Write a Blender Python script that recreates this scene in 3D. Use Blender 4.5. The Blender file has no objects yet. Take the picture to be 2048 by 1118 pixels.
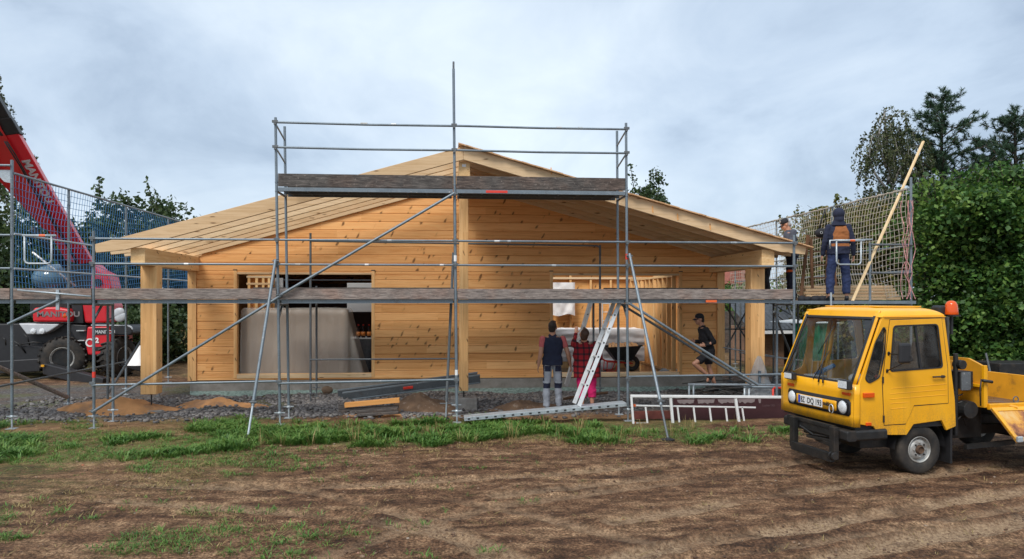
import bpy, bmesh, math, random
import numpy as np
from mathutils import Vector, Matrix, noise
R = math.radians
PI = math.pi
scene = bpy.context.scene
COL = scene.collection

# ------------------------------------------------------------------ camera
FPX = 1500.0                 # focal length in pixels of the 2048 px photograph
YAW = math.atan(127 / FPX)   # camera looks a little to the right of the facade normal
CAM_H = 2.2
HOR = 598.0
cam_d = bpy.data.cameras.new('camera')
cam = bpy.data.objects.new('camera', cam_d)
COL.objects.link(cam)
cam.location = (0, 0, CAM_H)
cam.rotation_euler = (R(90), 0, -YAW)
cam_d.sensor_width = 36.0
cam_d.lens = 36.0 * FPX / 2048
cam_d.shift_y = (HOR - 559) / 2048
cam_d.clip_start = 0.1
cam_d.clip_end = 2000
scene.camera = cam

# ------------------------------------------------------------------ overcast sky
SUN_EL, SUN_AZ = 52, 215     # direction towards the sun, azimuth clockwise from +Y
world = bpy.data.worlds.new('World')
scene.world = world
world.use_nodes = True
nt = world.node_tree
nt.nodes.clear()
wo = nt.nodes.new('ShaderNodeOutputWorld')
bg = nt.nodes.new('ShaderNodeBackground')
sky = nt.nodes.new('ShaderNodeTexSky')
sky.sky_type = 'NISHITA'
sky.sun_disc = False
sky.sun_elevation = R(SUN_EL)
sky.sun_rotation = R(SUN_AZ)
sky.air_density = 1.0
sky.dust_density = 2.0
tc = nt.nodes.new('ShaderNodeTexCoord')
sep = nt.nodes.new('ShaderNodeSeparateXYZ')
nt.links.new(tc.outputs['Generated'], sep.inputs[0])
# project the view direction onto a flat cloud layer: clouds get longer and thinner near the horizon
zc = nt.nodes.new('ShaderNodeMath'); zc.operation = 'ADD'; zc.inputs[1].default_value = 0.34
zm = nt.nodes.new('ShaderNodeMath'); zm.operation = 'MAXIMUM'; zm.inputs[1].default_value = 0.0
nt.links.new(sep.outputs['Z'], zm.inputs[0]); nt.links.new(zm.outputs[0], zc.inputs[0])
dv = nt.nodes.new('ShaderNodeVectorMath'); dv.operation = 'DIVIDE'
cz = nt.nodes.new('ShaderNodeCombineXYZ')
for i in range(3): nt.links.new(zc.outputs[0], cz.inputs[i])
nt.links.new(tc.outputs['Generated'], dv.inputs[0]); nt.links.new(cz.outputs[0], dv.inputs[1])
n1 = nt.nodes.new('ShaderNodeTexNoise'); n1.inputs['Scale'].default_value = 1.05
n1.inputs['Detail'].default_value = 7; n1.inputs['Roughness'].default_value = 0.52
n1.inputs['Distortion'].default_value = 0.25
mp = nt.nodes.new('ShaderNodeMapping'); mp.inputs['Location'].default_value = (3.1, 0.4, 1.7)
mp.inputs['Scale'].default_value = (1.0, 0.75, 1.0)
nt.links.new(dv.outputs[0], mp.inputs[0]); nt.links.new(mp.outputs[0], n1.inputs['Vector'])
cr = nt.nodes.new('ShaderNodeValToRGB')
e = cr.color_ramp.elements
e[0].position = 0.34; e[0].color = (1.32, 1.68, 2.20, 1)
e[1].position = 0.62; e[1].color = (3.35, 3.75, 4.10, 1)
m_ = cr.color_ramp.elements.new(0.45); m_.color = (2.22, 2.66, 3.20, 1)
n2 = nt.nodes.new('ShaderNodeTexNoise'); n2.inputs['Scale'].default_value = 2.3; n2.inputs['Detail'].default_value = 8; n2.inputs['Roughness'].default_value = 0.58; n2.inputs['Distortion'].default_value = 0.5
nt.links.new(mp.outputs[0], n2.inputs['Vector'])
nm = nt.nodes.new('ShaderNodeMix'); nm.data_type = 'FLOAT'; nm.inputs[0].default_value = 0.36
nt.links.new(n1.outputs['Fac'], nm.inputs[2]); nt.links.new(n2.outputs['Fac'], nm.inputs[3]); nt.links.new(nm.outputs[0], cr.inputs['Fac'])
mixc = nt.nodes.new('ShaderNodeMix'); mixc.data_type = 'RGBA'
mixc.inputs[0].default_value = 0.9
nt.links.new(sky.outputs[0], mixc.inputs['A']); nt.links.new(cr.outputs[0], mixc.inputs['B'])
nt.links.new(mixc.outputs['Result'], bg.inputs['Color'])
bg.inputs['Strength'].default_value = 0.15
nt.links.new(bg.outputs[0], wo.inputs['Surface'])

sun_d = bpy.data.lights.new('sun', 'SUN')
sun_d.energy = 1.5
sun_d.angle = R(20)
sun_d.color = (1.0, 0.96, 0.9)
sun = bpy.data.objects.new('sun', sun_d)
COL.objects.link(sun)
_d = Vector((math.sin(R(SUN_AZ)) * math.cos(R(SUN_EL)), math.cos(R(SUN_AZ)) * math.cos(R(SUN_EL)), math.sin(R(SUN_EL))))
sun.rotation_euler = _d.to_track_quat('Z', 'Y').to_euler()
sun.location = (-10, -20, 30)

scene.view_settings.view_transform = 'Standard'
scene.view_settings.look = 'None'
scene.view_settings.exposure = 0.85
scene.view_settings.gamma = 1.0

# ------------------------------------------------------------------ measuring from the photograph
def ray(px, py):
    u = (px - 1024) / FPX; v = (HOR - py) / FPX
    return (math.sin(YAW) + u * math.cos(YAW), math.cos(YAW) - u * math.sin(YAW), v)
def U(px, py, Y):                      # world point seen at a photo pixel, on the plane y = Y
    d = ray(px, py); t = Y / d[1]
    return Vector((d[0] * t, Y, CAM_H + d[2] * t))
def G(px, py, z=0.0):                  # world point on the level z
    d = ray(px, py); t = (z - CAM_H) / d[2]
    return Vector((d[0] * t, d[1] * t, z))
def XP(X, px):                         # Y of a pixel column on the plane x = X
    d = ray(px, HOR); return X * d[1] / d[0]

# ------------------------------------------------------------------ mesh builder
OFF = {}
class MB:
    def __init__(s): s.v = []; s.f = []; s.m = []; s.mi = 0
    def add(s, vs, fs):
        n = len(s.v); s.v += [tuple(v) for v in vs]
        s.f += [tuple(i + n for i in f) for f in fs]; s.m += [s.mi] * len(fs)
    def box(s, x0, x1, y0, y1, z0, z1):
        s.add([(x0,y0,z0),(x1,y0,z0),(x1,y1,z0),(x0,y1,z0),(x0,y0,z1),(x1,y0,z1),(x1,y1,z1),(x0,y1,z1)],
              [(0,3,2,1),(4,5,6,7),(0,1,5,4),(1,2,6,5),(2,3,7,6),(3,0,4,7)]); return s
    def beam(s, p0, p1, w, h, up=(0,0,1), c=0.0):   # box from p0 to p1, w across, h along up; c = chamfer
        p0 = Vector(p0); p1 = Vector(p1); d = (p1-p0).normalized(); up = Vector(up)
        a = d.cross(up).normalized(); b = a.cross(d).normalized()
        if c > 0:
            pr = [(-w/2+c,-h/2),(w/2-c,-h/2),(w/2,-h/2+c),(w/2,h/2-c),(w/2-c,h/2),(-w/2+c,h/2),(-w/2,h/2-c),(-w/2,-h/2+c)]
        else: pr = [(-w/2,-h/2),(w/2,-h/2),(w/2,h/2),(-w/2,h/2)]
        n = len(pr); vs = [p0+a*q+b*r for q, r in pr]+[p1+a*q+b*r for q, r in pr]
        s.add(vs, [tuple(range(n))[::-1], tuple(range(n, 2*n))]+[(i,(i+1)%n,(i+1)%n+n,i+n) for i in range(n)]); return s
    def tube(s, pts, r, n=8, caps=True):
        pts = [Vector(p) for p in pts]; rs = r if isinstance(r, (list, tuple)) else [r]*len(pts)
        vs = []; prev = None
        for i, p in enumerate(pts):
            if i == 0: d = pts[1]-p
            elif i == len(pts)-1: d = p-pts[i-1]
            else: d = (pts[i+1]-p).normalized()+(p-pts[i-1]).normalized()
            d = d.normalized() if d.length > 1e-9 else Vector((0,0,1))
            if prev is None:
                q = Vector((0,0,1)) if abs(d.z) < 0.9 else Vector((1,0,0))
                a = d.cross(q).normalized()
            else: a = (prev-d*prev.dot(d)).normalized()
            prev = a; b = d.cross(a)
            for k in range(n):
                t = 2*PI*k/n; vs.append(p+(a*math.cos(t)+b*math.sin(t))*rs[i])
        fs = []
        for i in range(len(pts)-1):
            for k in range(n): fs.append((i*n+k, i*n+(k+1)%n, (i+1)*n+(k+1)%n, (i+1)*n+k))
        if caps: fs += [tuple(range(n))[::-1], tuple(range((len(pts)-1)*n, len(pts)*n))]
        s.add(vs, fs); return s
    def prism(s, poly, origin, ax, ay, az):          # polygon in (ax, ay), extruded by vector az
        o = Vector(origin); ax = Vector(ax); ay = Vector(ay); az = Vector(az); n = len(poly)
        vs = [o+ax*p+ay*q for p, q in poly]+[o+ax*p+ay*q+az for p, q in poly]
        s.add(vs, [tuple(range(n))[::-1], tuple(range(n, 2*n))]+[(i,(i+1)%n,(i+1)%n+n,i+n) for i in range(n)]); return s
    def lathe(s, prof, origin, axis, n=24, closed=False):        # prof: (radius, along axis)
        o = Vector(origin); ax = Vector(axis).normalized()
        q = Vector((0,0,1)) if abs(ax.z) < 0.9 else Vector((1,0,0))
        a = ax.cross(q).normalized(); b = ax.cross(a); vs = []
        for r_, h in prof:
            for k in range(n):
                t = 2*PI*k/n; vs.append(o+ax*h+(a*math.cos(t)+b*math.sin(t))*r_)
        fs = []; m = len(prof)
        for i in range(m if closed else m-1):
            j = (i+1) % m
            for k in range(n): fs.append((i*n+k, i*n+(k+1)%n, j*n+(k+1)%n, j*n+k))
        if not closed:
            if prof[0][0] > 1e-6: fs.append(tuple(range(n))[::-1])
            if prof[-1][0] > 1e-6: fs.append(tuple(range((m-1)*n, m*n)))
        s.add(vs, fs); return s
    def ell(s, c, rx, ry, rz, n=12, m=8, rot=None):
        vs = []; c = Vector(c)
        for i in range(m+1):
            ph = PI*i/m
            for k in range(n):
                t = 2*PI*k/n; p = Vector((rx*math.sin(ph)*math.cos(t), ry*math.sin(ph)*math.sin(t), rz*math.cos(ph)))
                if rot: p = rot @ p
                vs.append(c+p)
        fs = [(i*n+k, (i+1)*n+k, (i+1)*n+(k+1)%n, i*n+(k+1)%n) for i in range(m) for k in range(n)]
        s.add(vs, fs); return s
    def grid(s, fn, nu, nv):
        vs = [fn(i/nu, j/nv) for j in range(nv+1) for i in range(nu+1)]
        s.add(vs, [(j*(nu+1)+i, j*(nu+1)+i+1, (j+1)*(nu+1)+i+1, (j+1)*(nu+1)+i) for j in range(nv) for i in range(nu)]); return s
    def build(s, name, mats, parent=None, smooth=False, bevel=0, solid=0, local=False):
        me = bpy.data.meshes.new(name)
        o = bpy.data.objects.new(name, me)
        off = Vector((0,0,0))
        if parent is not None and not local: off = OFF.get(parent.name, Vector((0,0,0)))
        if parent is None and s.v and not local:      # origin at the base of the thing
            a = np.array(s.v); off = Vector(((a[:,0].min()+a[:,0].max())/2, (a[:,1].min()+a[:,1].max())/2, a[:,2].min()))
            o.location = off
        me.from_pydata([(v[0]-off[0], v[1]-off[1], v[2]-off[2]) for v in s.v], [], s.f)
        if not isinstance(mats, (list, tuple)): mats = [mats]
        for m in mats: me.materials.append(m)
        me.polygons.foreach_set('material_index', s.m)
        bm = bmesh.new(); bm.from_mesh(me)
        if len(bm.faces) < 60000: bmesh.ops.recalc_face_normals(bm, faces=bm.faces)
        bm.to_mesh(me); bm.free()
        if smooth is True:
            me.polygons.foreach_set('use_smooth', [True]*len(me.polygons))
        elif smooth:
            me.polygons.foreach_set('use_smooth', [True]*len(me.polygons))
            try: me.set_sharp_from_angle(angle=R(smooth))
            except Exception: pass
        COL.objects.link(o); o.parent = parent; OFF[o.name] = off.copy()
        if solid:
            md = o.modifiers.new('thick', 'SOLIDIFY'); md.thickness = solid; md.offset = 0
        if bevel:
            md = o.modifiers.new('bevel', 'BEVEL'); md.width = bevel; md.segments = 2; md.limit_method = 'ANGLE'; md.angle_limit = R(40)
        return o

def tag(o, label=None, cat=None, group=None, kind=None):
    if label: o['label'] = label
    if cat: o['category'] = cat
    if group: o['group'] = group
    if kind: o['kind'] = kind
    return o
def thing(name, label, cat, loc=(0,0,0), group=None, rz=0, local=False):
    o = bpy.data.objects.new(name, None); COL.objects.link(o)
    o.location = loc; o.rotation_euler = (0,0,rz); o.empty_display_size = 0.2
    OFF[o.name] = Vector((0,0,0)) if local else Vector(loc)
    return tag(o, label, cat, group)
def copy_tree(o, parent=None):
    c = o.copy(); COL.objects.link(c); c.parent = parent
    for ch in list(o.children): copy_tree(ch, c)
    return c
def fast_mesh(name, V, F, mat, parent=None, loc=(0,0,0), smooth=False, attr=None):
    """V (n,3) array, F (m,k) array of equal sized faces"""
    me = bpy.data.meshes.new(name)
    V = np.asarray(V, dtype=np.float32)-np.array(loc, dtype=np.float32); F = np.asarray(F, dtype=np.int32)
    me.vertices.add(len(V)); me.vertices.foreach_set('co', V.ravel())
    k = F.shape[1]
    me.loops.add(F.size); me.loops.foreach_set('vertex_index', F.ravel())
    me.polygons.add(len(F)); me.polygons.foreach_set('loop_start', np.arange(0, F.size, k, dtype=np.int32))
    me.polygons.foreach_set('loop_total', np.full(len(F), k, dtype=np.int32))
    if smooth: me.polygons.foreach_set('use_smooth', np.ones(len(F), dtype=bool))
    me.update(calc_edges=True)
    for m in (mat if isinstance(mat, (list, tuple)) else [mat]): me.materials.append(m)
    if attr:
        for an, arr in attr.items():
            at = me.attributes.new(an, 'FLOAT', 'POINT'); at.data.foreach_set('value', np.asarray(arr, dtype=np.float32))
    o = bpy.data.objects.new(name, me); COL.objects.link(o)
    if parent is None: o.location = loc
    else: o.parent = parent
    return o
_tmp_scene = None
def evaluated_mesh(o):
    """mesh of an object with its modifiers applied, evaluated alone in a scratch scene"""
    s_ = bpy.data.scenes.new('scratch'); s_.collection.objects.link(o)
    vl = s_.view_layers[0]; vl.update(); dg = vl.depsgraph
    me = bpy.data.meshes.new_from_object(o.evaluated_get(dg), depsgraph=dg)
    s_.collection.objects.unlink(o); bpy.data.scenes.remove(s_); return me
FONT = None
def text_mesh(name, s, size, mat, origin, right, up, parent=None, depth=0.002, align='LEFT', sx=1.0, bold=0.0, local=False, shear=0):
    cu = bpy.data.curves.new(name, 'FONT'); cu.body = s; cu.size = size; cu.extrude = depth; cu.align_x = align; cu.offset = bold; cu.shear = shear
    cu.resolution_u = 3
    tmp = bpy.data.objects.new(name+'_tmp', cu)
    me = evaluated_mesh(tmp)
    right = Vector(right).normalized(); up = Vector(up).normalized(); nrm = right.cross(up)
    o0 = Vector(origin)
    mb = MB()
    vs = [o0+right*(v.co.x*sx)+up*v.co.y+nrm*v.co.z for v in me.vertices]
    mb.add(vs, [tuple(p.vertices) for p in me.polygons])
    bpy.data.objects.remove(tmp); bpy.data.meshes.remove(me); bpy.data.curves.remove(cu)
    return mb.build(name, mat, parent, local=local)
# ------------------------------------------------------------------ materials
class NT:
    def __init__(s, name):
        s.m = bpy.data.materials.new(name); s.m.use_nodes = True; s.t = s.m.node_tree; s.t.nodes.clear()
        s.o = s.n('ShaderNodeOutputMaterial'); s.b = s.n('ShaderNodeBsdfPrincipled'); s.l(s.b.outputs[0], s.o.inputs[0])
    def n(s, t, **kw):
        x = s.t.nodes.new(t)
        for k, v in kw.items(): setattr(x, k, v)
        return x
    def l(s, a, b): s.t.links.new(a, b)
    def set(s, **kw):
        for k, v in kw.items():
            i = s.b.inputs[k.replace('_', ' ')]
            if isinstance(v, bpy.types.NodeSocket): s.l(v, i)
            elif isinstance(v, (tuple, list)) and len(v) == 3 and i.type == 'RGBA': i.default_value = (*v, 1)
            else: i.default_value = v
    def co(s, kind='Object', scale=(1,1,1), loc=(0,0,0), rot=(0,0,0)):
        tc = s.n('ShaderNodeTexCoord'); mp = s.n('ShaderNodeMapping')
        mp.inputs['Scale'].default_value = scale; mp.inputs['Location'].default_value = loc; mp.inputs['Rotation'].default_value = rot
        s.l(tc.outputs[kind], mp.inputs[0]); return mp.outputs[0]
    def noise(s, vec, scale, detail=4, rough=0.55, dist=0.0):
        x = s.n('ShaderNodeTexNoise'); x.inputs['Scale'].default_value = scale; x.inputs['Detail'].default_value = detail
        x.inputs['Roughness'].default_value = rough; x.inputs['Distortion'].default_value = dist
        if vec is not None: s.l(vec, x.inputs['Vector'])
        return x.outputs['Fac']
    def voro(s, vec, scale, feature='F1', rnd=1.0):
        x = s.n('ShaderNodeTexVoronoi', feature=feature); x.inputs['Scale'].default_value = scale; x.inputs['Randomness'].default_value = rnd
        if vec is not None: s.l(vec, x.inputs['Vector'])
        return x
    def ramp(s, fac, stops):
        x = s.n('ShaderNodeValToRGB'); el = x.color_ramp.elements
        while len(el) < len(stops): el.new(0.5)
        for q, (p, c) in zip(el, stops):
            q.position = p; q.color = (*c, 1) if isinstance(c, (tuple, list)) else (c, c, c, 1)
        s.l(fac, x.inputs[0]); return x.outputs[0]
    def mix(s, f, a, b, mode='MIX'):
        x = s.n('ShaderNodeMix', data_type='RGBA', blend_type=mode)
        for sock, v in ((x.inputs[0], f), (x.inputs['A'], a), (x.inputs['B'], b)):
            if isinstance(v, bpy.types.NodeSocket): s.l(v, sock)
            elif isinstance(v, (tuple, list)): sock.default_value = (*v, 1)
            else: sock.default_value = v
        return x.outputs['Result']
    def math(s, op, a, b=0.0, clamp=False):
        x = s.n('ShaderNodeMath', operation=op); x.use_clamp = clamp
        for i, v in enumerate((a, b)):
            if isinstance(v, bpy.types.NodeSocket): s.l(v, x.inputs[i])
            else: x.inputs[i].default_value = v
        return x.outputs[0]
    def bump(s, h, strength=0.3, dist=0.01):
        x = s.n('ShaderNodeBump'); x.inputs['Strength'].default_value = strength; x.inputs['Distance'].default_value = dist
        s.l(h, x.inputs['Height']); s.l(x.outputs[0], s.b.inputs['Normal'])
    def geo(s, out='Position'): return s.n('ShaderNodeNewGeometry').outputs[out]
    def sepx(s, v):
        x = s.n('ShaderNodeSeparateXYZ'); s.l(v, x.inputs[0]); return x.outputs
    def comb(s, x=0, y=0, z=0):
        c = s.n('ShaderNodeCombineXYZ')
        for i, v in enumerate((x, y, z)):
            if isinstance(v, bpy.types.NodeSocket): s.l(v, c.inputs[i])
            else: c.inputs[i].default_value = v
        return c.outputs[0]
    def wn(s, v, dim='3D'):
        x = s.n('ShaderNodeTexWhiteNoise', noise_dimensions=dim)
        s.l(v, x.inputs['W' if dim == '1D' else 'Vector']); return x.outputs

def simple(name, col, rough=0.6, metal=0.0, var=0.12, vs=6.0, bump=0.0, bs=60.0, spec=None, coat=0.0, dirt=None, ds=3.0, dth=(0.55,0.7)):
    t = NT(name); v = t.co('Object')
    n = t.noise(v, vs, 5)
    lo = tuple(c*(1-var) for c in col); hi = tuple(min(1, c*(1+var)) for c in col)
    c = t.ramp(n, [(0.3, lo), (0.7, hi)])
    if dirt:
        dn = t.noise(t.co('Object', loc=(5,2,9)), ds, 8, 0.65)
        c = t.mix(t.ramp(dn, [(dth[0], 0.0), (dth[1], 1.0)]), c, dirt)
    t.set(Base_Color=c, Roughness=rough, Metallic=metal)
    if spec is not None: t.b.inputs['Specular IOR Level'].default_value = spec
    if coat: t.b.inputs['Coat Weight'].default_value = coat; t.b.inputs['Coat Roughness'].default_value = 0.08
    if bump: t.bump(t.noise(v, bs, 4), bump, 0.01)
    return t.m

M = {}
def wood(name, base, dark, knot=(0.16,0.07,0.025), axis=0, row=0.19, knots=1.0, rough=0.6, plank_len=3.2, rowaxis=2, var=1.0, knotscale=(7.5,0,3.0)):
    """Planked or solid timber. axis = grain direction, rowaxis = stacking direction of boards (None: a solid piece)."""
    t = NT(name); v = t.co('Object'); s = t.sepx(v)
    L = s[axis]
    others = [i for i in range(3) if i != axis]
    if rowaxis is not None:
        z = s[rowaxis]; oth = [i for i in others if i != rowaxis][0]
        rowid = t.math('FLOOR', t.math('DIVIDE', z, row))
        rnd = t.wn(rowid, '1D')['Value']
        seg = t.math('FLOOR', t.math('DIVIDE', t.math('ADD', L, t.math('MULTIPLY', rnd, 7.3)), plank_len))
        pid = t.wn(t.comb(rowid, seg, 0.0), '3D')['Value']
    else:
        z = s[others[0]]; oth = others[1]
        pid = t.wn(t.n('ShaderNodeObjectInfo').outputs['Random'], '1D')['Value']
    sh = t.math('MULTIPLY', pid, 37.0)
    vec = t.comb(t.math('ADD', t.math('MULTIPLY', L, 1.0), sh), t.math('MULTIPLY', z, 1.0), s[oth])
    # grain: long streaks
    x = t.n('ShaderNodeMapping'); x.inputs['Scale'].default_value = (0.9, 16, 16); t.l(vec, x.inputs[0])
    g = t.noise(x.outputs[0], 1.6, 6, 0.6, 0.6)
    x2 = t.n('ShaderNodeMapping'); x2.inputs['Scale'].default_value = (2.5, 90, 90); t.l(vec, x2.inputs[0])
    g2 = t.noise(x2.outputs[0], 1.5, 3, 0.6)
    c = t.ramp(g, [(0.28, dark), (0.52, base), (0.8, tuple(min(1, b*1.12) for b in base))])
    c = t.mix(t.math('MULTIPLY', t.ramp(g2, [(0.45, 0.0), (0.75, 1.0)]), 0.25), c, dark)
    # per board tone
    tone = t.ramp(pid, [(0.0, (0.78, 0.68, 0.58)), (0.25, (1.0, 0.98, 0.95)), (0.5, (0.92, 0.84, 0.76)), (0.75, (1.05, 1.05, 1.06)), (1.0, (1.14, 1.16, 1.18))])
    c = t.mix(var, c, t.mix(1.0, c, tone, 'MULTIPLY'))
    if knots:
        kr = t.n('ShaderNodeMapping'); kr.inputs['Rotation'].default_value = (0, 0, R(28 if rowaxis is not None else 0)); t.l(vec, kr.inputs[0])
        kv = t.n('ShaderNodeMapping'); kv.inputs['Scale'].default_value = (knotscale[0], knotscale[2], knotscale[2]); t.l(kr.outputs[0], kv.inputs[0])
        w = t.n('ShaderNodeVectorMath', operation='ADD')
        nn = t.n('ShaderNodeTexNoise'); nn.inputs['Scale'].default_value = 1.6; nn.inputs['Detail'].default_value = 2
        t.l(kv.outputs[0], nn.inputs['Vector'])
        sc = t.n('ShaderNodeVectorMath', operation='SCALE'); sc.inputs['Scale'].default_value = 0.5
        t.l(nn.outputs['Color'], sc.inputs[0]); t.l(kv.outputs[0], w.inputs[0]); t.l(sc.outputs[0], w.inputs[1])
        vo = t.voro(w.outputs[0], 1.0)
        # slanted spike knots: dark core, rusty halo
        core = t.ramp(vo.outputs['Distance'], [(0.0, 1.0), (0.13, 0.9), (0.22, 0.0)])
        halo = t.ramp(vo.outputs['Distance'], [(0.08, 0.8), (0.34, 0.0)])
        on = t.math('GREATER_THAN', t.sepx(vo.outputs['Color'])[0], 1-0.58*knots)
        c = t.mix(t.math('MULTIPLY', t.math('MULTIPLY', halo, on), 0.5), c, tuple(d*0.75 for d in dark))
        c = t.mix(t.math('MULTIPLY', t.math('MULTIPLY', core, on), 0.9), c, knot)
    t.set(Base_Color=c, Roughness=rough)
    t.b.inputs['Specular IOR Level'].default_value = 0.3
    t.bump(g2, 0.15, 0.004)
    return t.m

M['cladding'] = wood('pine_cladding', (0.92,0.50,0.20), (0.76,0.345,0.105), axis=0)
M['inner_clad'] = wood('pine_lining', (0.80,0.44,0.16), (0.60,0.27,0.07), axis=0)
M['beam_x'] = wood('glulam_x', (0.74,0.55,0.34), (0.60,0.41,0.22), axis=0, rowaxis=None, knots=0.6, knotscale=(3,0,14))
M['beam_y'] = wood('glulam_y', (0.80,0.54,0.27), (0.68,0.40,0.17), axis=1, rowaxis=2, row=0.04, plank_len=2.5, knots=0.5, var=0.5, knotscale=(3,0,14))
M['beam_z'] = wood('glulam_z', (0.86,0.52,0.23), (0.70,0.37,0.14), axis=2, rowaxis=0, row=0.105, plank_len=2.6, knots=0.5, var=0.9, knotscale=(3,0,14))
M['stud'] = wood('stud_wood', (0.86,0.56,0.26), (0.75,0.42,0.16), axis=2, rowaxis=None, knots=0.6, knotscale=(3,0,14))
M['board_x'] = wood('sheathing_x', (0.66,0.42,0.23), (0.5,0.28,0.14), axis=1, rowaxis=0, row=0.14)
M['lumber'] = wood('fresh_lumber', (0.82,0.42,0.14), (0.66,0.28,0.07), axis=0, rowaxis=None, knots=0.5, knotscale=(3,0,10))
def oldwood(name, a, b, c):
    t = NT(name); v = t.co('Object', scale=(1.2,9,9)); n = t.noise(v, 4.5, 9, 0.72, 0.6); n2 = t.noise(t.co('Object'), 2.0, 4); n3 = t.noise(t.co('Object', scale=(1,1,1), loc=(4,4,4)), 26, 6, 0.7)
    col = t.ramp(n, [(0.36, a), (0.5, b), (0.66, c)]); col = t.mix(t.ramp(n2, [(0.45, 0.0), (0.65, 0.6)]), col, t.mix(1.0, col, (1.15,0.85,0.72), 'MULTIPLY'))
    col = t.mix(t.ramp(n3, [(0.60, 0.0), (0.68, 0.55)]), col, (0.42,0.36,0.31))
    t.set(Base_Color=col, Roughness=0.85); t.bump(n, 0.5, 0.01); return t.m
M['oldplank'] = oldwood('weathered_plank', (0.10,0.082,0.073), (0.23,0.19,0.168), (0.37,0.315,0.28))
M['darkplank'] = oldwood('dark_plank', (0.035,0.03,0.028), (0.085,0.075,0.068), (0.17,0.15,0.135))
M['brownwood'] = wood('brown_ladder_wood', (0.17,0.09,0.05), (0.09,0.045,0.03), axis=2, rowaxis=None, knots=0.2, rough=0.8)
M['slat'] = wood('roof_batten', (0.62,0.45,0.28), (0.42,0.28,0.16), axis=0, rowaxis=2, row=0.03, knots=0.3, rough=0.8)

def galv(name, col, rough=0.42, spots=True):
    t = NT(name); v = t.co('Object')
    n = t.noise(v, 5, 6, 0.6); n2 = t.noise(v, 45, 3, 0.5)
    c = t.ramp(n, [(0.3, tuple(k*0.72 for k in col)), (0.7, tuple(k*1.15 for k in col))])
    c = t.mix(0.35, c, t.ramp(n2, [(0.3, tuple(k*0.55 for k in col)), (0.7, tuple(k*1.3 for k in col))]))
    if spots:
        s1 = t.noise(t.co('Object', loc=(3,3,3)), 14, 5, 0.7)
        c = t.mix(t.ramp(s1, [(0.64, 0.0), (0.70, 0.8)]), c, (0.5,0.5,0.48))
        s2 = t.noise(t.co('Object', loc=(9,1,3)), 4, 6, 0.7)
        c = t.mix(t.ramp(s2, [(0.6, 0.0), (0.75, 0.6)]), c, (0.11,0.075,0.055))
    t.set(Base_Color=c, Roughness=t.ramp(n, [(0.3, rough*0.85), (0.7, min(1, rough*1.3))]), Metallic=0.35)
    return t.m
M['steel'] = galv('galvanised_steel', (0.20,0.24,0.27))
M['steel_dark'] = galv('dirty_steel', (0.15,0.165,0.175), 0.6)
M['steel_light'] = galv('bright_steel', (0.45,0.50,0.53), 0.4)
M['alu'] = simple('aluminium', (0.66,0.67,0.67), 0.4, 0.35, 0.12, 8, dirt=(0.25,0.24,0.22), ds=9, dth=(0.6,0.8))
M['whitepaint'] = simple('white_paint', (0.80,0.80,0.79), 0.5, 0, 0.05, 8, dirt=(0.42,0.38,0.34), ds=11, dth=(0.62,0.8))
M['black'] = simple('black_plastic', (0.018,0.018,0.02), 0.5, 0, 0.2, 8)
M['blackmetal'] = simple('black_dusty_metal', (0.016,0.016,0.016), 0.5, 0.1, 0.35, 12, bump=0.3, bs=40, dirt=(0.055,0.04,0.028), ds=7, dth=(0.5,0.8))
def truck_paint():
    t = NT('yellow_lacquer'); v = t.co('Object'); z = t.sepx(v)[2]; n = t.noise(v, 2.5, 5)
    c = t.ramp(n, [(0.3, (0.84,0.385,0.006)), (0.7, (0.93,0.455,0.010))])
    # dried mud spray thrown up from the wheels, fading out upwards, plus streaks
    sp = t.noise(v, 60, 4, 0.75); m2 = t.noise(t.co('Object', scale=(3,3,1)), 2.2, 7, 0.7)
    h = t.ramp(z, [(0.45, 1.0), (0.95, 0.0)])
    f = t.math('MULTIPLY', h, t.ramp(t.math('ADD', t.math('MULTIPLY', sp, 0.5), t.math('MULTIPLY', m2, 0.5)), [(0.44, 0.0), (0.60, 0.75)]))
    st = t.ramp(t.noise(t.co('Object', scale=(9,9,0.7)), 2.0, 6, 0.65), [(0.56, 0.0), (0.80, 0.28)])
    c = t.mix(st, c, (0.42,0.21,0.03)); c = t.mix(f, c, (0.20,0.125,0.06))
    t.set(Base_Color=c, Roughness=t.ramp(n, [(0.3, 0.28), (0.7, 0.42)])); t.b.inputs['Coat Weight'].default_value = 0.3; t.b.inputs['Coat Roughness'].default_value = 0.1
    t.bump(t.noise(v, 1.6, 3), 0.10, 0.03); return t.m
M['yellow'] = truck_paint()
M['yellow_old'] = simple('yellow_worn_lacquer', (0.72,0.33,0.018), 0.5, 0, 0.12, 4, dirt=(0.22,0.10,0.03), ds=5, dth=(0.55,0.75))
t = NT('rusty_yellow'); v = t.co('Object')
n = t.noise(v, 3.5, 8, 0.62, 0.5); c = t.ramp(n, [(0.40, (0.10,0.035,0.02)), (0.48, (0.33,0.13,0.05)), (0.55, (0.62,0.30,0.05)), (0.68, (0.66,0.42,0.16))])
t.set(Base_Color=c, Roughness=0.75); t.bump(n, 0.4, 0.01); M['rusty'] = t.m
M['red'] = simple('red_lacquer', (0.62,0.012,0.022), 0.35, 0, 0.08, 3, coat=0.2, dirt=(0.30,0.03,0.03), ds=4, dth=(0.6,0.85))
M['red_dull'] = simple('red_tape', (0.75,0.05,0.03), 0.5)
M['orange'] = simple('orange_plastic', (0.80,0.14,0.03), 0.5)
M['grille_white'] = simple('light_grey_hood', (0.52,0.54,0.56), 0.4, 0, 0.1, 5)
M['pvc_white'] = simple('white_letters', (0.78,0.76,0.74), 0.5)
M['letter_black'] = simple('black_letters', (0.02,0.02,0.02), 0.5)
M['letter_grey'] = simple('grey_letters', (0.2,0.17,0.17), 0.5)
M['blue'] = simple('blue_plate_band', (0.01,0.06,0.5), 0.4)
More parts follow.
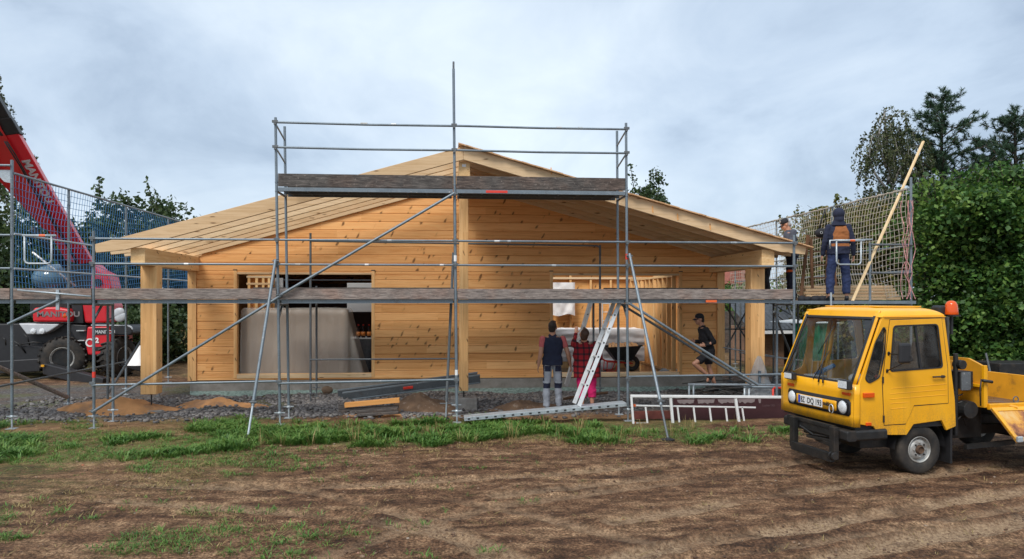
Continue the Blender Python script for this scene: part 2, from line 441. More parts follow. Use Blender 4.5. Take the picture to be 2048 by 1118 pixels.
M['chrome'] = simple('reflector_glass', (0.72,0.75,0.76), 0.12, 0.1, 0.2, 50)
def tyre_mat():
    t = NT('tyre_rubber'); v = t.co('Object'); n = t.noise(v, 6, 7, 0.65)
    t.set(Base_Color=t.ramp(n, [(0.4, (0.018,0.017,0.016)), (0.7, (0.06,0.048,0.037))]), Roughness=0.8)
    t.bump(t.noise(v, 90, 3), 0.3, 0.005); return t.m
M['tyre'] = tyre_mat()
M['rim'] = simple('grey_rim', (0.42,0.42,0.40), 0.5, 0.3, 0.15, 9, dirt=(0.13,0.09,0.06), ds=7, dth=(0.45,0.75))
def glassy(name, tint, alpha_rough=0.02, trans=1.0):
    t = NT(name); t.t.nodes.remove(t.b)
    g = t.n('ShaderNodeBsdfGlossy'); g.inputs['Roughness'].default_value = alpha_rough; g.inputs['Color'].default_value = (0.9,0.95,1,1)
    tr = t.n('ShaderNodeBsdfTransparent'); tr.inputs['Color'].default_value = (*tint, 1)
    fr = t.n('ShaderNodeFresnel'); fr.inputs['IOR'].default_value = 1.5
    mx = t.n('ShaderNodeMixShader'); t.l(fr.outputs[0], mx.inputs[0]); t.l(tr.outputs[0], mx.inputs[1]); t.l(g.outputs[0], mx.inputs[2])
    # dust film
    df = t.n('ShaderNodeBsdfDiffuse'); df.inputs['Color'].default_value = (0.45,0.45,0.43,1)
    mx2 = t.n('ShaderNodeMixShader'); n = t.noise(t.co('Object'), 3.0, 6, 0.6)
    t.l(t.ramp(n, [(0.45, 0.02), (0.8, 0.16)]), mx2.inputs[0]); t.l(mx.outputs[0], mx2.inputs[1]); t.l(df.outputs[0], mx2.inputs[2])
    t.l(mx2.outputs[0], t.o.inputs[0]); return t.m
M['glass'] = glassy('cab_glass', (0.84,0.88,0.88))
def amber():
    t = NT('amber_lens'); t.set(Base_Color=(0.9,0.12,0.01), Roughness=0.15); t.b.inputs['Transmission Weight'].default_value = 0.25
    t.b.inputs['Emission Color'].default_value = (0.9,0.12,0.01,1); return t.m
M['amber'] = amber()
def film(name, col, opac, wr=3.0, stretch=(1,1,1)):
    t = NT(name); v = t.co('Object', scale=stretch); n = t.noise(v, wr, 7, 0.6, 0.8)
    t.set(Base_Color=col, Roughness=0.35, Alpha=t.ramp(n, [(0.3, opac*0.92), (0.6, opac), (0.75, min(1, opac*1.25))]))
    t.bump(n, 0.8, 0.04); return t.m
M['film'] = film('milky_plastic_film', (0.72,0.64,0.54), 0.40, 2.0, (1.3,1.3,0.5))
M['wrap'] = simple('white_foil_wrap', (0.88,0.86,0.84), 0.45, 0, 0.08, 4, bump=0.9, bs=7, dirt=(0.42,0.38,0.35), ds=3, dth=(0.6,0.85))
M['clearsheet'] = film('clear_plastic_sheet', (0.7,0.72,0.72), 0.45, 9.0)
M['concrete'] = simple('concrete', (0.27,0.25,0.225), 0.9, 0, 0.3, 5, bump=0.5, bs=30, dirt=(0.16,0.13,0.11), ds=2.2, dth=(0.5,0.75))
def foundation():
    t = NT('foundation_concrete'); v = t.co('Object'); z = t.sepx(v)[2]
    n = t.noise(v, 4, 7, 0.65); c = t.ramp(n, [(0.3, (0.20,0.18,0.155)), (0.7, (0.34,0.315,0.28))])
    g = t.ramp(t.noise(t.co('Object', scale=(6,6,14)), 2.5, 6, 0.7), [(0.35, (0.16,0.21,0.18)), (0.65, (0.40,0.52,0.46))])
    edge = t.math('ADD', z, t.math('MULTIPLY', t.math('SUBTRACT', t.noise(t.co('Object', scale=(1,1,0)), 5, 5), 0.5), 0.05))
    c = t.mix(t.math('LESS_THAN', edge, 0.105), c, g)
    d = t.ramp(t.noise(t.co('Object', scale=(2.5,1,1.3)), 2.0, 7, 0.7), [(0.6, 0.0), (0.72, 0.75)])
    c = t.mix(d, c, (0.10,0.085,0.07))
    t.set(Base_Color=c, Roughness=0.9); t.bump(n, 0.5, 0.02); return t.m
M['foundation'] = foundation()
M['osb'] = simple('film_faced_panel', (0.06,0.025,0.03), 0.35, 0, 0.15, 3, dirt=(0.12,0.09,0.085), ds=3, dth=(0.6,0.8))
M['tar'] = simple('black_roofing', (0.05,0.055,0.062), 0.55, 0, 0.35, 4, bump=0.8, bs=5)
M['brick'] = None
def brick():
    t = NT('brown_brick'); b = t.n('ShaderNodeTexBrick'); b.inputs['Scale'].default_value = 4.5
    b.inputs['Color1'].default_value = (0.30,0.15,0.085,1); b.inputs['Color2'].default_value = (0.22,0.115,0.07,1); b.inputs['Mortar'].default_value = (0.26,0.2,0.15,1)
    b.inputs['Mortar Size'].default_value = 0.02
    t.l(t.co('Object', rot=(R(90),0,0)), b.inputs['Vector']); n = t.noise(t.co('Object'), 4, 6, 0.6)
    t.set(Base_Color=t.mix(0.4, b.outputs[0], t.ramp(n, [(0.3,(0.13,0.09,0.06)),(0.7,(0.36,0.22,0.13))])), Roughness=0.9); return t.m
M['brick'] = brick()
M['green'] = simple('green_tarp', (0.01,0.26,0.12), 0.4, 0, 0.3, 4, bump=1.0, bs=6)
M['rope_blue'] = simple('blue_net_cord', (0.045,0.18,0.38), 0.6)
M['rope_white'] = simple('cream_net_cord', (0.50,0.44,0.35), 0.7)
M['rope_red'] = simple('red_white_rope', (0.50,0.24,0.23), 0.7, 0, 0.6, 30)
M['skin'] = simple('skin', (0.50,0.25,0.16), 0.5, 0, 0.08, 10)
M['hair_dark'] = simple('dark_hair', (0.022,0.014,0.011), 0.6, 0, 0.4, 60, bump=0.6, bs=120)
M['hair_brown'] = simple('brown_hair', (0.075,0.036,0.022), 0.6, 0, 0.4, 60, bump=0.6, bs=120)
M['hair_grey'] = simple('grey_hair', (0.32,0.29,0.27), 0.7, 0, 0.3, 60)
M['navy'] = simple('navy_fabric', (0.012,0.016,0.040), 0.85, 0, 0.2, 8, bump=0.5, bs=9)
M['navy2'] = simple('blue_navy_fabric', (0.016,0.028,0.085), 0.85, 0, 0.2, 8, bump=0.6, bs=9)
M['blackcloth'] = simple('black_fabric', (0.012,0.012,0.016), 0.8, 0, 0.2, 8, bump=0.5, bs=9)
M['greycloth'] = simple('grey_work_fabric', (0.30,0.32,0.36), 0.85, 0, 0.1, 8, bump=0.7, bs=10)
M['slatecloth'] = simple('slate_work_jacket', (0.055,0.062,0.085), 0.8, 0, 0.2, 8, bump=0.6, bs=10)
M['pink'] = simple('magenta_trousers', (0.62,0.01,0.13), 0.8, 0, 0.1, 6, bump=0.7, bs=10)
M['salmon'] = simple('salmon_shirt', (0.50,0.11,0.11), 0.8, 0, 0.1, 6)
M['brownfleece'] = simple('rust_brown_fabric', (0.30,0.105,0.03), 0.9, 0, 0.15, 8)
def plaid():
    t = NT('red_black_plaid'); s = t.sepx(t.co('Object'))
    def st(c, f): return t.ramp(t.math('SINE', t.math('MULTIPLY', c, f)), [(0.4, 0.0), (0.6, 1.0)])
    a = st(s[0], 58.0); b = st(s[2], 52.0); f = t.math('MULTIPLY', t.math('ADD', a, b), 0.5)
    t.set(Base_Color=t.ramp(f, [(0.0, (0.30,0.008,0.014)), (0.5, (0.10,0.005,0.010)), (1.0, (0.012,0.006,0.010))]), Roughness=0.9); return t.m
M['plaid'] = plaid()
def leafmat(name, a, b, c, sc=1.2, trans=0.25):
    t = NT(name); n = t.noise(t.co('Object'), sc, 3); r = t.wn(t.n('ShaderNodeNewGeometry').outputs['Random Per Island'], '1D')['Value']
    f = t.math('ADD', t.math('MULTIPLY', n, 0.6), t.math('MULTIPLY', r, 0.4))
    col = t.ramp(f, [(0.25, a), (0.5, b), (0.78, c)])
    t.set(Base_Color=col, Roughness=0.5)
    t.b.inputs['Specular IOR Level'].default_value = 0.35
    tl = t.n('ShaderNodeBsdfTranslucent'); t.l(col, tl.inputs[0]); mx = t.n('ShaderNodeMixShader'); mx.inputs[0].default_value = trans
    t.l(t.b.outputs[0], mx.inputs[1]); t.l(tl.outputs[0], mx.inputs[2]); t.l(mx.outputs[0], t.o.inputs[0]); return t.m
M['leaf_hedge'] = leafmat('broad_leaves', (0.016,0.050,0.012), (0.055,0.135,0.026), (0.19,0.29,0.055), 0.8)
M['leaf_autumn'] = leafmat('autumn_leaves', (0.05,0.075,0.015), (0.12,0.13,0.025), (0.26,0.17,0.035))
M['leaf_birch'] = leafmat('birch_leaves', (0.035,0.055,0.02), (0.07,0.09,0.035), (0.13,0.13,0.05))
M['needle'] = leafmat('pine_needles', (0.022,0.050,0.028), (0.042,0.088,0.046), (0.075,0.13,0.068))
M['leaf_dark'] = leafmat('dark_leaves', (0.022,0.048,0.018), (0.048,0.085,0.028), (0.10,0.135,0.048))
M['grass'] = leafmat('weeds', (0.045,0.12,0.02), (0.10,0.21,0.04), (0.20,0.29,0.06), 1.5)
M['drygrass'] = leafmat('dry_grass', (0.20,0.16,0.05), (0.34,0.25,0.10), (0.45,0.34,0.15), 1.5)
M['bark'] = simple('bark', (0.055,0.04,0.03), 0.9, 0, 0.3, 12, bump=0.8, bs=20)
M['birchbark'] = simple('birch_bark', (0.35,0.33,0.30), 0.8, 0, 0.2, 12, dirt=(0.04,0.035,0.03), ds=6, dth=(0.5,0.6))
M['stone'] = simple('rubble_stone', (0.12,0.12,0.128), 0.85, 0, 0.45, 3.0, bump=0.4, bs=25)
M['stone_brown'] = simple('brown_stone', (0.19,0.125,0.08), 0.9, 0, 0.45, 3.0, bump=0.4, bs=25)
M['clod'] = simple('soil_clod', (0.10,0.058,0.035), 0.95, 0, 0.4, 4.0, bump=0.4, bs=25)
M['sand'] = simple('orange_sand', (0.42,0.205,0.08), 0.95, 0, 0.3, 3, bump=0.6, bs=22, dirt=(0.16,0.11,0.08), ds=2.0, dth=(0.5,0.7))
M['dirtmound'] = simple('brown_spoil', (0.16,0.095,0.055), 0.95, 0, 0.35, 5, bump=0.8, bs=18, dirt=(0.30,0.22,0.16), ds=9, dth=(0.58,0.66))
M['wetfloor'] = simple('wet_floor_slab', (0.06,0.052,0.05), 0.18, 0, 0.4, 2.5)
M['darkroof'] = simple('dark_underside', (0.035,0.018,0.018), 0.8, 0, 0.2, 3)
M['whiteboard'] = simple('white_board', (0.55,0.55,0.55), 0.6, 0, 0.06, 3)
M['seat'] = simple('grey_seat', (0.07,0.07,0.075), 0.8, 0, 0.2, 20)
M['dash'] = simple('dashboard', (0.06,0.06,0.062), 0.7)
M['wood_dark_bed'] = None
t = NT('wet_bed_boards'); v = t.co('Object', scale=(1,6,1)); n = t.noise(v, 2.2, 6, 0.6)
t.set(Base_Color=t.ramp(n, [(0.35, (0.05,0.035,0.028)), (0.6, (0.16,0.11,0.085))]), Roughness=t.ramp(n, [(0.4, 0.15), (0.6, 0.6)])); M['bed'] = t.m
# ------------------------------------------------------------------ ground
_rs = np.random.RandomState(7)
_LAT = _rs.rand(256, 256)
def vnoise(x, y):
    xi = np.floor(x).astype(int); yi = np.floor(y).astype(int); fx = x-xi; fy = y-yi
    fx = fx*fx*(3-2*fx); fy = fy*fy*(3-2*fy)
    a = _LAT[xi & 255, yi & 255]; b = _LAT[(xi+1) & 255, yi & 255]; c = _LAT[xi & 255, (yi+1) & 255]; d = _LAT[(xi+1) & 255, (yi+1) & 255]
    return (a*(1-fx)+b*fx)*(1-fy)+(c*(1-fx)+d*fx)*fy
def fbm(x, y, f=1.0, o=4, g=0.5):
    s = 0; a = 1; tt = 0
    for i in range(o):
        s = s+a*vnoise(x*f+17.3*i, y*f+9.1*i); tt += a; a *= g; f *= 2.03
    return s/tt
def sstep(a, b, x):
    t = np.clip((x-a)/(b-a), 0, 1); return t*t*(3-2*t)
TRACKS = [  # centre lines in photo pixels laid out on the soil, width m, strength
 ([(1120,1150),(1400,1085),(1640,1052),(1850,1012),(2080,982)], 0.34, 1.0),
 ([(1560,1140),(1800,1088),(2090,1040)], 0.36, 1.0),
 ([(1230,1045),(1500,998),(1760,965),(2060,925)], 0.30, 0.75),
 ([(1000,992),(1300,957),(1600,925),(1800,915)], 0.28, 0.55),
 ([(180,1000),(480,1020),(700,1035),(900,1075),(1010,1130)], 0.26, 0.7),
 ([(480,962),(700,1000),(850,1045),(1060,1130)], 0.24, 0.7),
 ([(250,972),(600,978),(800,968),(1100,950),(1430,918)], 0.26, 0.6),
 ([(600,1130),(800,1062),(1000,1012),(1260,975),(1500,950)], 0.24, 0.45),
 ([(1300,1130),(1500,1105),(1800,1062),(2080,1010)], 0.18, 0.5),
 ([(900,1000),(1100,1040),(1300,1090),(1420,1140)], 0.22, 0.4)]
def track_field(X, Y):
    m = np.zeros_like(X); h = np.zeros_like(X)
    for pts, w, st in TRACKS:
        P = [G(*p) for p in pts]; s0 = 0
        best = np.full(X.shape, 9.0); along = np.zeros_like(X)
        for a, b in zip(P[:-1], P[1:]):
            dx, dy = b.x-a.x, b.y-a.y; L = math.hypot(dx, dy)
            t = np.clip(((X-a.x)*dx+(Y-a.y)*dy)/(L*L), 0, 1)
            d = np.hypot(X-a.x-t*dx, Y-a.y-t*dy)
            k = d < best; best = np.where(k, d, best); along = np.where(k, s0+t*L, along); s0 += L
        wob = w*(0.85+0.5*(fbm(X, Y, 2.0, 3)-0.5))
        inside = 1-sstep(wob*0.40, wob*0.62, best)
        fade = sstep(0.32, 0.55, fbm(X+31, Y+5, 0.9, 3))*0.75+0.25
        tread = np.sign(np.sin(along*2*PI/0.085+best*24))*0.5
        m = np.maximum(m, inside*st*fade)
        rim = np.exp(-((best-wob*0.62)/0.05)**2)
        h = h-inside*0.032*st+rim*0.024*st+inside*tread*0.009*st*fade
    return m, h
def ground_h(X, Y):
    X = np.asarray(X, float); Y = np.asarray(Y, float)
    h = (fbm(X, Y, 0.35, 3)-0.5)*0.05+(fbm(X+3, Y+8, 2.2, 4)-0.5)*0.035+(fbm(X, Y, 9.0, 3)-0.5)*0.018
    h = h*sstep(0, 6, Y)
    h += sstep(25, 36, Y)*2.0*sstep(-4, -9, X)
    h += sstep(13.8, 14.6, Y)*(1-sstep(18, 20, Y))*((fbm(X, Y, 1.3, 3)-0.45)*0.14)*sstep(-9, -7, X)*(1-sstep(6.0, 7.5, X))
    return h
xf = np.arange(-10.5, 11.0, 0.042); yf = np.arange(5.2, 17.6, 0.042)
xo = np.array([2,5,9,15,25,45,90,200,500,1200.])
xs = np.concatenate([-10.5-xo[::-1], np.linspace(-11.5,-10.5,6)[:-1], xf, np.linspace(xf[-1]+.3, 13, 8), 13+xo])
ys = np.concatenate([[-40,-12,-4,0,2.5,4,4.8], yf, np.arange(17.8, 24, 0.3), np.arange(24.5, 40, 0.8), [45,55,70,100,160,300,600,1200]])
xs = np.unique(xs)
GX, GY = np.meshgrid(xs, ys)
tm, th = track_field(GX, GY)
near = sstep(3.5, 5.5, GY)*(1-sstep(13, 14, GY))
GZ = ground_h(GX, GY)+th*near
belt_l = 11.25+0.5*(fbm(GX, GX*0, 0.9, 3)-0.5)*2
left = 1-sstep(-4.5, -1.5, GX)
gr_a = sstep(0, 0.5, GY-belt_l)*(1-sstep(13.2, 13.9, GY))
gr_b = left*sstep(8.0, 10.5, GY)*(1-sstep(13.9, 14.4, GY))*0.65
gn = fbm(GX+4, GY*1.4, 0.9, 4)
grass = np.clip(np.maximum(gr_a, gr_b)*sstep(0.36, 0.56, gn)+left*0.7*sstep(0.52, 0.62, fbm(GX, GY*1.6, 0.8, 4))*(GY > 5), 0, 1)*(1-sstep(18, 22, GY))
grass = np.maximum(grass, (0.25+0.6*sstep(.45,.55,fbm(GX,GY,.5,3)))*sstep(21, 23, GY))
grav = sstep(13.9, 14.5, GY+0.5*(fbm(GX, GY, 1.1, 3)-0.5))*(1-sstep(19, 21, GY))
sandm = sstep(0.48, 0.6, fbm(GX+11, GY*1.5+3, 0.55, 4))*sstep(12.7, 13.3, GY)*(1-sstep(15.2, 16, GY))
sandm = np.maximum(sandm, left*0.55*sstep(8.3, 11.5, GY)*(1-sstep(13.8, 14.3, GY))*sstep(0.35, 0.5, fbm(GX+3, GY+9, 0.8, 3)))
nv, nu = GX.shape
idx = np.arange(nv*nu).reshape(nv, nu)
F = np.stack([idx[:-1,:-1], idx[:-1,1:], idx[1:,1:], idx[1:,:-1]], -1).reshape(-1, 4)
t = NT('soil')
pos = t.geo()
def at(n):
    x = t.n('ShaderNodeAttribute'); x.attribute_name = n; return x.outputs['Fac']
mpn = t.n('ShaderNodeMapping'); mpn.inputs['Scale'].default_value = (0.55, 2.0, 1); mpn.inputs['Rotation'].default_value = (0,0,R(-6)); t.l(pos, mpn.inputs[0])
streak = t.noise(mpn.outputs[0], 1.5, 8, 0.66, 0.7)
mid = t.noise(pos, 5.5, 8, 0.68); fine = t.noise(pos, 38, 6, 0.7); vfine = t.noise(pos, 130, 3, 0.6)
base = t.ramp(streak, [(0.38, (0.085,0.040,0.020)), (0.49, (0.185,0.095,0.049)), (0.61, (0.33,0.198,0.110))])
base = t.mix(1.0, base, t.ramp(mid, [(0.38, (0.50,0.47,0.44)), (0.5, (0.95,0.93,0.92)), (0.62, (1.45,1.50,1.52))]), 'MULTIPLY')
base = t.mix(1.0, base, t.ramp(fine, [(0.40, (0.42,0.40,0.38)), (0.5, (0.92,0.92,0.92)), (0.60, (1.65,1.70,1.72))]), 'MULTIPLY')
trk = t.ramp(t.noise(pos, 30, 6, 0.7), [(0.38, (0.20,0.12,0.068)), (0.58, (0.54,0.375,0.23))])
base = t.mix(t.math('MULTIPLY', t.math('MULTIPLY', at('track'), 1.0), t.ramp(mid, [(0.32, 0.35), (0.52, 1.0)])), base, trk)
sn = t.ramp(mid, [(0.3, (0.19,0.10,0.048)), (0.7, (0.42,0.255,0.13))])
base = t.mix(t.math('MULTIPLY', at('sand'), 0.8), base, sn)
gv = t.voro(pos, 26).outputs['Color']; gvv = t.math('MULTIPLY', t.sepx(gv)[0], 1.0)
gcol = t.ramp(gvv, [(0.0, (0.05,0.046,0.046)), (0.5, (0.12,0.113,0.112)), (1.0, (0.25,0.235,0.22))])
gcol = t.mix(t.ramp(t.noise(pos, 1.6, 5, 0.6), [(0.45, 0.0), (0.62, 0.75)]), gcol, t.ramp(fine, [(0.3, (0.085,0.055,0.038)), (0.7, (0.22,0.15,0.10))]))
base = t.mix(at('gravel'), base, gcol)
gg = t.ramp(fine, [(0.35, (0.06,0.10,0.022)), (0.55, (0.16,0.20,0.05)), (0.75, (0.34,0.28,0.11))])
base = t.mix(t.math('MULTIPLY', at('grass'), t.ramp(t.noise(pos, 14, 5, 0.7), [(0.4, 0.15), (0.6, 0.85)])), base, gg)
straw = t.ramp(t.noise(t.co('Object', scale=(1,5,1), rot=(0,0,R(25))), 34, 3, 0.8), [(0.62, 0.0), (0.70, 0.5)])
base = t.mix(straw, base, (0.40,0.30,0.17))
t.set(Base_Color=base, Roughness=t.ramp(streak, [(0.38, 0.72), (0.6, 0.95)]))
t.b.inputs['Specular IOR Level'].default_value = 0.25
bh = t.math('ADD', t.math('MULTIPLY', mid, 0.6), t.math('ADD', t.math('MULTIPLY', fine, 0.5), t.math('MULTIPLY', vfine, 0.25)))
t.bump(bh, 1.0, 0.075)
ground = fast_mesh('ground', np.stack([GX, GY, GZ], -1).reshape(-1, 3), F, t.m, smooth=True,
                   attr={'track': (tm*near).ravel(), 'grass': grass.ravel(), 'gravel': grav.ravel(), 'sand': sandm.ravel()})
ground['kind'] = 'structure'

def gz(x, y): return float(ground_h(np.array([x]), np.array([y]))[0])
rng = np.random.RandomState(11)
# --- loose stones: one mesh of many little deformed octahedra / cubes
def stones(n, area, smin, smax, mat, name, dens=None, seed=1, flat=0.7, lift=0.25, label=None):
    r = np.random.RandomState(seed)
    base = np.array([(-1,-1,-1),(1,-1,-1),(1,1,-1),(-1,1,-1),(-1,-1,1),(1,-1,1),(1,1,1),(-1,1,1)], float)
    fc = np.array([(0,3,2,1),(4,5,6,7),(0,1,5,4),(1,2,6,5),(2,3,7,6),(3,0,4,7)])
    x = r.uniform(area[0], area[1], n*4); y = r.uniform(area[2], area[3], n*4)
    if dens is not None:
        k = r.rand(n*4) < dens(x, y); x = x[k]; y = y[k]
    x = x[:n]; y = y[:n]; n = len(x)
    s = smin+(smax-smin)*r.rand(n)**2.2
    vs = base[None]*0.5*(1+0.55*(r.rand(n, 8, 3)-0.5))
    vs = vs*s[:,None,None]*np.stack([0.8+0.5*r.rand(n), 0.7+0.4*r.rand(n), flat*(0.6+0.5*r.rand(n))], -1)[:,None,:]
    a = r.rand(n)*2*PI; tl = (r.rand(n)-0.5)*1.2
    y1 = vs[...,1]*np.cos(tl)[:,None]-vs[...,2]*np.sin(tl)[:,None]; z1 = vs[...,1]*np.sin(tl)[:,None]+vs[...,2]*np.cos(tl)[:,None]
    x2 = vs[...,0]*np.cos(a)[:,None]-y1*np.sin(a)[:,None]; y2 = vs[...,0]*np.sin(a)[:,None]+y1*np.cos(a)[:,None]
    z = ground_h(x, y)+s*lift
    V = np.stack([x2+x[:,None], y2+y[:,None], z1+z[:,None]], -1).reshape(-1, 3)
    FF = (fc[None]+8*np.arange(n)[:,None,None]).reshape(-1, 4)
    o = fast_mesh(name, V, FF, mat); tag(o, label, kind='stuff'); return o
stonecol = NT('rubble_stones'); _t = stonecol
_r = _t.wn(_t.geo('Random Per Island'), '1D')['Value']
_t.set(Base_Color=_t.mix(0.35, _t.ramp(_r, [(0.0, (0.055,0.048,0.045)), (0.55, (0.155,0.142,0.138)), (0.9, (0.27,0.25,0.235)), (1.0, (0.34,0.30,0.25))]), _t.ramp(_t.noise(_t.co('Object'), 20, 4), [(0.3, (0.07,0.065,0.065)), (0.7, (0.2,0.19,0.19))])), Roughness=0.8)
def gdens(x, y):
    return np.clip(sstep(0.42, 0.58, fbm(x+2, y, 0.7, 3))*sstep(14.0, 14.6, y)+0.1*sstep(13.6, 14.2, y), 0, 1)
stones(22000, (-9.0, 6.6, 13.7, 17.5), 0.018, 0.075, stonecol.m, 'gravel', gdens, 3, label='grey crushed rubble stones in front of the foundation')
clodc = NT('soil_clods'); _t = clodc; _r = _t.wn(_t.geo('Random Per Island'), '1D')['Value']
_t.set(Base_Color=_t.ramp(_r, [(0.0, (0.08,0.045,0.028)), (0.6, (0.17,0.10,0.062)), (0.93, (0.28,0.19,0.125)), (0.97, (0.36,0.30,0.24)), (1.0, (0.45,0.14,0.07))]), Roughness=0.95)
stones(6500, (-8.5, 9.5, 5.8, 13.5), 0.006, 0.026, clodc.m, 'soil_clods', lambda x, y: 0.25+0.75*sstep(0.45, 0.6, fbm(x, y, 0.8, 3)), 5, 0.6, 0.1, label='brown crumbs and pebbles of soil scattered over the yard')

# --- vegetation on the ground
def blades(cx, cy, nb, h0, h1, w, spread, r, curve=0.6, vert=0.6):
    """bent 2-segment blades; returns V, F (quads)"""
    n = len(cx)*nb
    x = np.repeat(cx, nb); y = np.repeat(cy, nb); s = np.repeat(r.uniform(0.7, 1.3, len(cx)), nb)
    a = r.rand(n)*2*PI; rad = spread*np.sqrt(r.rand(n))*s
    x = x+np.cos(a)*rad*0.6; y = y+np.sin(a)*rad*0.6
    h = r.uniform(h0, h1, n)*s; lean = r.uniform(0.1, 1.0, n)*curve*h
    z = ground_h(x, y)-0.005
    dx, dy = np.cos(a), np.sin(a); px, py = -dy, dx; ww = w*r.uniform(0.6, 1.3, n)*s
    p0 = np.stack([x, y, z], -1)
    p1 = p0+np.stack([dx*lean*0.45, dy*lean*0.45, h*vert], -1)
    p2 = p0+np.stack([dx*lean*1.3, dy*lean*1.3, h*(0.85+0.15*vert)], -1)
    sd = np.stack([px*ww, py*ww, 0*ww], -1)
    V = np.stack([p0-sd*0.35, p0+sd*0.35, p1+sd, p1-sd, p2+sd*0.25, p2-sd*0.25], 1).reshape(-1, 3)
    k = np.arange(n)[:,None]*6
    Fq = np.concatenate([k+np.array([[0,1,2,3]]), k+np.array([[3,2,4,5]])], 0)
    return V, Fq
def scatter(n, area, dens, r):
    x = r.uniform(area[0], area[1], n*5); y = r.uniform(area[2], area[3], n*5)
    k = r.rand(n*5) < dens(x, y); return x[k][:n], y[k][:n]
def join(parts):
    V = []; F_ = []; o = 0
    for v, f in parts: V.append(v); F_.append(f+o); o += len(v)
    return np.concatenate(V), np.concatenate(F_)
def pxband(x, y):          # photo column of a ground point
    ca, sa = math.cos(YAW), math.sin(YAW)
    return 1024+FPX*(x*ca-y*sa)/(x*sa+y*ca)
def weed_d(x, y):
    c = pxband(x, y); b = 11.35+0.8*(fbm(x, x*0, 0.9, 3)-0.5)*2
    m = sstep(0, 0.35, y-b)*(1-sstep(13.1-1.1*sstep(1150,1260,c), 13.5-1.2*sstep(1150,1260,c), y))*sstep(470, 560, c)*(1-sstep(1560, 1610, c))
    m = m*(0.04+0.96*sstep(0.47, 0.58, fbm(x+7, y*1.3, 1.5, 4)))*(1-.55*sstep(1150,1250,c))
    l = (1-sstep(430, 560, c))*sstep(10.4, 11.2, y)*(1-sstep(13.2, 14.2, y))*sstep(0.50, 0.60, fbm(x+1, y*1.3+4, 1.0, 3))*0.8
    for p_ in (G(496, 876), G(1336, 882)): m = m*sstep(.25, .5, np.hypot(x-p_.x, (y-p_.y)))
    return np.clip(m+l, 0, 1)
x, y = scatter(2600, (-9.5, 6.8, 10, 14.2), weed_d, rng)
keep = rng.rand(len(x)) < 1.0
V1 = blades(x, y, 22, 0.03, 0.095, 0.0075, 0.14, rng, 1.3, 0.70)
V2 = blades(*scatter(900, (-9.5, 6.8, 10, 14.2), lambda a, b: weed_d(a, b)*sstep(0.5, 0.6, fbm(a+9, b, 0.8, 2))*(1-sstep(1120, 1220, pxband(a, b))), rng), 30, 0.05, 0.15, 0.0085, 0.16, rng, 1.1, 0.72)
def gr2(x, y):
    c = pxband(x, y)
    return np.clip(0.75*(1-sstep(420, 800, c))*sstep(0.53, 0.62, fbm(x, y*1.6, 0.8, 4))*sstep(5, 7, y)+0.05*(1-sstep(900, 1400, c))*sstep(0.5, 0.6, fbm(x, y, 1.2, 3))
                   +0.5*sstep(1050, 1150, c)*(1-sstep(1560, 1620, c))*sstep(11.2, 11.6, y)*(1-sstep(12.1, 12.6, y)), 0, 1)*(1-sstep(13.9, 14.3, y))
V3 = blades(*scatter(5200, (-9.5, 6.8, 6, 14.2), gr2, rng), 9, 0.012, 0.045, 0.004, 0.09, rng, 1.5, 0.6)
tuft_px = [(130,1028),(170,1040),(245,1100),(215,1095),(20,1075),(355,1087),(460,1060),(360,1065),(262,1105),(590,1110),(620,1072),(610,1115),(330,1090),(965,1108),(560,1085),(700,1065),(480,1060),(290,945),(560,942),(460,1045),(850,1112),(820,1052),(955,940),(410,900),(30,1075),(45,1072),(10,1078),(640,1070)]
tx = []; ty = []
for p in tuft_px:
    g = G(*p)
    for k in range(7): tx.append(g.x+rng.normal()*0.09); ty.append(g.y+rng.normal()*0.05)
V4 = blades(np.array(tx), np.array(ty), 8, 0.015, 0.05, 0.004, 0.07, rng, 1.4, 0.6)
Vv, Ff = join([V1, V2, V3, V4])
tag(fast_mesh('weeds', Vv, Ff, M['grass']), 'low green weeds and grass growing in a belt before the scaffold', kind='stuff')
def dry_d(x, y):
    c = pxband(x, y); b = 11.3+0.8*(fbm(x, x*0, 0.9, 3)-0.5)*2
    e = np.exp(-((y-b)/0.28)**2)*sstep(600, 850, c)*(1-sstep(1560, 1650, c))
    l = (1-sstep(500, 800, c))*sstep(0.5, 0.62, fbm(x+15, y, 1.0, 3))*sstep(6.5, 8, y)*(1-sstep(13, 14, y))*0.5
    return np.clip(e*0.9+l+0.04, 0, 1)
D1 = blades(*scatter(3600, (-9.5, 7.5, 6, 13.8), dry_d, rng), 7, 0.008, 0.04, 0.0032, 0.09, rng, 2.2, 0.5)
D2 = blades(*scatter(45, (-3, 5, 11.2, 12.6), lambda a, b: 0*a+1, rng), 7, 0.12, 0.3, 0.004, 0.07, rng, 0.5, 0.6)
Vv, Ff = join([D1, D2])
tag(fast_mesh('dry_grass', Vv, Ff, M['drygrass']), 'dry straw coloured grass stalks at the edge of the soil', kind='stuff')

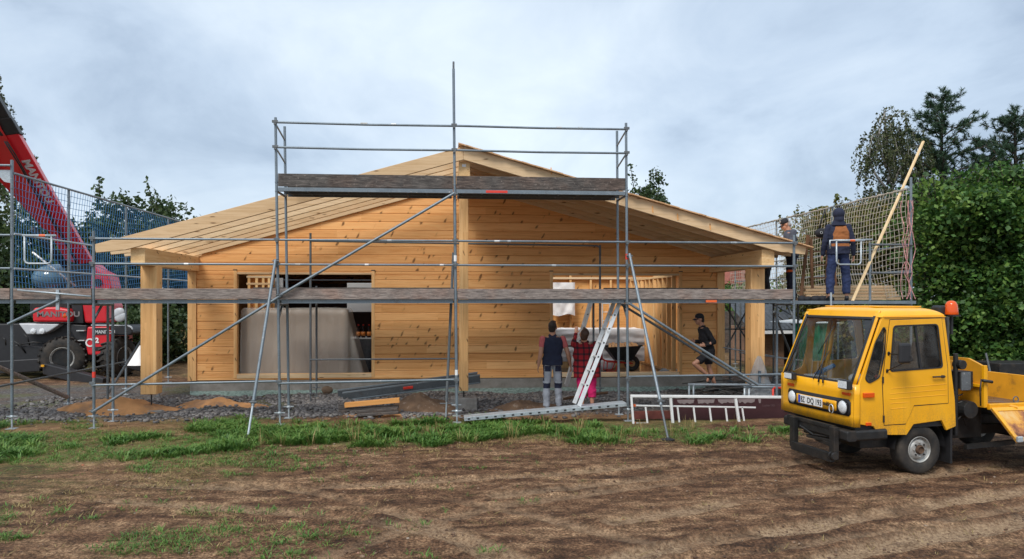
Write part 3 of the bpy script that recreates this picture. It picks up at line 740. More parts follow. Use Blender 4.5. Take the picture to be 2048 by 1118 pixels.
# --- spoil heaps (one mesh each)
def mound(name, px, py, rx, ry, h, mat, label, seed, cat='mound', grp=None):
    c = G(px, py); n1, n2 = 40, 26
    def fn(u, v):
        a = u*2*PI; rr = v; nx = c.x+math.cos(a)*rx*rr; ny = c.y+math.sin(a)*ry*rr
        k = max(0, 1-rr**1.6)
        nn = noise.fractal(Vector((nx*2+seed, ny*2, 0)), 1.0, 2.0, 4)*0.25+noise.noise(Vector((nx*14, ny*14, seed)))*0.05*k
        return Vector((nx, ny, gz(nx, ny)-0.02+h*k*(1+nn*1.5)+0.06*nn*k))
    mb = MB(); mb.grid(fn, n1, n2)
    return tag(mb.build(name, mat, smooth=True), label, cat, grp)
mound('sand_heap', 235, 822, 1.35, 0.55, 0.26, M['sand'], 'low heap of orange sand around the foot of the left scaffold', 1)
mound('sand_heap', 445, 812, 1.0, 0.45, 0.17, M['sand'], 'flat orange sand heap in front of the left window', 4)
mound('soil_heap', 850, 818, 0.72, 0.55, 0.30, M['dirtmound'], 'brown pile of dug out soil left of the middle post', 7)
mound('soil_heap', 1050, 815, 0.95, 0.5, 0.15, M['dirtmound'], 'flat soil heap between middle post and standing man', 9)
mound('sand_heap', 760, 832, 0.9, 0.3, 0.05, M['sand'], 'thin spread of orange sand below the timber offcuts', 12)
# ------------------------------------------------------------------ trees
def leaf_quads(P, size, r, aspect=1.6, up=0.35, drop=0.0, jitter=0.35):
    n = len(P); s = size*(1+jitter*(r.rand(n)*2-1))
    nrm = r.normal(size=(n, 3)); nrm[:,2] += up*2; nrm /= np.linalg.norm(nrm, axis=1)[:,None]
    d = r.normal(size=(n, 3)); d[:,2] -= drop*3; d -= nrm*np.sum(d*nrm, 1)[:,None]; d /= np.linalg.norm(d, axis=1)[:,None]+1e-9
    w = np.cross(nrm, d)
    a = d*(s*aspect*0.5)[:,None]; b = w*(s*0.5)[:,None]
    V = np.stack([P-a, P+b-a*0.1, P+a, P-b-a*0.1], 1).reshape(-1, 3)
    return V, np.arange(n*4).reshape(-1, 4)
def limb(mb, p0, p1, r0, r1, r, bend=0.12, seg=5):
    p0 = np.array(p0, float); p1 = np.array(p1, float); L = np.linalg.norm(p1-p0)
    off = r.normal(size=3)*L*bend; pts = []
    for i in range(seg+1):
        t_ = i/seg; pts.append(tuple(p0+(p1-p0)*t_+off*math.sin(PI*t_)))
    mb.tube(pts, [r0+(r1-r0)*i/seg for i in range(seg+1)], 6); return pts
def broad_tree(name, label, cat, base, height, crown_c, crown_r, nclump, nleaf, leaf, mat, seed, trunk_r=0.14, clump_r=0.5, group=None, bark='bark', spikes=0, low=0.0):
    r = np.random.RandomState(seed); root = thing(name, label, cat, base, group)
    mb = MB(); top = np.array(crown_c); cr_ = np.array(crown_r)
    limb(mb, base, (crown_c[0], crown_c[1], crown_c[2]+cr_[2]*0.3), trunk_r, trunk_r*0.35, r, 0.03, 7)
    d = r.normal(size=(nclump, 3)); d /= np.linalg.norm(d, axis=1)[:,None]
    rad = r.uniform(0.35, 1.0, nclump)**0.6
    C = top+d*cr_*rad[:,None]*(0.85+0.3*r.rand(nclump, 1))
    C[:,2] = np.maximum(C[:,2], base[2]+low)
    for c in C[:40]:
        t_ = r.uniform(0.3, 0.95); st = np.array(base)+(top+np.array([0,0,cr_[2]*0.3])-np.array(base))*t_
        limb(mb, st, c, trunk_r*0.28, 0.012, r, 0.08, 4)
    P = []
    for c in C:
        k = int(nleaf*r.uniform(0.5, 1.5)); q = r.normal(size=(k, 3)); q /= np.linalg.norm(q, axis=1)[:,None]
        cs = clump_r*r.uniform(0.6, 1.3)
        P.append(c+q*(r.rand(k, 1)**0.4)*cs*np.array([1.15, 1.15, 0.75]))
    for i in range(spikes):
        a = r.rand()*2*PI; c0 = top+np.array([math.cos(a)*cr_[0]*r.uniform(0, .9), math.sin(a)*cr_[1]*.5, cr_[2]*r.uniform(0.5, 0.95)])
        c1 = c0+np.array([r.normal()*0.15, 0, r.uniform(0.5, 1.1)])
        mb.tube([tuple(c0), tuple(c1)], [0.02, 0.006], 4)
        k = 50; tt = r.rand(k, 1); P.append(c0+(c1-c0)*tt+r.normal(size=(k, 3))*0.09)
    P = np.concatenate(P); P[:,2] = np.maximum(P[:,2], base[2]+0.05)
    mb.build('trunk', M[bark], root, smooth=True)
    V, F_ = leaf_quads(P, leaf, r)
    fast_mesh('crown', V, F_, M[mat], root, loc=base); return root
def gp(x, y): return (x, y, gz(x, y))
def at_px(px, Y): p = U(px, 600, Y); return gp(p.x, Y)

def pine(name, label, base, height, seed, rmax=2.2, lowest=0.35, dens=1.0, group=None, lean=0.0):
    r = np.random.RandomState(seed); root = thing(name, label, 'pine tree', base, group); mb = MB(); b = np.array(base, float)
    top = b+np.array([lean, 0, height]); limb(mb, b, top, 0.16, 0.03, r, 0.01, 8); tips = []
    n = int(30*dens)
    for i in range(n):
        t_ = lowest+(1-lowest)*(i/n)**0.9; st = b+(top-b)*t_; a = i*2.4+r.rand()*0.8
        L = rmax*(1-t_)**0.75*r.uniform(0.55, 1.1)/(1-lowest)**0.75+0.25
        e_ = st+np.array([math.cos(a)*L, math.sin(a)*L, L*r.uniform(0.15, 0.6)])
        pts = limb(mb, st, e_, 0.045*(1-t_)+0.018, 0.012, r, 0.08, 5)
        for j in range(int(6+L*9)):
            q = np.array(pts[min(5, int(r.uniform(1.4, 5.6)))]); dirn = r.normal(size=3)*0.6+np.array([math.cos(a), math.sin(a), 0.6])
            dirn /= np.linalg.norm(dirn); l2 = r.uniform(0.15, 0.42)*(0.6+0.4*L/rmax); e2 = q+dirn*l2
            mb.tube([tuple(q), tuple(e2)], [0.012, 0.006], 4, False); tips.append((q, e2))
    for j in range(4): tips.append((top, top+np.array([r.normal()*0.12, 0, 0.3])))
    # needles: thin quads fanned round every twig
    Q = np.array([a for a, _ in tips]); E = np.array([e for _, e in tips]); k = 34
    tt = r.uniform(0.35, 1.05, (len(Q), k, 1)); P = Q[:,None]+(E-Q)[:,None]*tt
    ax = (E-Q)/(np.linalg.norm(E-Q, axis=1)[:,None]+1e-9)
    dr = r.normal(size=P.shape)*0.75+ax[:,None]*0.9; dr /= np.linalg.norm(dr, axis=2)[...,None]
    sd = np.cross(dr, r.normal(size=P.shape)); sd /= np.linalg.norm(sd, axis=2)[...,None]
    ln = r.uniform(0.09, 0.17, P.shape[:2])[...,None]; w = 0.009
    V = np.stack([P-sd*w, P+sd*w, P+dr*ln+sd*w*0.4, P+dr*ln-sd*w*0.4], 2).reshape(-1, 3)
    mb.build('trunk', M['bark'], root, smooth=True)
    fast_mesh('crown', V, np.arange(len(V)).reshape(-1, 4), M['needle'], root, loc=base); return root

def birch(name, label, base, tops, seed, nstr=34, leaf=0.06, strand=1.6, spread=1.0):
    r = np.random.RandomState(seed); root = thing(name, label, 'birch tree', base); mb = MB(); b = np.array(base, float); P = []
    T0 = np.array(tops[0], float); limb(mb, b, T0, 0.13, 0.02, r, 0.015, 8)
    for tp in tops:
        tp = np.array(tp, float); st = b+(T0-b)*max(0.3, min(0.85, (tp[2]-b[2])/(T0[2]-b[2])-0.22))
        if tp is not T0: limb(mb, st, tp, 0.05, 0.012, r, 0.07, 6)
        for j in range(nstr):
            t_ = r.uniform(0.35, 1.0); q = st+(tp-st)*t_; a = r.rand()*2*PI; d = r.uniform(0.15, 0.75)*spread
            q1 = q+np.array([math.cos(a)*d, math.sin(a)*d, 0.22]); L = strand*r.uniform(0.3, 1.0)
            q2 = q1+np.array([math.cos(a)*0.15, math.sin(a)*0.15, -L*0.4]); q3 = q2+np.array([r.normal()*0.06, r.normal()*0.06, -L*0.6])
            mb.tube([tuple(q), tuple(q1), tuple(q2), tuple(q3)], [0.012, 0.007, 0.005, 0.003], 4, False)
            for A, B_, k in ((q, q1, 14), (q1, q2, 24), (q2, q3, 34)):
                tt = r.rand(k, 1); P.append(A+(B_-A)*tt+r.normal(size=(k, 3))*0.05)
    P = np.concatenate(P)
    mb.build('trunk', M['birchbark'], root, smooth=True)
    V, F_ = leaf_quads(P, leaf, r, 1.5, 0.0, 0.6); fast_mesh('crown', V, F_, M['leaf_birch'], root, loc=base); return root

# right: tall broad-leaved hedge tree (fills the right edge), pines and birch behind
def pt(px, py, Y): return tuple(U(px, py, Y))
def hedge(name, label, seed, x0, x1, Y, ztop, depth, n, leaf=0.085, mat='leaf_hedge', zlow=1.0, group=None):
    """dense crown: leaf clumps over a lumpy rounded front, several stems"""
    r = np.random.RandomState(seed); cx = (x0+x1)/2; base = gp(cx, Y+depth/2); root = thing(name, label, 'tree', base, group)
    mb = MB(); P = []
    for i in range(5):
        sx = cx+(i-2)*(x1-x0)*0.16; limb(mb, gp(sx, Y+depth*0.5), (sx+r.normal()*0.3, Y+depth*0.5, ztop*0.8), 0.09, 0.02, r, 0.05, 6)
        for j in range(9):
            z = r.uniform(0.8, ztop*0.75); limb(mb, (sx, Y+depth*0.5, z), (sx+r.normal()*0.9, Y+r.uniform(0.1, depth), z+r.uniform(0.2, 1.2)), 0.03, 0.008, r, 0.1, 4)
    hx = (x1-x0)/2
    for i in range(n):
        # clump on the outer shell of a super-ellipsoid
        u = r.uniform(-1, 1); z = r.uniform(zlow, ztop); k = (z-zlow)/(ztop-zlow)
        prof = min(1, (1-max(0, (k-0.80)/0.20)**2.0+0.001))**0.5*(0.86+0.14*min(1, k/0.2))
        yy = -1*(max(0, 1-abs(u)**3)**0.5)*prof if r.rand() < 0.75 else r.uniform(-1, 1)*prof
        lump = 0.80+0.50*noise.noise(Vector((u*hx*0.7+seed, z*0.8, yy)))+0.30*noise.noise(Vector((u*hx*1.9, z*1.9, seed)))
        c = np.array([cx+u*hx*prof*(.6+.4*lump), Y+depth/2+yy*depth/2*lump*1.1, z+0.6*(lump-.8)*k])
        m = int(r.uniform(16, 52)); q = r.normal(size=(m, 3))*np.array([0.19, 0.19, 0.10]); q[:,2] -= 0.35*(q[:,0]**2+q[:,1]**2)/0.1*0.1
        P.append(c+q)
    for i in range(int(n*0.06)):      # shoots sticking out of the crown
        u = r.uniform(-.95, .95); c0 = np.array([cx+u*hx, Y+depth/2+r.uniform(-1, .6)*depth*.35, ztop-.15-.5*u*u]); d_ = np.array([r.normal()*.35, r.normal()*.2, r.uniform(.25, .75)])
        tt = r.rand(26, 1); P.append(c0+d_*tt+r.normal(size=(26, 3))*.07); mb.tube([tuple(c0), tuple(c0+d_)], [.012, .004], 4, False)
    P = np.concatenate(P); V, F_ = leaf_quads(P, leaf, r, 1.35, 0.55, 0, 0.5)
    mb.build('trunk', M['bark'], root, smooth=True); fast_mesh('crown', V, F_, M[mat], root, loc=base); return root
hx0 = U(1815, 600, 18.2).x
hedge('broadleaf_tree', 'tall dense dark green leafy tree filling the right edge behind the yellow truck', 5, hx0, hx0+4.4, 16.6, 5.05, 3.4, 2300, zlow=0.75)
hedge('broadleaf_tree', 'dense leafy tree at the right edge of the picture beside the tall hedge tree', 6, hx0+3.2, hx0+8.4, 18.6, 5.7, 3.6, 1800, zlow=0.6)
hedge('broadleaf_tree', 'yellowing leafy tree behind the cream net and the leaning batten', 8, U(1625,600,23).x, U(1850,600,23).x, 22.6, 5.0, 3.0, 1000, 0.10, 'leaf_autumn', 0.4)
broad_tree('young_tree', 'sparse young tree with brownish leaves behind the two men on the right scaffold', 'tree', at_px(1622, 27), 5,
           pt(1632, 520, 27), (1.4, 0.9, 1.5), 110, 60, 0.085, 'leaf_autumn', 15, 0.07, 0.36, spikes=4, low=0.5)
birch('birch', 'drooping birch left of the tall pine at the upper right', at_px(1790, 26), [pt(1768, 225, 26), pt(1742, 385, 26), pt(1800, 262, 26), pt(1825, 300, 26.4), pt(1790, 420, 26), pt(1730, 400, 25.6), pt(1745, 270, 26)], 3, 22, 0.065, 1.5, 1.15)
pine('pine_tree', 'tall open crowned pine standing alone above the hedge tree', at_px(1884, 27), 9.9, 4, 2.5, 0.45, 1.9)
pine('pine_tree', 'lower dark pine filling the gap between birch and tall pine', at_px(1842, 28), 8.2, 14, 2.4, 0.45, 1.5)
pine('pine_tree', 'wide pine cut by the right edge of the picture', at_px(2030, 27), 9.3, 9, 3.6, 0.40, 2.4)
pine('pine_tree', 'short pine between the tall pine and the one at the edge', at_px(1968, 28), 7.9, 19, 2.4, 0.45, 1.5)
# behind the roof
broad_tree('small_tree', 'treetop showing above the right roof slope behind the house', 'tree', at_px(1300, 36), 8,
           pt(1298, 420, 36), (1.05, 1.0, 1.35), 40, 70, 0.10, 'leaf_dark', 23, 0.12, 0.4, spikes=6, low=2.0)
# left background
birch('birch', 'birch at the left edge behind the red boom', at_px(-35, 31), [pt(-45, 130, 31), pt(5, 200, 31), pt(22, 245, 31.5), pt(48, 320, 31), pt(72, 400, 31), pt(-20, 260, 30.5)], 8, 20, 0.075, 1.3, 1.0)
lt = [(-60,24,5.2,'dark dense tree at the left edge behind the netting'), (60,28,5.2,'dark tree behind the red boom and the blue netting'), (165,31,5.4,'dark tree behind the orange rotating boom foot and turret'),
      (250,30,5.9,'dark tree with spiky top twigs left of the roof eave'), (335,32,5.9,'dark leafy tree just above the left eave of the roof'), (420,34,5.0,'dark tree behind the left end of the wooden house')]
lt[2] = (165,31,5.4,'dark tree right of the red boom behind the blue netting')
for i, (px_, Y_, h_, lb) in enumerate(lt):
    b_ = at_px(px_, Y_); c_ = (b_[0], b_[1], b_[2]+(h_-b_[2])*0.52)
    broad_tree('dark_tree', lb, 'tree', b_, h_, c_, (1.75, 1.2, (h_-b_[2])*0.50), 150, 60, 0.11, 'leaf_dark', 40+i, 0.16, 0.52, 'dark trees behind the left scaffold', spikes=(9 if i in (3, 4) else 2), low=0.3)
for i, (px_, Y_) in enumerate([(275, 25.5), (345, 26.5), (225, 27)]):
    b_ = at_px(px_, Y_); broad_tree('shrub', ['dark shrub just beyond the white bag left of the house', 'dark shrub in the gap between left porch post and wall', 'dark shrub behind the rear fender of the red machine'][i], 'shrub', b_, 2.4, (b_[0], b_[1], b_[2]+.9), (1.0, .8, 1.0), 50, 60, .10, 'leaf_dark', 80+i, .05, .42, low=.1)
for i, (px_, py_, Y_) in enumerate([(1500, 560, 34), (1560, 575, 36), (1450, 570, 38)]):
    b_ = at_px(px_, Y_); c_ = (b_[0], b_[1], 1.6)
    broad_tree('shrub', ['green shrub far behind the right porch post', 'low green bush beyond the black tin roof', 'green bush far behind the corner of the wooden wall'][i], 'shrub', b_, 3, c_, (1.5, 1.0, 1.5), 60, 50, 0.11, 'leaf_hedge', 60+i, 0.05, 0.5, low=0.1)
# ------------------------------------------------------------------ the timber house
YW = 17.6; YP = 15.2; YR = 14.45; YB = 25.5; ZF = 0.34
XL = U(378, 700, YW).x; XR = U(1447, 700, YW).x
AP = U(927, 293, YR); TL = U(188, 489, YR); TR = U(1613, 494, YR)
SL = (AP.z-TL.z)/(AP.x-TL.x); SR = (AP.z-TR.z)/(TR.x-AP.x); RH = 0.25
def roof_top(x): return AP.z-(SL*(AP.x-x) if x < AP.x else SR*(x-AP.x))
house = thing('wooden_house', 'unfinished single storey house of pine boards with open rafters and porch, behind the scaffold', 'house', (AP.x, (YW+YB)/2, 0))
# gable wall boarded in rows, openings left free
W1 = (U(474, 700, YW).x, U(743, 700, YW).x, U(500, 748, YW).z, U(600, 549, YW).z)
W2 = (U(1106, 700, YW).x, U(1358, 700, YW).x, U(1200, 745, YW).z, U(1200, 551, YW).z)
def gable(y0, y1, row, holes, xl, xr, z0, zt_off, gap=0.004, cham=0.009):
    mb = MB(); zs = [z0]
    k = 0
    while zs[-1] < AP.z: zs.append(zs[-1]+row)
    zcut = sorted(set(zs+[h[2] for h in holes]+[h[3] for h in holes]))
    def lim(z):
        a = max(xl, AP.x-(AP.z-zt_off-z)/SL); b = min(xr, AP.x+(AP.z-zt_off-z)/SR); return a, b
    for za, zb in zip(zcut[:-1], zcut[1:]):
        if zb-za < 0.004: continue
        a0, b0 = lim(za); a1, b1 = lim(zb)
        if b0-a0 < 0.05: continue
        if b1 < a1: a1 = b1 = AP.x; 
        is_row = any(abs(za-q) < 1e-6 for q in zs)
        zlo = za+(gap if is_row else 0)
        cuts = [(None, None)]
        hs = sorted([h for h in holes if h[2] < zb-1e-4 and h[3] > za+1e-4], key=lambda h: h[0])
        segs = []; cur = None
        xs_ = [(a0, a1)]
        for h in hs: segs.append((xs_[-1], (h[0], h[0]))); xs_.append((h[1], h[1]))
        segs.append((xs_[-1], (b0, b1)))
        for (l0, l1), (r0, r1) in segs:
            # board with chamfered lower and upper front edge
            c = min(cham, (zb-zlo)*0.2)
            vs = [(l0, y0+c, zlo), (r0, y0+c, zlo), (r0, y0, zlo+c), (l0, y0, zlo+c), (l1, y0, zb-c), (r1, y0, zb-c), (r1, y0+c, zb), (l1, y0+c, zb),
                  (l0, y1, zlo), (r0, y1, zlo), (l1, y1, zb), (r1, y1, zb)]
            mb.add(vs, [(0,1,2,3), (3,2,5,4), (4,5,6,7), (7,6,11,10), (8,9,1,0), (10,11,9,8), (0,3,4,7,10,8), (1,9,11,6,5,2)])
    return mb
gable(YW, YW+0.07, 0.192, [W1, W2], XL+0.17, XR-0.17, ZF, RH+0.002).build('gable_wall', M['cladding'], house)
_a, _b = XL+.12, XR-.12; _zt = lambda x: roof_top(x)-RH-.03      # dark backing seen only in the joints
q_ = [Vector((x, z, 0)) for x, z in ((_a, ZF), (_b, ZF), (_b, _zt(_b)), (AP.x, _zt(AP.x)), (_a, _zt(_a)))]
h_ = [[Vector((x, z, 0)) for x, z in ((W[0]-.02, W[2]-.05), (W[0]-.02, W[3]+.03), (W[1]+.02, W[3]+.03), (W[1]+.02, W[2]-.05))] for W in (W1, W2)]
from mathutils.geometry import tessellate_polygon
fl_ = [p for l in [q_]+h_ for p in l]; mb = MB(); mb.add([(p.x, YW+.078, p.y) for p in fl_], [tuple(t_) for t_ in tessellate_polygon([q_]+h_)]); mb.build('wall_backing', M['darkroof'], house, solid=.006)
def board(name, x0, x1, y0, y1, z0, z1, mat, bevel=0.004, parent=house): return MB().box(x0, x1, y0, y1, z0, z1).build(name, M[mat], parent, bevel=bevel)
for x0, x1 in ((XL-0.02, XL+0.165), (XR-0.165, XR+0.02)):
    xm = max(abs(x0), abs(x1))*(1 if x0 > 0 else -1)
    board('corner_post', x0, x1, YW-0.035, YW+0.14, ZF, roof_top(xm)-RH-0.01, 'beam_z')
# window openings: jambs with dark notches, sill, lintel underside
for W in (W1, W2):
    board('window_jamb', W[0]-0.075, W[0]-0.002, YW-0.012, YW+0.14, W[2]-0.09, W[3]+0.09, 'beam_z')
    board('window_jamb', W[1]+0.002, W[1]+0.075, YW-0.012, YW+0.14, W[2]-0.09, W[3]+0.09, 'beam_z')
    for xx in (W[0]-0.04, W[1]+0.04): board('notch', xx-0.045, xx+0.045, YW-0.015, YW+0.02, W[3]+0.092, W[3]+0.112, 'black', 0)
    board('window_sill', W[0]+0.001, W[1]-0.001, YW-0.016, YW+0.14, W[2]-0.10, W[2]-0.002, 'beam_x')
    board('window_head', W[0]+0.001, W[1]-0.001, YW-0.006, YW+0.14, W[3]+0.002, W[3]+0.05, 'beam_x')
# foundation and floor
MB().box(XL+0.02, XR-0.02, YW-0.0, YB, -0.3, ZF-0.012).build('foundation', M['foundation'], house, bevel=0.01)
MB().box(XL+0.1, XR-0.1, YW+0.16, YB-0.2, ZF-0.01, ZF+0.03).build('floor_slab', M['wetfloor'], house)
# side and back walls
def sidewall(name, x0, x1):
    mb = MB(); z = ZF; zt = roof_top(x0)-RH-0.03
    while z < zt: mb.box(x0, x1, YW+0.145, YB, z+0.006, min(z+0.192, zt)); z += 0.192
    mb.build(name, M['board_x'], house)
sidewall('left_side_wall', XL, XL+0.07); sidewall('right_side_wall', XR-0.07, XR)
gable(YB, YB+0.07, 0.192, [], XL, XR, ZF, RH+0.002).build('rear_wall', M['inner_clad'], house)
# eave purlins, ridge beam, posts
PXL = U(303, 700, YP).x; PXR = U(1510, 700, YP).x; PXM = U(927.5, 700, YP).x
zPb = U(303, 533, YP).z
for px_ in (PXL, PXR):
    b = MB().box(px_-0.13, px_+0.13, YR+0.1, YB, zPb, roof_top(px_)-RH-0.005+0.0); b.build('eave_beam', M['beam_y'], house, bevel=0.008)
    b = MB().box(px_-0.15, px_+0.15, YP-0.15, YP+0.15, U(303, 787, YP).z, zPb-0.003); b.build('porch_post', M['beam_z'], house, bevel=0.01)
zRb = U(927, 353, YR+.1).z
MB().box(PXM-0.11, PXM+0.11, YR+0.12, YB, zRb, AP.z-RH-0.01).build('ridge_beam', M['beam_y'], house, bevel=0.008)
MB().box(PXM-0.045, PXM+0.03, YR+0.113, YR+0.117, zRb+0.19, zRb+0.24).build('beam_label', M['pvc_white'], house)
MB().box(PXM-0.09, PXM+0.09, YP-0.09, YP+0.09, U(927, 781, YP).z, zRb-0.003).build('porch_post', M['beam_z'], house, bevel=0.008)
for px_ in (PXL, PXR, PXM):
    w = 0.22 if px_ != PXM else 0.21; h = 0.03 if px_ != PXM else 0.20
    MB().box(px_-w*1.25, px_+w*1.25, YP-w, YP+w, -0.25, h+0.02).build('post_footing', M['concrete'], house, bevel=0.02)
    MB().tube([(px_, YP, h), (px_, YP, 0.46)], 0.014, 8).box(px_-.06, px_+.06, YP-.06, YP+.06, 0.405, 0.42).build('post_anchor', M['blackmetal'], house)
# rafters
def rafter(y0, th, left, ext=0.0):
    mb = MB(); n = 1
    T = TL if left else TR; sgn = -1 if left else 1; S = SL if left else SR
    xa = AP.x+sgn*0.002; x1 = T.x
    zt = lambda x: AP.z-S*abs(x-AP.x)
    cut = 0.14   # plumb cut with a slanted nose
    poly = [(xa, zt(xa)), (x1, zt(x1)), (x1-sgn*0.03, zt(x1)-0.15), (x1-sgn*0.55, zt(x1-sgn*0.55)-RH), (xa, zt(xa)-RH)]
    mb.prism(poly, (0, y0, 0), (1,0,0), (0,0,1), (0, th, 0)); return mb
ys_ = [YR]+[YR+0.62*k for k in range(1, 6)]+[YW+0.2+0.8*k for k in range(9)]
for i, y in enumerate(ys_):
    rafter(y, 0.08, True).build('rafter', M['beam_x'], house, bevel=0.004)
for i, y in enumerate([YR]+[YR+0.62*k for k in range(1, 6)]+[YW+0.2]):
    rafter(y, 0.08, False).build('rafter', M['beam_x'], house, bevel=0.004)
# boarding over the right slope: boards run front to back, rough ends show along the verge
rr = random.Random(4); mb = MB(); x = AP.x-0.10; k = 0
L_ = math.hypot(1, SR)
xe = TR.x+0.10
while x < xe:
    w = 0.135; a = x; b = min(x+w-0.004, xe); e0 = rr.uniform(-0.02, 0.03)
    za, zb = AP.z-SR*(a-AP.x)+0.004, AP.z-SR*(b-AP.x)+0.004
    th = 0.024
    mb.add([(a, YR-0.10+e0, za), (b, YR-0.10+e0, zb), (b, YW+0.3, zb), (a, YW+0.3, za), (a, YR-0.10+e0, za+th), (b, YR-0.10+e0, zb+th), (b, YW+0.3, zb+th), (a, YW+0.3, za+th)],
           [(0,3,2,1),(4,5,6,7),(0,1,5,4),(1,2,6,5),(2,3,7,6),(3,0,4,7)])
    x += w
mb.build('roof_boarding', M['board_x'], house)
mb = MB()   # splinters of resin / ragged film hanging at the verge
for px_, py_ in ((1102, 335), (1166, 355), (1305, 412), (1355, 427), (1420, 447)):
    p = U(px_, py_, YR-0.006); mb.beam(p, p+Vector((0.01, 0, -0.13)), 0.018, 0.01, (0,1,0))
mb.build('chip', M['lumber'], house)
# dark closed ceiling above the left room, dividing wall
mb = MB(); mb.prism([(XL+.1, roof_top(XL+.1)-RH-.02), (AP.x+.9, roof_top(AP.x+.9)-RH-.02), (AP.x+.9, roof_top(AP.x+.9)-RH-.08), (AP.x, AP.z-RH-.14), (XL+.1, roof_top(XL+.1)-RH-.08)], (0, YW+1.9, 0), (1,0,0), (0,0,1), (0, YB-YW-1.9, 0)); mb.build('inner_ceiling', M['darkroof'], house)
mb = MB(); mb.prism([(XL+.1, roof_top(XL+.1)+.03), (AP.x, AP.z+.03), (AP.x, AP.z+.006), (XL+.1, roof_top(XL+.1)+.006)], (0, YW+1.8, 0), (1,0,0), (0,0,1), (0, YB-YW-1.6, 0)); mb.build('added_shade_boarding', M['board_x'], house)  # unseen boards added over the left rafters to keep the room below dark
xd = U(925, 600, YW+.5).x
MB().box(xd-0.05, xd+0.05, YW+0.16, YB, ZF+0.03, 4.3).build('dividing_wall', M['inner_clad'], house)
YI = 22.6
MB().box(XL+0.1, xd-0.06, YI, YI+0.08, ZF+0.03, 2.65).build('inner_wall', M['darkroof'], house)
# lined inner wall of the right room with studs
z = ZF+0.03; mb = MB()
while z < 2.9: mb.box(xd+0.06, XR-0.3, YI, YI+0.04, z, z+0.186); z += 0.192
mb.build('lined_wall', M['inner_clad'], house)
def studs(pts, z0, z1, along, plate=True, mid=None):
    for (x, y) in pts: board('stud', x-0.03, x+0.03, y-0.05, y+0.05, z0, z1, 'stud', 0.003)
xs_ = np.arange(xd+0.25, XR-0.2, 0.62)
studs([(x, YI-0.06) for x in xs_], ZF+0.03, 2.78, 'x')
for z in (2.80, 2.98): board('plate', xd+0.1, XR-0.2, YI-0.11, YI-0.005, z, z+0.06, 'beam_x')
for x in xs_[:6]: board('block', x-0.03, x+0.03, YI-0.10, YI-0.01, 2.862, 2.978, 'stud', 0)
xw = U(1345, 650, YW+0.6).x
for i, y in enumerate(np.arange(YW+0.5, YI-0.2, 0.42)):
    board('stud', xw-0.05, xw+0.05, y-0.03, y+0.03, ZF+0.09, 2.74, 'stud', 0.003)
for z in (ZF+0.031, 2.742, 2.90): board('plate', xw-0.05, xw+0.05, YW+0.45, YI-0.2, z, z+0.055, 'beam_y')
for y in (19.1, 20.4): MB().beam((xw-0.07, y, ZF+.1), (xw-0.07, y+0.5, 2.7), 0.04, 0.09, (1,0,0)).build('wind_brace', M['stud'], house)
MB().box(XR-0.12, XR-0.09, YW+0.16, YB-.1, ZF+.03, 2.95).build('lining_board', M['inner_clad'], house)
# stud frame at the left edge of the left window
xs0 = U(487, 650, YW+0.7).x
for x in (xs0-.04, xs0+0.14, xs0+0.30, xs0+.44): board('stud', x-0.03, x+0.03, YW+1.35, YW+1.43, ZF+.03, 2.75, 'stud', 0.003)
for z in (2.55, 2.72): board('plate', xs0-.1, xs0+.55, YW+1.345, YW+1.435, z, z+0.05, 'beam_x')
MB().box(xs0-.1, xs0+.55, YW+1.45, YW+1.48, ZF+.03, 2.8).build('lining_board', M['inner_clad'], house)
# white panels in the left room
def slab(name, a, b, Y, th, mat, label, cat, bevel=0.01, group=None, parent=None):
    p = U(a[0], a[1], Y); q = U(b[0], b[1], Y)
    o = MB().box(min(p.x,q.x), max(p.x,q.x), Y, Y+th, min(p.z,q.z), max(p.z,q.z)).build(name, M[mat], parent, bevel=bevel)
    return tag(o, label, cat, group) if parent is None else o
slab('plaster_board', (528, 556), (566, 660), YW+1.6, .06, 'whiteboard', 'narrow white board standing in the dark left room', 'board')
slab('plaster_board', (694, 566), (752, 624), YW+1.7, .08, 'whiteboard', 'wide white board behind the deck at the right of the left window', 'board')

# ---- things in the left room
def drape(name, x0, x1, y0, y1, z0, z1, mat, label, cat, flare_r=0.35, flare_l=0.05, seed=0, thick=0):
    """sheet laid over a block: top, front and both ends falling to the floor in folds"""
    mb = MB(); nx, nz = 90, 26
    def prof(s):       # along x: left hem -> up -> top -> down -> right hem
        H = z1-z0; Wd = x1-x0; T = 2*H+Wd; d = s*T
        if d < H: k = 1-d/H; return x0-flare_l*k**1.5-0.02, z0+d
        if d > H+Wd: k = (d-H-Wd)/H; return x1+flare_r*k**1.4+0.02, z1-(d-H-Wd)
        return x0+(d-H), z1
    def fn(u, v):
        X, Z = prof(u); nn = noise.noise(Vector((X*2.2+seed, Z*1.1, 0)))*0.07+noise.noise(Vector((X*8+seed+Z*1.5, Z*1.6, 3)))*0.05
        if v < 0.35:   # front curtain rising
            k = v/0.35; y = y0-0.05-0.08*(1-k)+nn*(1.5-k); zz = z0+(Z-z0)*k
            if Z >= z1-1e-6: return Vector((X+nn*0.2, y, z0+(z1-z0)*k))
            return Vector((X, y+(1-(Z-z0)/(z1-z0))*0.03, z0+(Z-z0)*k))
        k = (v-0.35)/0.65
        return Vector((X+nn*0.4, y0+(y1-y0)*k, Z+nn*0.35*(1 if Z >= z1-1e-6 else 0.2)))
    mb.grid(fn, nx, nz); o = mb.build(name, M[mat], smooth=True); return tag(o, label, cat)
c0 = U(500, 740, YW+0.6); c1 = U(692, 618, YW+0.6)
st = thing('board_stack', 'brown stack of boards standing under milky film in the left window', 'stack', ((c0.x+c1.x)/2, YW+.75, ZF+.03))
rr = random.Random(2); z = ZF+0.05
M['brownstack'] = wood('dull_boards', (0.30,0.21,0.155), (0.22,0.15,0.11), axis=0, rowaxis=2, row=0.3, knots=0.15, var=0.5)
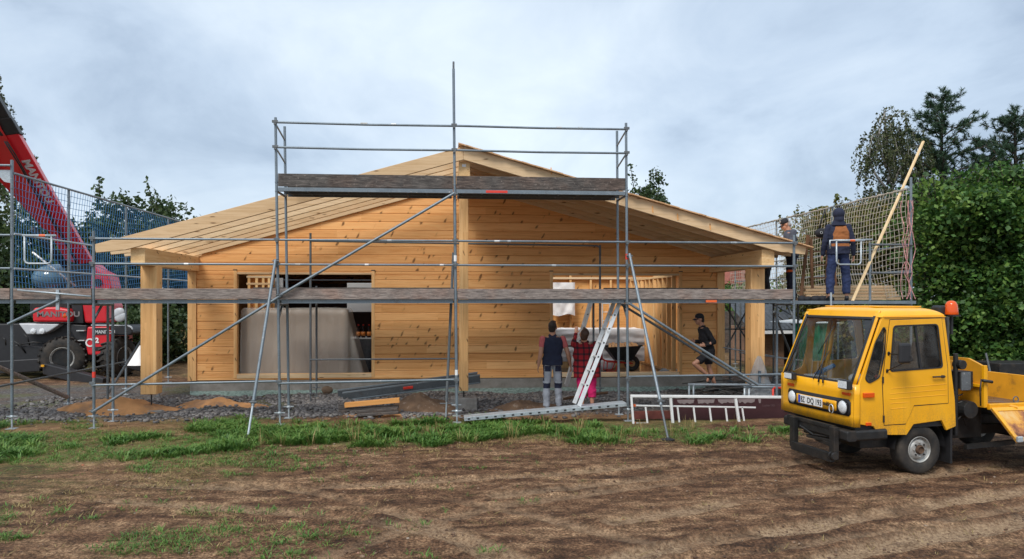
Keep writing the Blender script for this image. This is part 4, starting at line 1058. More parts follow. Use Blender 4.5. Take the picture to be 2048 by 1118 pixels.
while z < c1.z-0.02:
    h = 0.26; MB().box(c0.x+rr.uniform(0,.03), c1.x-rr.uniform(0,.03), YW+0.4, YW+1.15, z, min(z+h-.008, c1.z)).build('board_layer', M['brownstack'], st); z += h
drape('plastic_cover', U(489, 640, YW+.5).x, c1.x+.06, YW+0.32, YW+1.22, ZF+0.05, c1.z+0.03, 'film', 'milky plastic film draped over the board stack, flaring out at its right foot', 'plastic film', 0.42, 0.03)
tb = thing('table', 'table under a dark cloth carrying the row of bottles in the left window', 'table', (U(722, 700, 19.6).x, 19.8, ZF+.03))
a = U(700, 676, 19.5); b = U(765, 676, 19.5)
MB().box(a.x, b.x, 19.5, 20.2, a.z-.03, a.z).build('tabletop', M['whiteboard'], tb, bevel=.005)
mb = MB(); mb.grid(lambda u, v: Vector((a.x+u*(b.x-a.x), 19.49-0.03*math.sin(u*25)*(1-v), ZF+.05+(a.z-.035-ZF-.05)*v)), 40, 4); mb.build('tablecloth', M['seat'], tb, smooth=True)
for k in range(4): MB().box(*( (a.x+.03, a.x+.07) if k % 2 else (b.x-.07, b.x-.03)), *((19.53, 19.57) if k < 2 else (20.1, 20.14)), ZF+.03, a.z-.03).build('leg', M['stud'], tb)
M['cola'] = simple('dark_bottle_liquid', (0.018,0.006,0.006), 0.15); M['lab'] = simple('orange_bottle_label', (0.75,0.25,0.05), 0.5)
def bottle(x, y, z, label):
    t_ = thing('bottle', label, 'bottle', (x, y, z), 'dark bottles with red caps on the table')
    MB().lathe([(0.001,0),(0.052,0.003),(0.055,0.02),(0.055,0.19),(0.048,0.23),(0.02,0.285),(0.016,0.30),(0.016,0.32)], (x,y,z), (0,0,1), 14).build('glass_body', M['cola'], t_, smooth=50)
    MB().lathe([(0.0565,0.055),(0.0565,0.155)], (x,y,z), (0,0,1), 14).build('paper_label', M['lab'], t_, smooth=True)
    MB().lathe([(0.019,0.31),(0.021,0.312),(0.021,0.345),(0.018,0.348),(0.001,0.349)], (x,y,z), (0,0,1), 12).build('cap', M['red_dull'], t_)
for px_, lb in ((717, 'dark bottle with red cap half hidden by the film'), (726.5, 'middle one of the three dark bottles with orange labels'), (738, 'dark bottle with red cap next to the window jamb')): bottle(U(px_, 676, 19.62).x, 19.62, a.z, lb)

# ---- things in the right room
def pack(name, a, b, Y, dep, label, seed):
    p = U(a[0], a[1], Y); q = U(b[0], b[1], Y); x0, x1, z1, z0 = p.x, q.x, p.z, q.z
    mb = MB(); 
    def side(fn, nu, nv): mb.grid(fn, nu, nv)
    w = lambda x, z: noise.noise(Vector((x*2.2+seed, z*9, seed)))*0.035+noise.noise(Vector((x*9+seed, z*5, seed)))*0.012
    side(lambda u, v: Vector((x0+(x1-x0)*u, Y+w(x0+(x1-x0)*u, z0+(z1-z0)*v)+0.03*(1-math.sin(PI*v))**3, z0+(z1-z0)*v)), 90, 16)
    side(lambda u, v: Vector((x0+(x1-x0)*u, Y+.03+dep*v+(w(x0+(x1-x0)*u, z1) if v == 0 else 0), z1+w(u*8, v*3)*0.5*(1 if 0 < v else 0))), 90, 6)
    side(lambda u, v: Vector((x1+w(u*3, v*3), Y+dep*u, z0+(z1-z0)*v)), 8, 16); side(lambda u, v: Vector((x0+w(u*3, v*3), Y+dep*u, z0+(z1-z0)*v)), 8, 16)
    mb.box(x0+.05, x1-.05, Y+.08, Y+dep, z0+.0, z1-.04)
    return tag(mb.build(name, M['wrap'], smooth=50), label, 'package')
pack('wrapped_pack', (1100, 659), (1289, 690), 19.6, 1.1, 'upper long pack wrapped in crumpled white foil in the right window', 1)
pack('wrapped_pack', (1094, 694), (1289, 722), 19.6, 1.1, 'lower long pack wrapped in white foil below the black battens', 5)
mb = MB(); p = U(1095, 692, 19.6); q = U(1287, 692, 19.6)
mb.box(p.x, q.x, 19.68, 20.6, U(1100, 694.5, 19.68).z, U(1100, 690.5, 19.68).z); tag(mb.build('batten', M['black']), 'black battens lying between the two wrapped packs', 'batten')
for i_, k in enumerate((1130, 1250)):
    p = U(k, 724, 19.7); tag(MB().box(p.x-.4, p.x+.4, 19.7, 20.6, ZF+.03, U(k, 723, 19.7).z).build('skid', M['stud']), ['left wooden skid under the wrapped packs', 'right wooden skid under the wrapped packs'][i_], 'skid')
def wrapped_window(a, b, Y, label):
    p = U(a[0], a[1], Y); q = U(b[0], b[1], Y); t_ = thing('wrapped_window', label, 'window', ((p.x+q.x)/2, Y, q.z), 'windows wrapped in film')
    def fn(u, v): 
        e = 1-((2*u-1)**8); n_ = noise.noise(Vector((u*4+a[0], v*4, 1)))*0.05
        return Vector((p.x+(q.x-p.x)*u, Y-0.05*e+n_, q.z+(p.z-q.z)*v-(0.03*math.sin(u*7) if v == 0 else 0)))
    mb = MB(); mb.grid(fn, 24, 18); mb.build('film_wrap', M['wrap'], t_, smooth=True)
    MB().box(p.x+.02, q.x-.02, Y+.07, Y+.13, q.z+.05, p.z-.02).build('window_frame', M['whitepaint'], t_)
wrapped_window((1106, 565), (1150, 630), YI-.3, 'window wrapped in grey white film at the left of the right room')
wrapped_window((1272, 565), (1298, 640), YI-.3, 'window wrapped in film behind the long raking tube')
s_ = thing('sack', 'white plastic sack lying on the floor behind the plaid shirted woman', 'sack', (U(1213, 735, 19.2).x, 19.2, ZF+.03))
MB().ell((U(1215, 722, 19.2).x, 19.2, ZF+.17), .22, .2, .15, 20, 12).build('sack_body', M['wrap'], s_, smooth=True)
MB().ell((U(1201, 722, 19.2).x, 19.15, ZF+.12), .10, .1, .09, 12, 8).build('sack_neck', M['wrap'], s_, smooth=True)
# wheelbarrow
wb = thing('wheelbarrow', 'wheelbarrow with red handles and dark tray standing in the right window', 'wheelbarrow', (U(1250, 735, 18.7).x, 18.7, ZF+.03))
xb = U(1243, 735, 18.7).x; fz = ZF+.03
tr = [(-.38, .32), (.38, .32)]
mb = MB(); top = [(-.42,-.3,.62),(.42,-.34,.66),(.42,.34,.66),(-.42,.3,.62)]; bot = [(-.18,-.17,.30),(.22,-.17,.28),(.22,.17,.28),(-.18,.17,.30)]
mb.add([(xb+x, 18.7+y, fz+z) for x, y, z in top+bot], [(4,5,6,7),(0,1,5,4),(1,2,6,5),(2,3,7,6),(3,0,4,7)]); mb.build('tray', M['blackmetal'], wb, solid=.012)
for sy in (-.2, .2):
    MB().tube([(xb-1.0+.25, 18.7+sy*1.3, fz+.62), (xb-.55, 18.7+sy*1.2, fz+.34), (xb-.4, 18.7+sy, fz+.26), (xb+.27, 18.7+sy*.35, fz+.2)], .016, 8).build('handle', M['red_dull'], wb, smooth=True)
    MB().tube([(xb-.4, 18.7+sy, fz+.26), (xb-.42, 18.7+sy, fz+.02), (xb-.2, 18.7+sy, fz+.02), (xb-.1, 18.7+sy, fz+.27)], .014, 8).build('stand_leg', M['red_dull'], wb, smooth=True)
MB().lathe([(.09,-.04),(.17,-.045),(.2,0),(.17,.045),(.09,.04)], (xb+.27, 18.7, fz+.2), (0,1,0), 20, True).build('wheel', M['tyre'], wb, smooth=True)
mb = MB()
for k in range(9): mb.beam((xb-.35+.09*k, 18.45+.03*(k%3), fz+.62), (xb-.25+.08*k, 18.9, fz+.69+.02*(k%2)), .07, .025)
tag(mb.build('wood_offcuts', M['lumber']), 'light timber offcuts piled in the wheelbarrow tray', 'offcuts')
mb = MB()
for k in range(4): mb.beam((U(1312+5*k, 735, 18.6).x, 18.35+.12*k, fz+.02+.012*k), (U(1352, 740, 18.6).x+.2, 18.0+.1*k, fz+.02+.012*k), .05, .025)
tag(mb.build('steel_profiles', M['steel_light']), 'bright steel profiles lying on the wet floor at the right of the right window', 'steel profiles')
lad = thing('ladder', 'small alu ladder standing inside the right room behind the tubes', 'ladder', (U(1212, 650, 21.5).x, 21.5, fz))
xx = U(1212, 650, 21.5).x
for s in (-.11, .11): MB().box(xx+s-.015, xx+s+.015, 21.48, 21.54, fz, 2.2).build('rail', M['alu'], lad)
for k in range(8): MB().tube([(xx-.11, 21.51, fz+.2+k*.25), (xx+.11, 21.51, fz+.2+k*.25)], .013, 6).build('rung', M['alu'], lad)
# ------------------------------------------------------------------ scaffolding
YS = 13.35; YS2 = 14.08; TR_ = 0.0242
def tb(root, name, a, b, mat='steel', r=TR_, n=10): 
    return MB().tube([a, b], r, n).build(name, M[mat], root, smooth=40)
def coupler(mb, p, r=0.045):
    p = Vector(p); mb.beam(p-Vector((0, 0, .03)), p+Vector((0, 0, .03)), .075, .07, (0,1,0), .015); mb.tube([p+Vector((-.06, -.03, 0)), p+Vector((.06, -.03, 0))], .012, 6)
def upright(root, top, bot, mat='steel', foot=True, jack=0.22):
    """top/bot world points; standard with collar joints every 2 m; adjustable foot with plate"""
    top = Vector(top); bot = Vector(bot); d = (top-bot).normalized()
    mb = MB(); st = bot+d*(jack if foot else 0); mb.tube([st, top], TR_, 12)
    L = (top-st).length; k = 2.0
    while k < L-0.1: mb.tube([st+d*(k-.012), st+d*(k+.012)], TR_+.004, 12); mb.tube([st+d*(k-.16), st+d*(k-.15)], TR_+.006, 12); k += 2.0
    for j in range(1, 4): mb.tube([st+d*(j*.5+.35), st+d*(j*.5+.36)], TR_+.003, 12)
    o = mb.build('upright', M[mat], root, smooth=40)
    if foot:
        f = MB(); f.tube([bot+Vector((0,0,.008)), st+d*.02], .016, 8); f.lathe([(.001,0),(.038,0),(.04,.02),(.02,.045),(.017,.045)], st-d*.03, (0,0,1), 10)
        f.beam(st+Vector((-.09,0,-.01)), st+Vector((.09,0,-.01)), .02, .018); f.box(bot.x-.075, bot.x+.075, bot.y-.075, bot.y+.075, bot.z, bot.z+.008)
        f.build('base_jack', M['steel_light' if mat == 'steel' else 'steel_dark'], root)
    return o
def deck(root, x0, x1, y0, y1, z, rail_h=.07, mat='steel', boards=2, name='deck', along='x'):
    """steel framed deck planks: side channels, perforated top, cross bars"""
    mb = MB(); w = (y1-y0)/boards if along == 'x' else (x1-x0)/boards
    for k in range(boards):
        if along == 'x':
            a, b = y0+k*w+.008, y0+(k+1)*w-.008
            mb.box(x0+.02, x1-.02, a, a+.012, z-rail_h, z); mb.box(x0+.02, x1-.02, b-.012, b, z-rail_h, z); mb.box(x0+.02, x1-.02, a+.013, b-.013, z-.012, z-.004)
            q = x0+.1
            while q < x1-.1: mb.box(q, q+.03, a+.013, b-.013, z-.05, z-.013); q += .35
            mb.box(x0+.02, x1-.02, a-.004, a-.001, z-rail_h, z-rail_h+.012)
        else:
            a, b = x0+k*w+.008, x0+(k+1)*w-.008
            mb.box(a, a+.012, y0+.02, y1-.02, z-rail_h, z); mb.box(b-.012, b, y0+.02, y1-.02, z-rail_h, z); mb.box(a+.013, b-.013, y0+.02, y1-.02, z-.012, z-.004)
    return mb.build(name, M[mat], root)
def toe(root, a, b, h, mat, w=.03): 
    a = Vector(a); b = Vector(b); return MB().beam(a+Vector((0,0,h/2)), b+Vector((0,0,h/2)), w, h, (0,0,1), .004).build('toe_board', M[mat], root)

fr = thing('facade_scaffold', 'grey tube scaffold along the front of the house with a raised bay under the ridge', 'scaffold', (U(912, 845, YS).x, YS, 0))
FS = {'A': ((24,320),(24,852)), 'B': ((187,462),(188,838)), 'C': ((551,235),(560,842)), 'D': ((907,138),(914,845)), 'E': ((1252,246),(1256,855)), 'F': ((1588,470),(1588,862))}
PX = {}
for k, (t_, b_) in FS.items():
    tp = U(t_[0], t_[1], YS); bt = U(b_[0], b_[1], YS); bt.z = gz(bt.x, YS); PX[k] = (tp, bt); upright(fr, tp, bt)
def fx(k, z): t_, b_ = PX[k]; q = (z-b_.z)/(t_.z-b_.z); return b_.x+(t_.x-b_.x)*q
MB().tube([PX['D'][0], PX['D'][0]+Vector((0,0,.13))], .018, 8).build('spigot', M['steel_dark'], fr)
zr = lambda py: 2.2+(HOR-py)/112.4
ZD = 2.19; ZU = zr(379)
for k, ztop in (('B', ZD), ('C', U(571, 253, YS2).z), ('D', ZU), ('E', U(1237, 262, YS2).z), ('F', ZD)):
    x1 = fx(k, ztop); x0 = PX[k][1].x; upright(fr, (x1, YS2, ztop), (x0, YS2, gz(x0, YS2)))
    for z in (ZD-.09,)+((ZU-.07,) if k in 'CDE' else ()):
        tb(fr, 'cross_bar', (fx(k, z), YS, z), (fx(k, z), YS2, z), r=.022)
    MB().beam((fx(k, ZD-.3), YS+.02, ZD-.33), (fx(k, ZD-.1), YS+.3, ZD-.1), .03, .03).build('gusset', M['steel_dark'], fr)
for k in 'CE':
    zt = zr(252)
    for z in (zt-.03, zt-.45): tb(fr, 'end_strut', (fx(k, z), YS, z), (fx(k, z), YS2, z-.13), r=.015)
seq = 'ABCDEF'
for a, b in zip(seq[:-1], seq[1:]):
    xa, xb_ = fx(a, ZD)+.03, fx(b, ZD)-.03
    deck(fr, xa, xb_, YS+.02, YS2-.02, ZD, .065)
    toe(fr, (xa, YS-.006, ZD+.005), (xb_, YS-.006, ZD+.005), .185, 'oldplank')
    if a != 'A':
        toe(fr, (xa+.02, YS2+.03, ZD+.005), (xb_-.02, YS2+.03, ZD+.005), .15, 'darkplank')
        for py in (482.5, 530.5):
            z = zr(py); tb(fr, 'guard_rail', (fx(a, z), YS-.045, z), (fx(b, z), YS-.045, z), r=.0195)
    z = zr(762 if a == 'B' else 758 if a == 'C' else 752)
    if a in 'BCE': tb(fr, 'guard_rail', (fx(a, .75), YS-.045, .735 if a != 'E' else .80), (fx(b, .75), YS-.045, .775 if a != 'E' else .82), r=.0195)
for a, b in ('CD', 'DE'):
    xa, xb_ = fx(a, ZU)+.03, fx(b, ZU)-.03
    deck(fr, xa, xb_, YS+.02, YS2-.02, ZU, .075, 'steel_dark')
    toe(fr, (xa, YS-.006, ZU+.01), (xb_, YS-.006, ZU+.01), .225, 'darkplank')
    toe(fr, (xa, YS2+.03, ZU+.01), (xb_, YS2+.03, ZU+.01), .15, 'darkplank')
    MB().box(xa, xb_, YS-.02, YS+.018, ZU-.07, ZU-.005).build('deck_edge', M['steel'], fr)
    for z in (zr(253.5), zr(302)):
        m_ = Vector(((fx(a, z)+fx(b, z))/2, YS-.045, z-.012)); 
        MB().tube([(fx(a, z), YS-.045, z), m_, (fx(b, z), YS-.045, z-.004)], .0195, 10).build('guard_rail', M['steel'], fr, smooth=40)
# wedge heads where the rails hook onto the uprights, and whitish paint marks on the tubes
for k in 'BCDEF':
    for z in [zr(482.5), zr(530.5), .76]+([zr(253), zr(302)] if k in 'CDE' else []):
        x_ = fx(k, z); mb = MB(); mb.box(x_-.022, x_+.022, YS-.062, YS-.022, z-.045, z+.035); mb.beam((x_-.05, YS-.05, z+.01), (x_+.05, YS-.05, z+.01), .03, .045); mb.build('wedge_head', M['steel_dark'], fr, bevel=.004)
rr = random.Random(12)
for i in range(14):
    py = rr.choice((482.5, 530.5, 253)); x_ = rr.uniform(fx('C', 3)+.2, fx('E', 3)-.2) if py == 253 else rr.uniform(fx('B', 3)+.2, fx('F', 3)-.2); z = zr(py); l_ = rr.uniform(.02, .06)
    MB().tube([(x_-l_, YS-.045, z), (x_+l_, YS-.045, z)], .0205, 10).build('paint_mark', M[rr.choice(('alu', 'rim', 'steel_light'))], fr, smooth=40)
# coloured stickers on deck edges
for (a, b, zz) in ((972, 1015, ZU-.038), (1412, 1434, ZD-.03)):
    x0, x1 = U(a, 374, YS-.03).x, U(b, 374, YS-.03).x; MB().box(x0, x1, YS-.024, YS-.021 if zz > 3 else YS-.022, zz-.022, zz+.022).build('sticker', M['red_dull' if zz > 3 else 'orange'], fr)
for k, z in (('E', zr(512)), ('B', zr(743))):
    MB().tube([(fx(k, z), YS, z-.05), (fx(k, z), YS, z+.05)], TR_+.003, 12).build('marker_band', M['red_dull'], fr)
MB().tube([(fx('D', zr(517)), YS, zr(523)), (fx('D', zr(517)), YS, zr(511))], TR_+.003, 12).build('marker_band', M['whitepaint'], fr)
MB().tube([(fx('D', zr(745)), YS, zr(750)), (fx('D', zr(745)), YS, zr(739))], TR_+.003, 12).build('marker_band', M['whitepaint'], fr)
for a, b in (((185, 824), (561, 592)), ((561, 590), (909, 386)), ((1257, 606), (1516, 770))):
    tb(fr, 'diagonal_brace', U(*a, YS-.07), U(*b, YS-.07))
tb(fr, 'diagonal_brace', U(1240, 607, YS2+.04), U(1502, 768, YS2+.04), 'steel_dark')
for p in ((187, 822), (560, 590), (909, 388), (1257, 607), (552, 522), (1258, 512)): mb = MB(); coupler(mb, U(*p, YS-.05)); mb.build('coupler', M['steel_dark'], fr)
# raking shores reaching towards the viewer
for (t_, f_) in (((551, 520), (496, 876)), ((1259, 508), (1336, 882))):
    p = U(*t_, YS-.07); q = G(*f_); q.z = gz(q.x, q.y)+.03; d = (q-p)
    o = tb(fr, 'raking_shore', p, p+d*.84, r=.026); tb(fr, 'shore_foot', p+d*.80, q, 'steel_light' if t_[0] < 600 else 'steel_dark', r=.018)
    MB().lathe([(.001,0),(.10,0),(.105,.02),(.04,.035),(.02,.05)], q-Vector((0,0,.03)), (0,0,1), 14).build('shore_plate', M['black'], fr)
    mb = MB(); coupler(mb, p+d*.82); mb.build('coupler', M['steel_dark'], fr)
# dark tube leaning beside the middle upright
tp, bt = U(907, 505, YS+.35), U(893, 836, YS+.35)
pr = thing('steel_prop', 'dark steel prop leaning beside the middle upright', 'prop', (bt.x, YS+.35, 0))
tb(pr, 'tube', tp, bt+Vector((0,0,.3)), 'steel_dark', .026); tb(pr, 'spindle', bt+Vector((0,0,.3)), (bt.x-.01, YS+.35, gz(bt.x, YS+.35)+.02), 'steel_light', .016)
MB().lathe([(.001,0),(.07,0),(.075,.02),(.02,.05)], (bt.x-.01, YS+.35, gz(bt.x, YS+.35)), (0,0,1), 12).build('foot_plate', M['black'], pr)
MB().tube([(bt.x-.12, YS+.35, .30), (bt.x+.12, YS+.35, .30)], .012, 6).build('adjusting_handle', M['steel_dark'], pr)

# ---- inner porch scaffold near the wall
YQ = 16.55
pi_ = thing('porch_scaffold', 'inner scaffold between porch posts and gable wall with dark planks', 'scaffold', (U(912, 790, YQ).x, YQ, 0))
for t_, b_, yy in (((621, 466), (621, 790), YQ), ((633, 572), (633, 788), YQ+.7), ((1200, 490), (1200, 790), YQ), ((1187, 600), (1187, 785), YQ+.7)):
    p = U(*t_, yy); q = U(*b_, yy); q.z = gz(q.x, yy); upright(pi_, p, q, 'steel_dark')
zq = lambda py: U(900, py, YQ).z
x0, x1, x2 = U(621, 500, YQ).x, U(912, 500, YQ).x, U(1200, 500, YQ).x
MB().tube([(x0, YQ-.04, zq(484)), (x1, YQ-.04, zq(487)), (x2-.08, YQ-.04, zq(490)), (x2, YQ-.04, zq(494)), (x2, YQ-.04, zq(510))], .02, 8).build('guard_rail', M['steel_dark'], pi_, smooth=True)
tb(pi_, 'guard_rail', (x0, YQ-.04, zq(717)), (x1, YQ-.04, zq(717)), 'steel_dark', .018)
for a, b in ((505, 912), (912, 1205), (1205, 1437)):
    a_, b_ = U(a, 600, YQ).x+.02, U(b, 600, YQ).x-.02
    deck(pi_, a_, b_, YQ, YQ+.6, 2.17, .06, 'steel_dark'); toe(pi_, (a_, YQ-.02, 2.18), (b_, YQ-.02, 2.18), .27 if a != 912 else .2, 'darkplank')

# ---- left side scaffold with blue net
XO = PX['A'][1].x; XI = XO+.73; SY = [15.25, 17.85, 20.45, 23.0]
ls = thing('side_scaffold', 'tube scaffold running back along the left eave and carrying the blue net', 'scaffold', (XO+.36, 18, 0))
zl = lambda py, Y: U(24, py, Y).z
ZN = zr(359)
for i, y in enumerate(SY):
    upright(ls, (XO, y, ZN+.02), (XO, y, gz(XO, y)), jack=.15)
    upright(ls, (XI, y, ZD), (XI, y, gz(XI, y)), 'steel_dark', jack=.15)
    tb(ls, 'cross_bar', (XO, y, ZD-.09), (XI, y, ZD-.09), 'steel_dark', .022)
ysq = [YS+.75]+SY
for a, b in zip(ysq[:-1], ysq[1:]):
    deck(ls, XO+.02, XI-.02, a+.01, b-.01, ZD, .065, along='y'); MB().box(XO-.03, XO-.005, a+.02, b-.02, ZD+.005, ZD+.18).build('toe_board', M['oldplank'], ls)
for z in (ZN, zr(474), zr(540)): 
    for a, b in zip([YS]+SY[:-1], SY): tb(ls, 'guard_rail', (XO+.03, a, z), (XO+.03, b, z), 'steel_light' if z != ZN else 'steel', .019)
tb(ls, 'guard_rail', (XO+.03, 11.5, .77), (XO+.03, SY[1], .77), 'steel_dark', .019)
tb(ls, 'diagonal_brace', (XO, 15.2, .30), (XO-1.0, 12.4, 1.75), 'oldplank', .04)
tb(ls, 'diagonal_brace', U(16, 648, YS-.06), U(118, 600, YS-.06)); tb(ls, 'diagonal_brace', (XI, 15.25, .35), (XI, 17.85, 1.9), 'steel_dark')
# the bay running out of the left edge of the picture
upright(ls, (XO-3.05, YS, 4.6), (XO-3.05, YS, 0)); deck(ls, XO-3.02, XO-.03, YS+.02, YS2-.02, ZD, .065); toe(ls, (XO-3.02, YS-.006, ZD+.005), (XO-.03, YS-.006, ZD+.005), .185, 'oldplank')
for py in (345, 477, 540): tb(ls, 'guard_rail', (XO-3.05, YS-.045, zr(py)), (XO, YS-.045, zr(py)), r=.019)
MB().prism([(-.28,0),(0,0),(0,-.22),(-.1,-.2)], (XO-.02, YS-.01, zr(353)), (1,0,0), (0,0,1), (0,.01,0)).build('gusset', M['steel_light'], ls)
def end_frame(root, x0, x1, y, z0, z1, ext=0.15, name='end_guard'):
    r_ = .016; w = .06
    MB().tube([(x0-ext*.2, y, z1), (x1+.07, y, z1)], .02, 8).tube([(x0, y, z1), (x0, y, z0+w), (x0+w*.3, y, z0+w*.3), (x0+w, y, z0), (x1-w, y, z0), (x1-w*.3, y, z0+w*.3), (x1, y, z0+w), (x1, y, z1)], r_, 8).build(name, M['steel_light'], root, smooth=True)
    xm = (x0+x1)/2; MB().tube([(xm+.02, y, z1), (xm+.12, y, z1)], .0225, 8).build('marker_band', M['orange'], root)
end_frame(ls, U(49, 480, YS-.1).x, U(103, 480, YS-.1).x, YS-.1, zr(531), zr(478))
mb = MB(); 
for z in (zr(594),): mb.tube([U(35, 580, YS-.08), U(182, 593, YS-.08)], .016, 8)
mb.build('loose_tube', M['steel_light'], ls, smooth=True)
tag(bpy.context.scene.objects['loose_tube'], 'thin loose tube')
MB().box(U(117, 600, YS).x-.02, U(117, 600, YS).x+.03, YS-.05, YS-.015, zr(619), zr(580)).build('clamp_post', M['steel_light'], ls)

# ---- right side scaffold with cream net
XRo = U(1822, 500, 14.1).x; XRi = U(1740, 500, 14.1).x; SR_Y = [14.1, 17.15, 20.2, 23.2]
rs_ = thing('side_scaffold', 'tube scaffold along the right eave behind the truck cab with cream net', 'scaffold', (XRo-.4, 18, 0))
s147 = FPX/(14.1*math.cos(YAW)+XRo*math.sin(YAW)); zr2 = lambda py: 2.2+(HOR-py)/s147
ZN2 = zr2(377)
for i, y in enumerate(SR_Y):
    upright(rs_, (XRo, y, ZN2+(.22 if i == 0 else .03)), (XRo, y, 0), jack=.15); upright(rs_, (XRi, y, zr2(486) if i == 0 else 2.1), (XRi, y, 0), 'steel' if i == 0 else 'steel_dark', jack=.15)
    tb(rs_, 'cross_bar', (XRi, y, 2.08), (XRo, y, 2.08), 'steel_dark', .022)
for a, b in zip(SR_Y[:-1], SR_Y[1:]): deck(rs_, XRi+.02, XRo-.02, a+.01, b-.01, 2.17, .06, 'steel_dark', along='y')
deck(rs_, PX['F'][1].x+.06, XRo-.0, 13.9, 14.62, 2.165, .06, 'steel'); 
MB().box(7.18, XRi-.03, 14.66, 20.1, 2.12, 2.168).build('bracket_deck', M['oldplank'], rs_)
for a, b in zip(SR_Y[:-1], SR_Y[1:]):
    for z in (ZN2, 3.25, 2.75): tb(rs_, 'guard_rail', (XRo-.03, a, z), (XRo-.03, b, z), 'steel', .019)
for py in (490, 546): tb(rs_, 'guard_rail', (XRi, 14.06, zr2(py)), (XRo, 14.06, zr2(py)), 'steel_dark', .022)
tb(rs_, 'diagonal_brace', (PX['F'][1].x, 14.2, 1.95), (XRi, 17, .3), 'steel_dark'); tb(rs_, 'guard_rail', (XRi-1.5, 17.0, .95), (XRi, 15.2, .8), 'steel_light', .016)
for x_, y_, h_ in ((U(1460, 600, 19.5).x, 19.5, 2.1), (U(1481, 600, 20.5).x, 20.5, 2.1), (U(1491, 600, 19.5).x, 19.5, 2.1), (U(1547, 600, 18.2).x, 18.2, 2.1)):
    upright(rs_, (x_, y_, h_), (x_, y_, 0), 'steel_dark', jack=.12)
for a, b in (((1450, 610), (1500, 690)), ((1500, 608), (1450, 700)), ((1448, 658), (1600, 660)), ((1540, 605), (1600, 640))): tb(rs_, 'diagonal_brace', U(*a, 19.7), U(*b, 19.7), 'steel_dark', .02)
tb(rs_, 'diagonal_brace', U(1447, 695, 17.2), U(1590, 760-15-25, 16.2), 'steel_light', .014)
end_frame(rs_, U(1673, 490, 13.85).x, U(1722, 490, 13.85).x, 13.85, U(1700, 529, 13.85).z, U(1700, 481, 13.85).z)
MB().tube([U(1660, 497, 13.85), U(1660, 481, 13.85), U(1745, 479, 13.85)], .017, 8).build('guard_hook', M['steel_light'], rs_, smooth=True)
MB().tube([U(1662, 612, 13.85), U(1662, 585, 13.85)], .02, 8).build('clamp_post', M['steel_light'], rs_)

# ---- nets
def net(name, label, x, y0, y1, z0, z1, mat, cell, r, seed, belly=.10, sag=.08):
    mb = MB(); ny = int((y1-y0)/cell); nz = int((z1-z0)/cell)
    def P(u, v):
        y = y0+(y1-y0)*u; bay = math.sin(PI*((y-y0)/2.8 % 1)); k = math.sin(PI*v)
        z = z0+(z1-z0)*v-sag*bay*(1-v)*v*3+0.03*noise.noise(Vector((y*1.5, v*4, seed)))+(1-v)*(-0.12*bay**2+.10)*.6
        return Vector((x-belly*k*bay+.05*noise.noise(Vector((y*.8, v*3, seed+5))), y+.05*noise.noise(Vector((v*5, y*1.1, seed+9))), z))
    for i in range(ny+1): mb.tube([P(i/ny, j/10) for j in range(11)], r, 3, False)
    for j in range(nz+1): mb.tube([P(i/(ny*.5), j/nz) for i in range(int(ny*.5)+1)], r*(1 if 0 < j < nz else 1.8), 3, False)
    o = mb.build(name, M[mat]); return tag(o, label, 'net')
net('safety_net', 'blue safety net hung along the left side scaffold in front of the red boom', XO-.02, YS+.05, SY[-1], ZD+.02, ZN, 'rope_blue', .11, .0052, 3)
net('safety_net', 'cream coloured safety net hung behind the hooded person on the right scaffold', XRo-.06, 14.15, SR_Y[-1], 2.20, ZN2, 'rope_white', .11, .0058, 8, .16)
# lashing along the top rails
rp = MB(); rr = random.Random(8)
rp.tube([(XRo-.03+.03*math.cos(a), 14.2+a*.045, ZN2+.03*math.sin(a)-.01*(int(a/9) % 2)) for a in [k*1.1 for k in range(170)]], .008, 4)
tag(rp.build('lashing_rope', M['rope_white']), 'cream rope lashing wound round the top rail of the right net', 'rope')
rp = MB()
for k in range(5):
    x0_ = XRo-.05-.16*rr.random(); pts = []
    for j in range(13): v = j/12; pts.append((x0_+.10*math.sin(v*4+k)*(.4+.6*v)+.03*rr.uniform(-1,1), 14.0+.06*rr.uniform(-1,1), ZN2-.25-(ZN2-2.45)*v))
    rp.tube(pts, .0075, 4)
tag(rp.build('hanging_rope', M['rope_red']), 'bundle of red and white rope hanging at the corner of the right net', 'rope')
# ------------------------------------------------------------------ people
def capsule(mb, p0, p1, r0, r1, n=12, k0=1.0, k1=1.0):
    mb.tube([p0, p1], [r0, r1], n); mb.ell(p0, r0*k0, r0*k0, r0*k0, n, 8); mb.ell(p1, r1*k1, r1*k1, r1*k1, n, 8)
def rings(mb, rs, n=20):
    """closed lofted trunk: rs = (centre, half width, half depth, turn)"""
    vs = []
    for c, a, b, w in rs:
        for k in range(n):
            t_ = 2*PI*k/n; x = abs(math.cos(t_))**0.85*math.copysign(a, math.cos(t_)); y = abs(math.sin(t_))**0.85*math.copysign(b, math.sin(t_))
            vs.append((c[0]+x*math.cos(w)-y*math.sin(w), c[1]+x*math.sin(w)+y*math.cos(w), c[2]))
    fs = [tuple(range(n))[::-1], tuple(range((len(rs)-1)*n, len(rs)*n))]
    for i in range(len(rs)-1):
        for k in range(n): fs.append((i*n+k, i*n+(k+1)%n, (i+1)*n+(k+1)%n, (i+1)*n+k))
    mb.add(vs, fs)
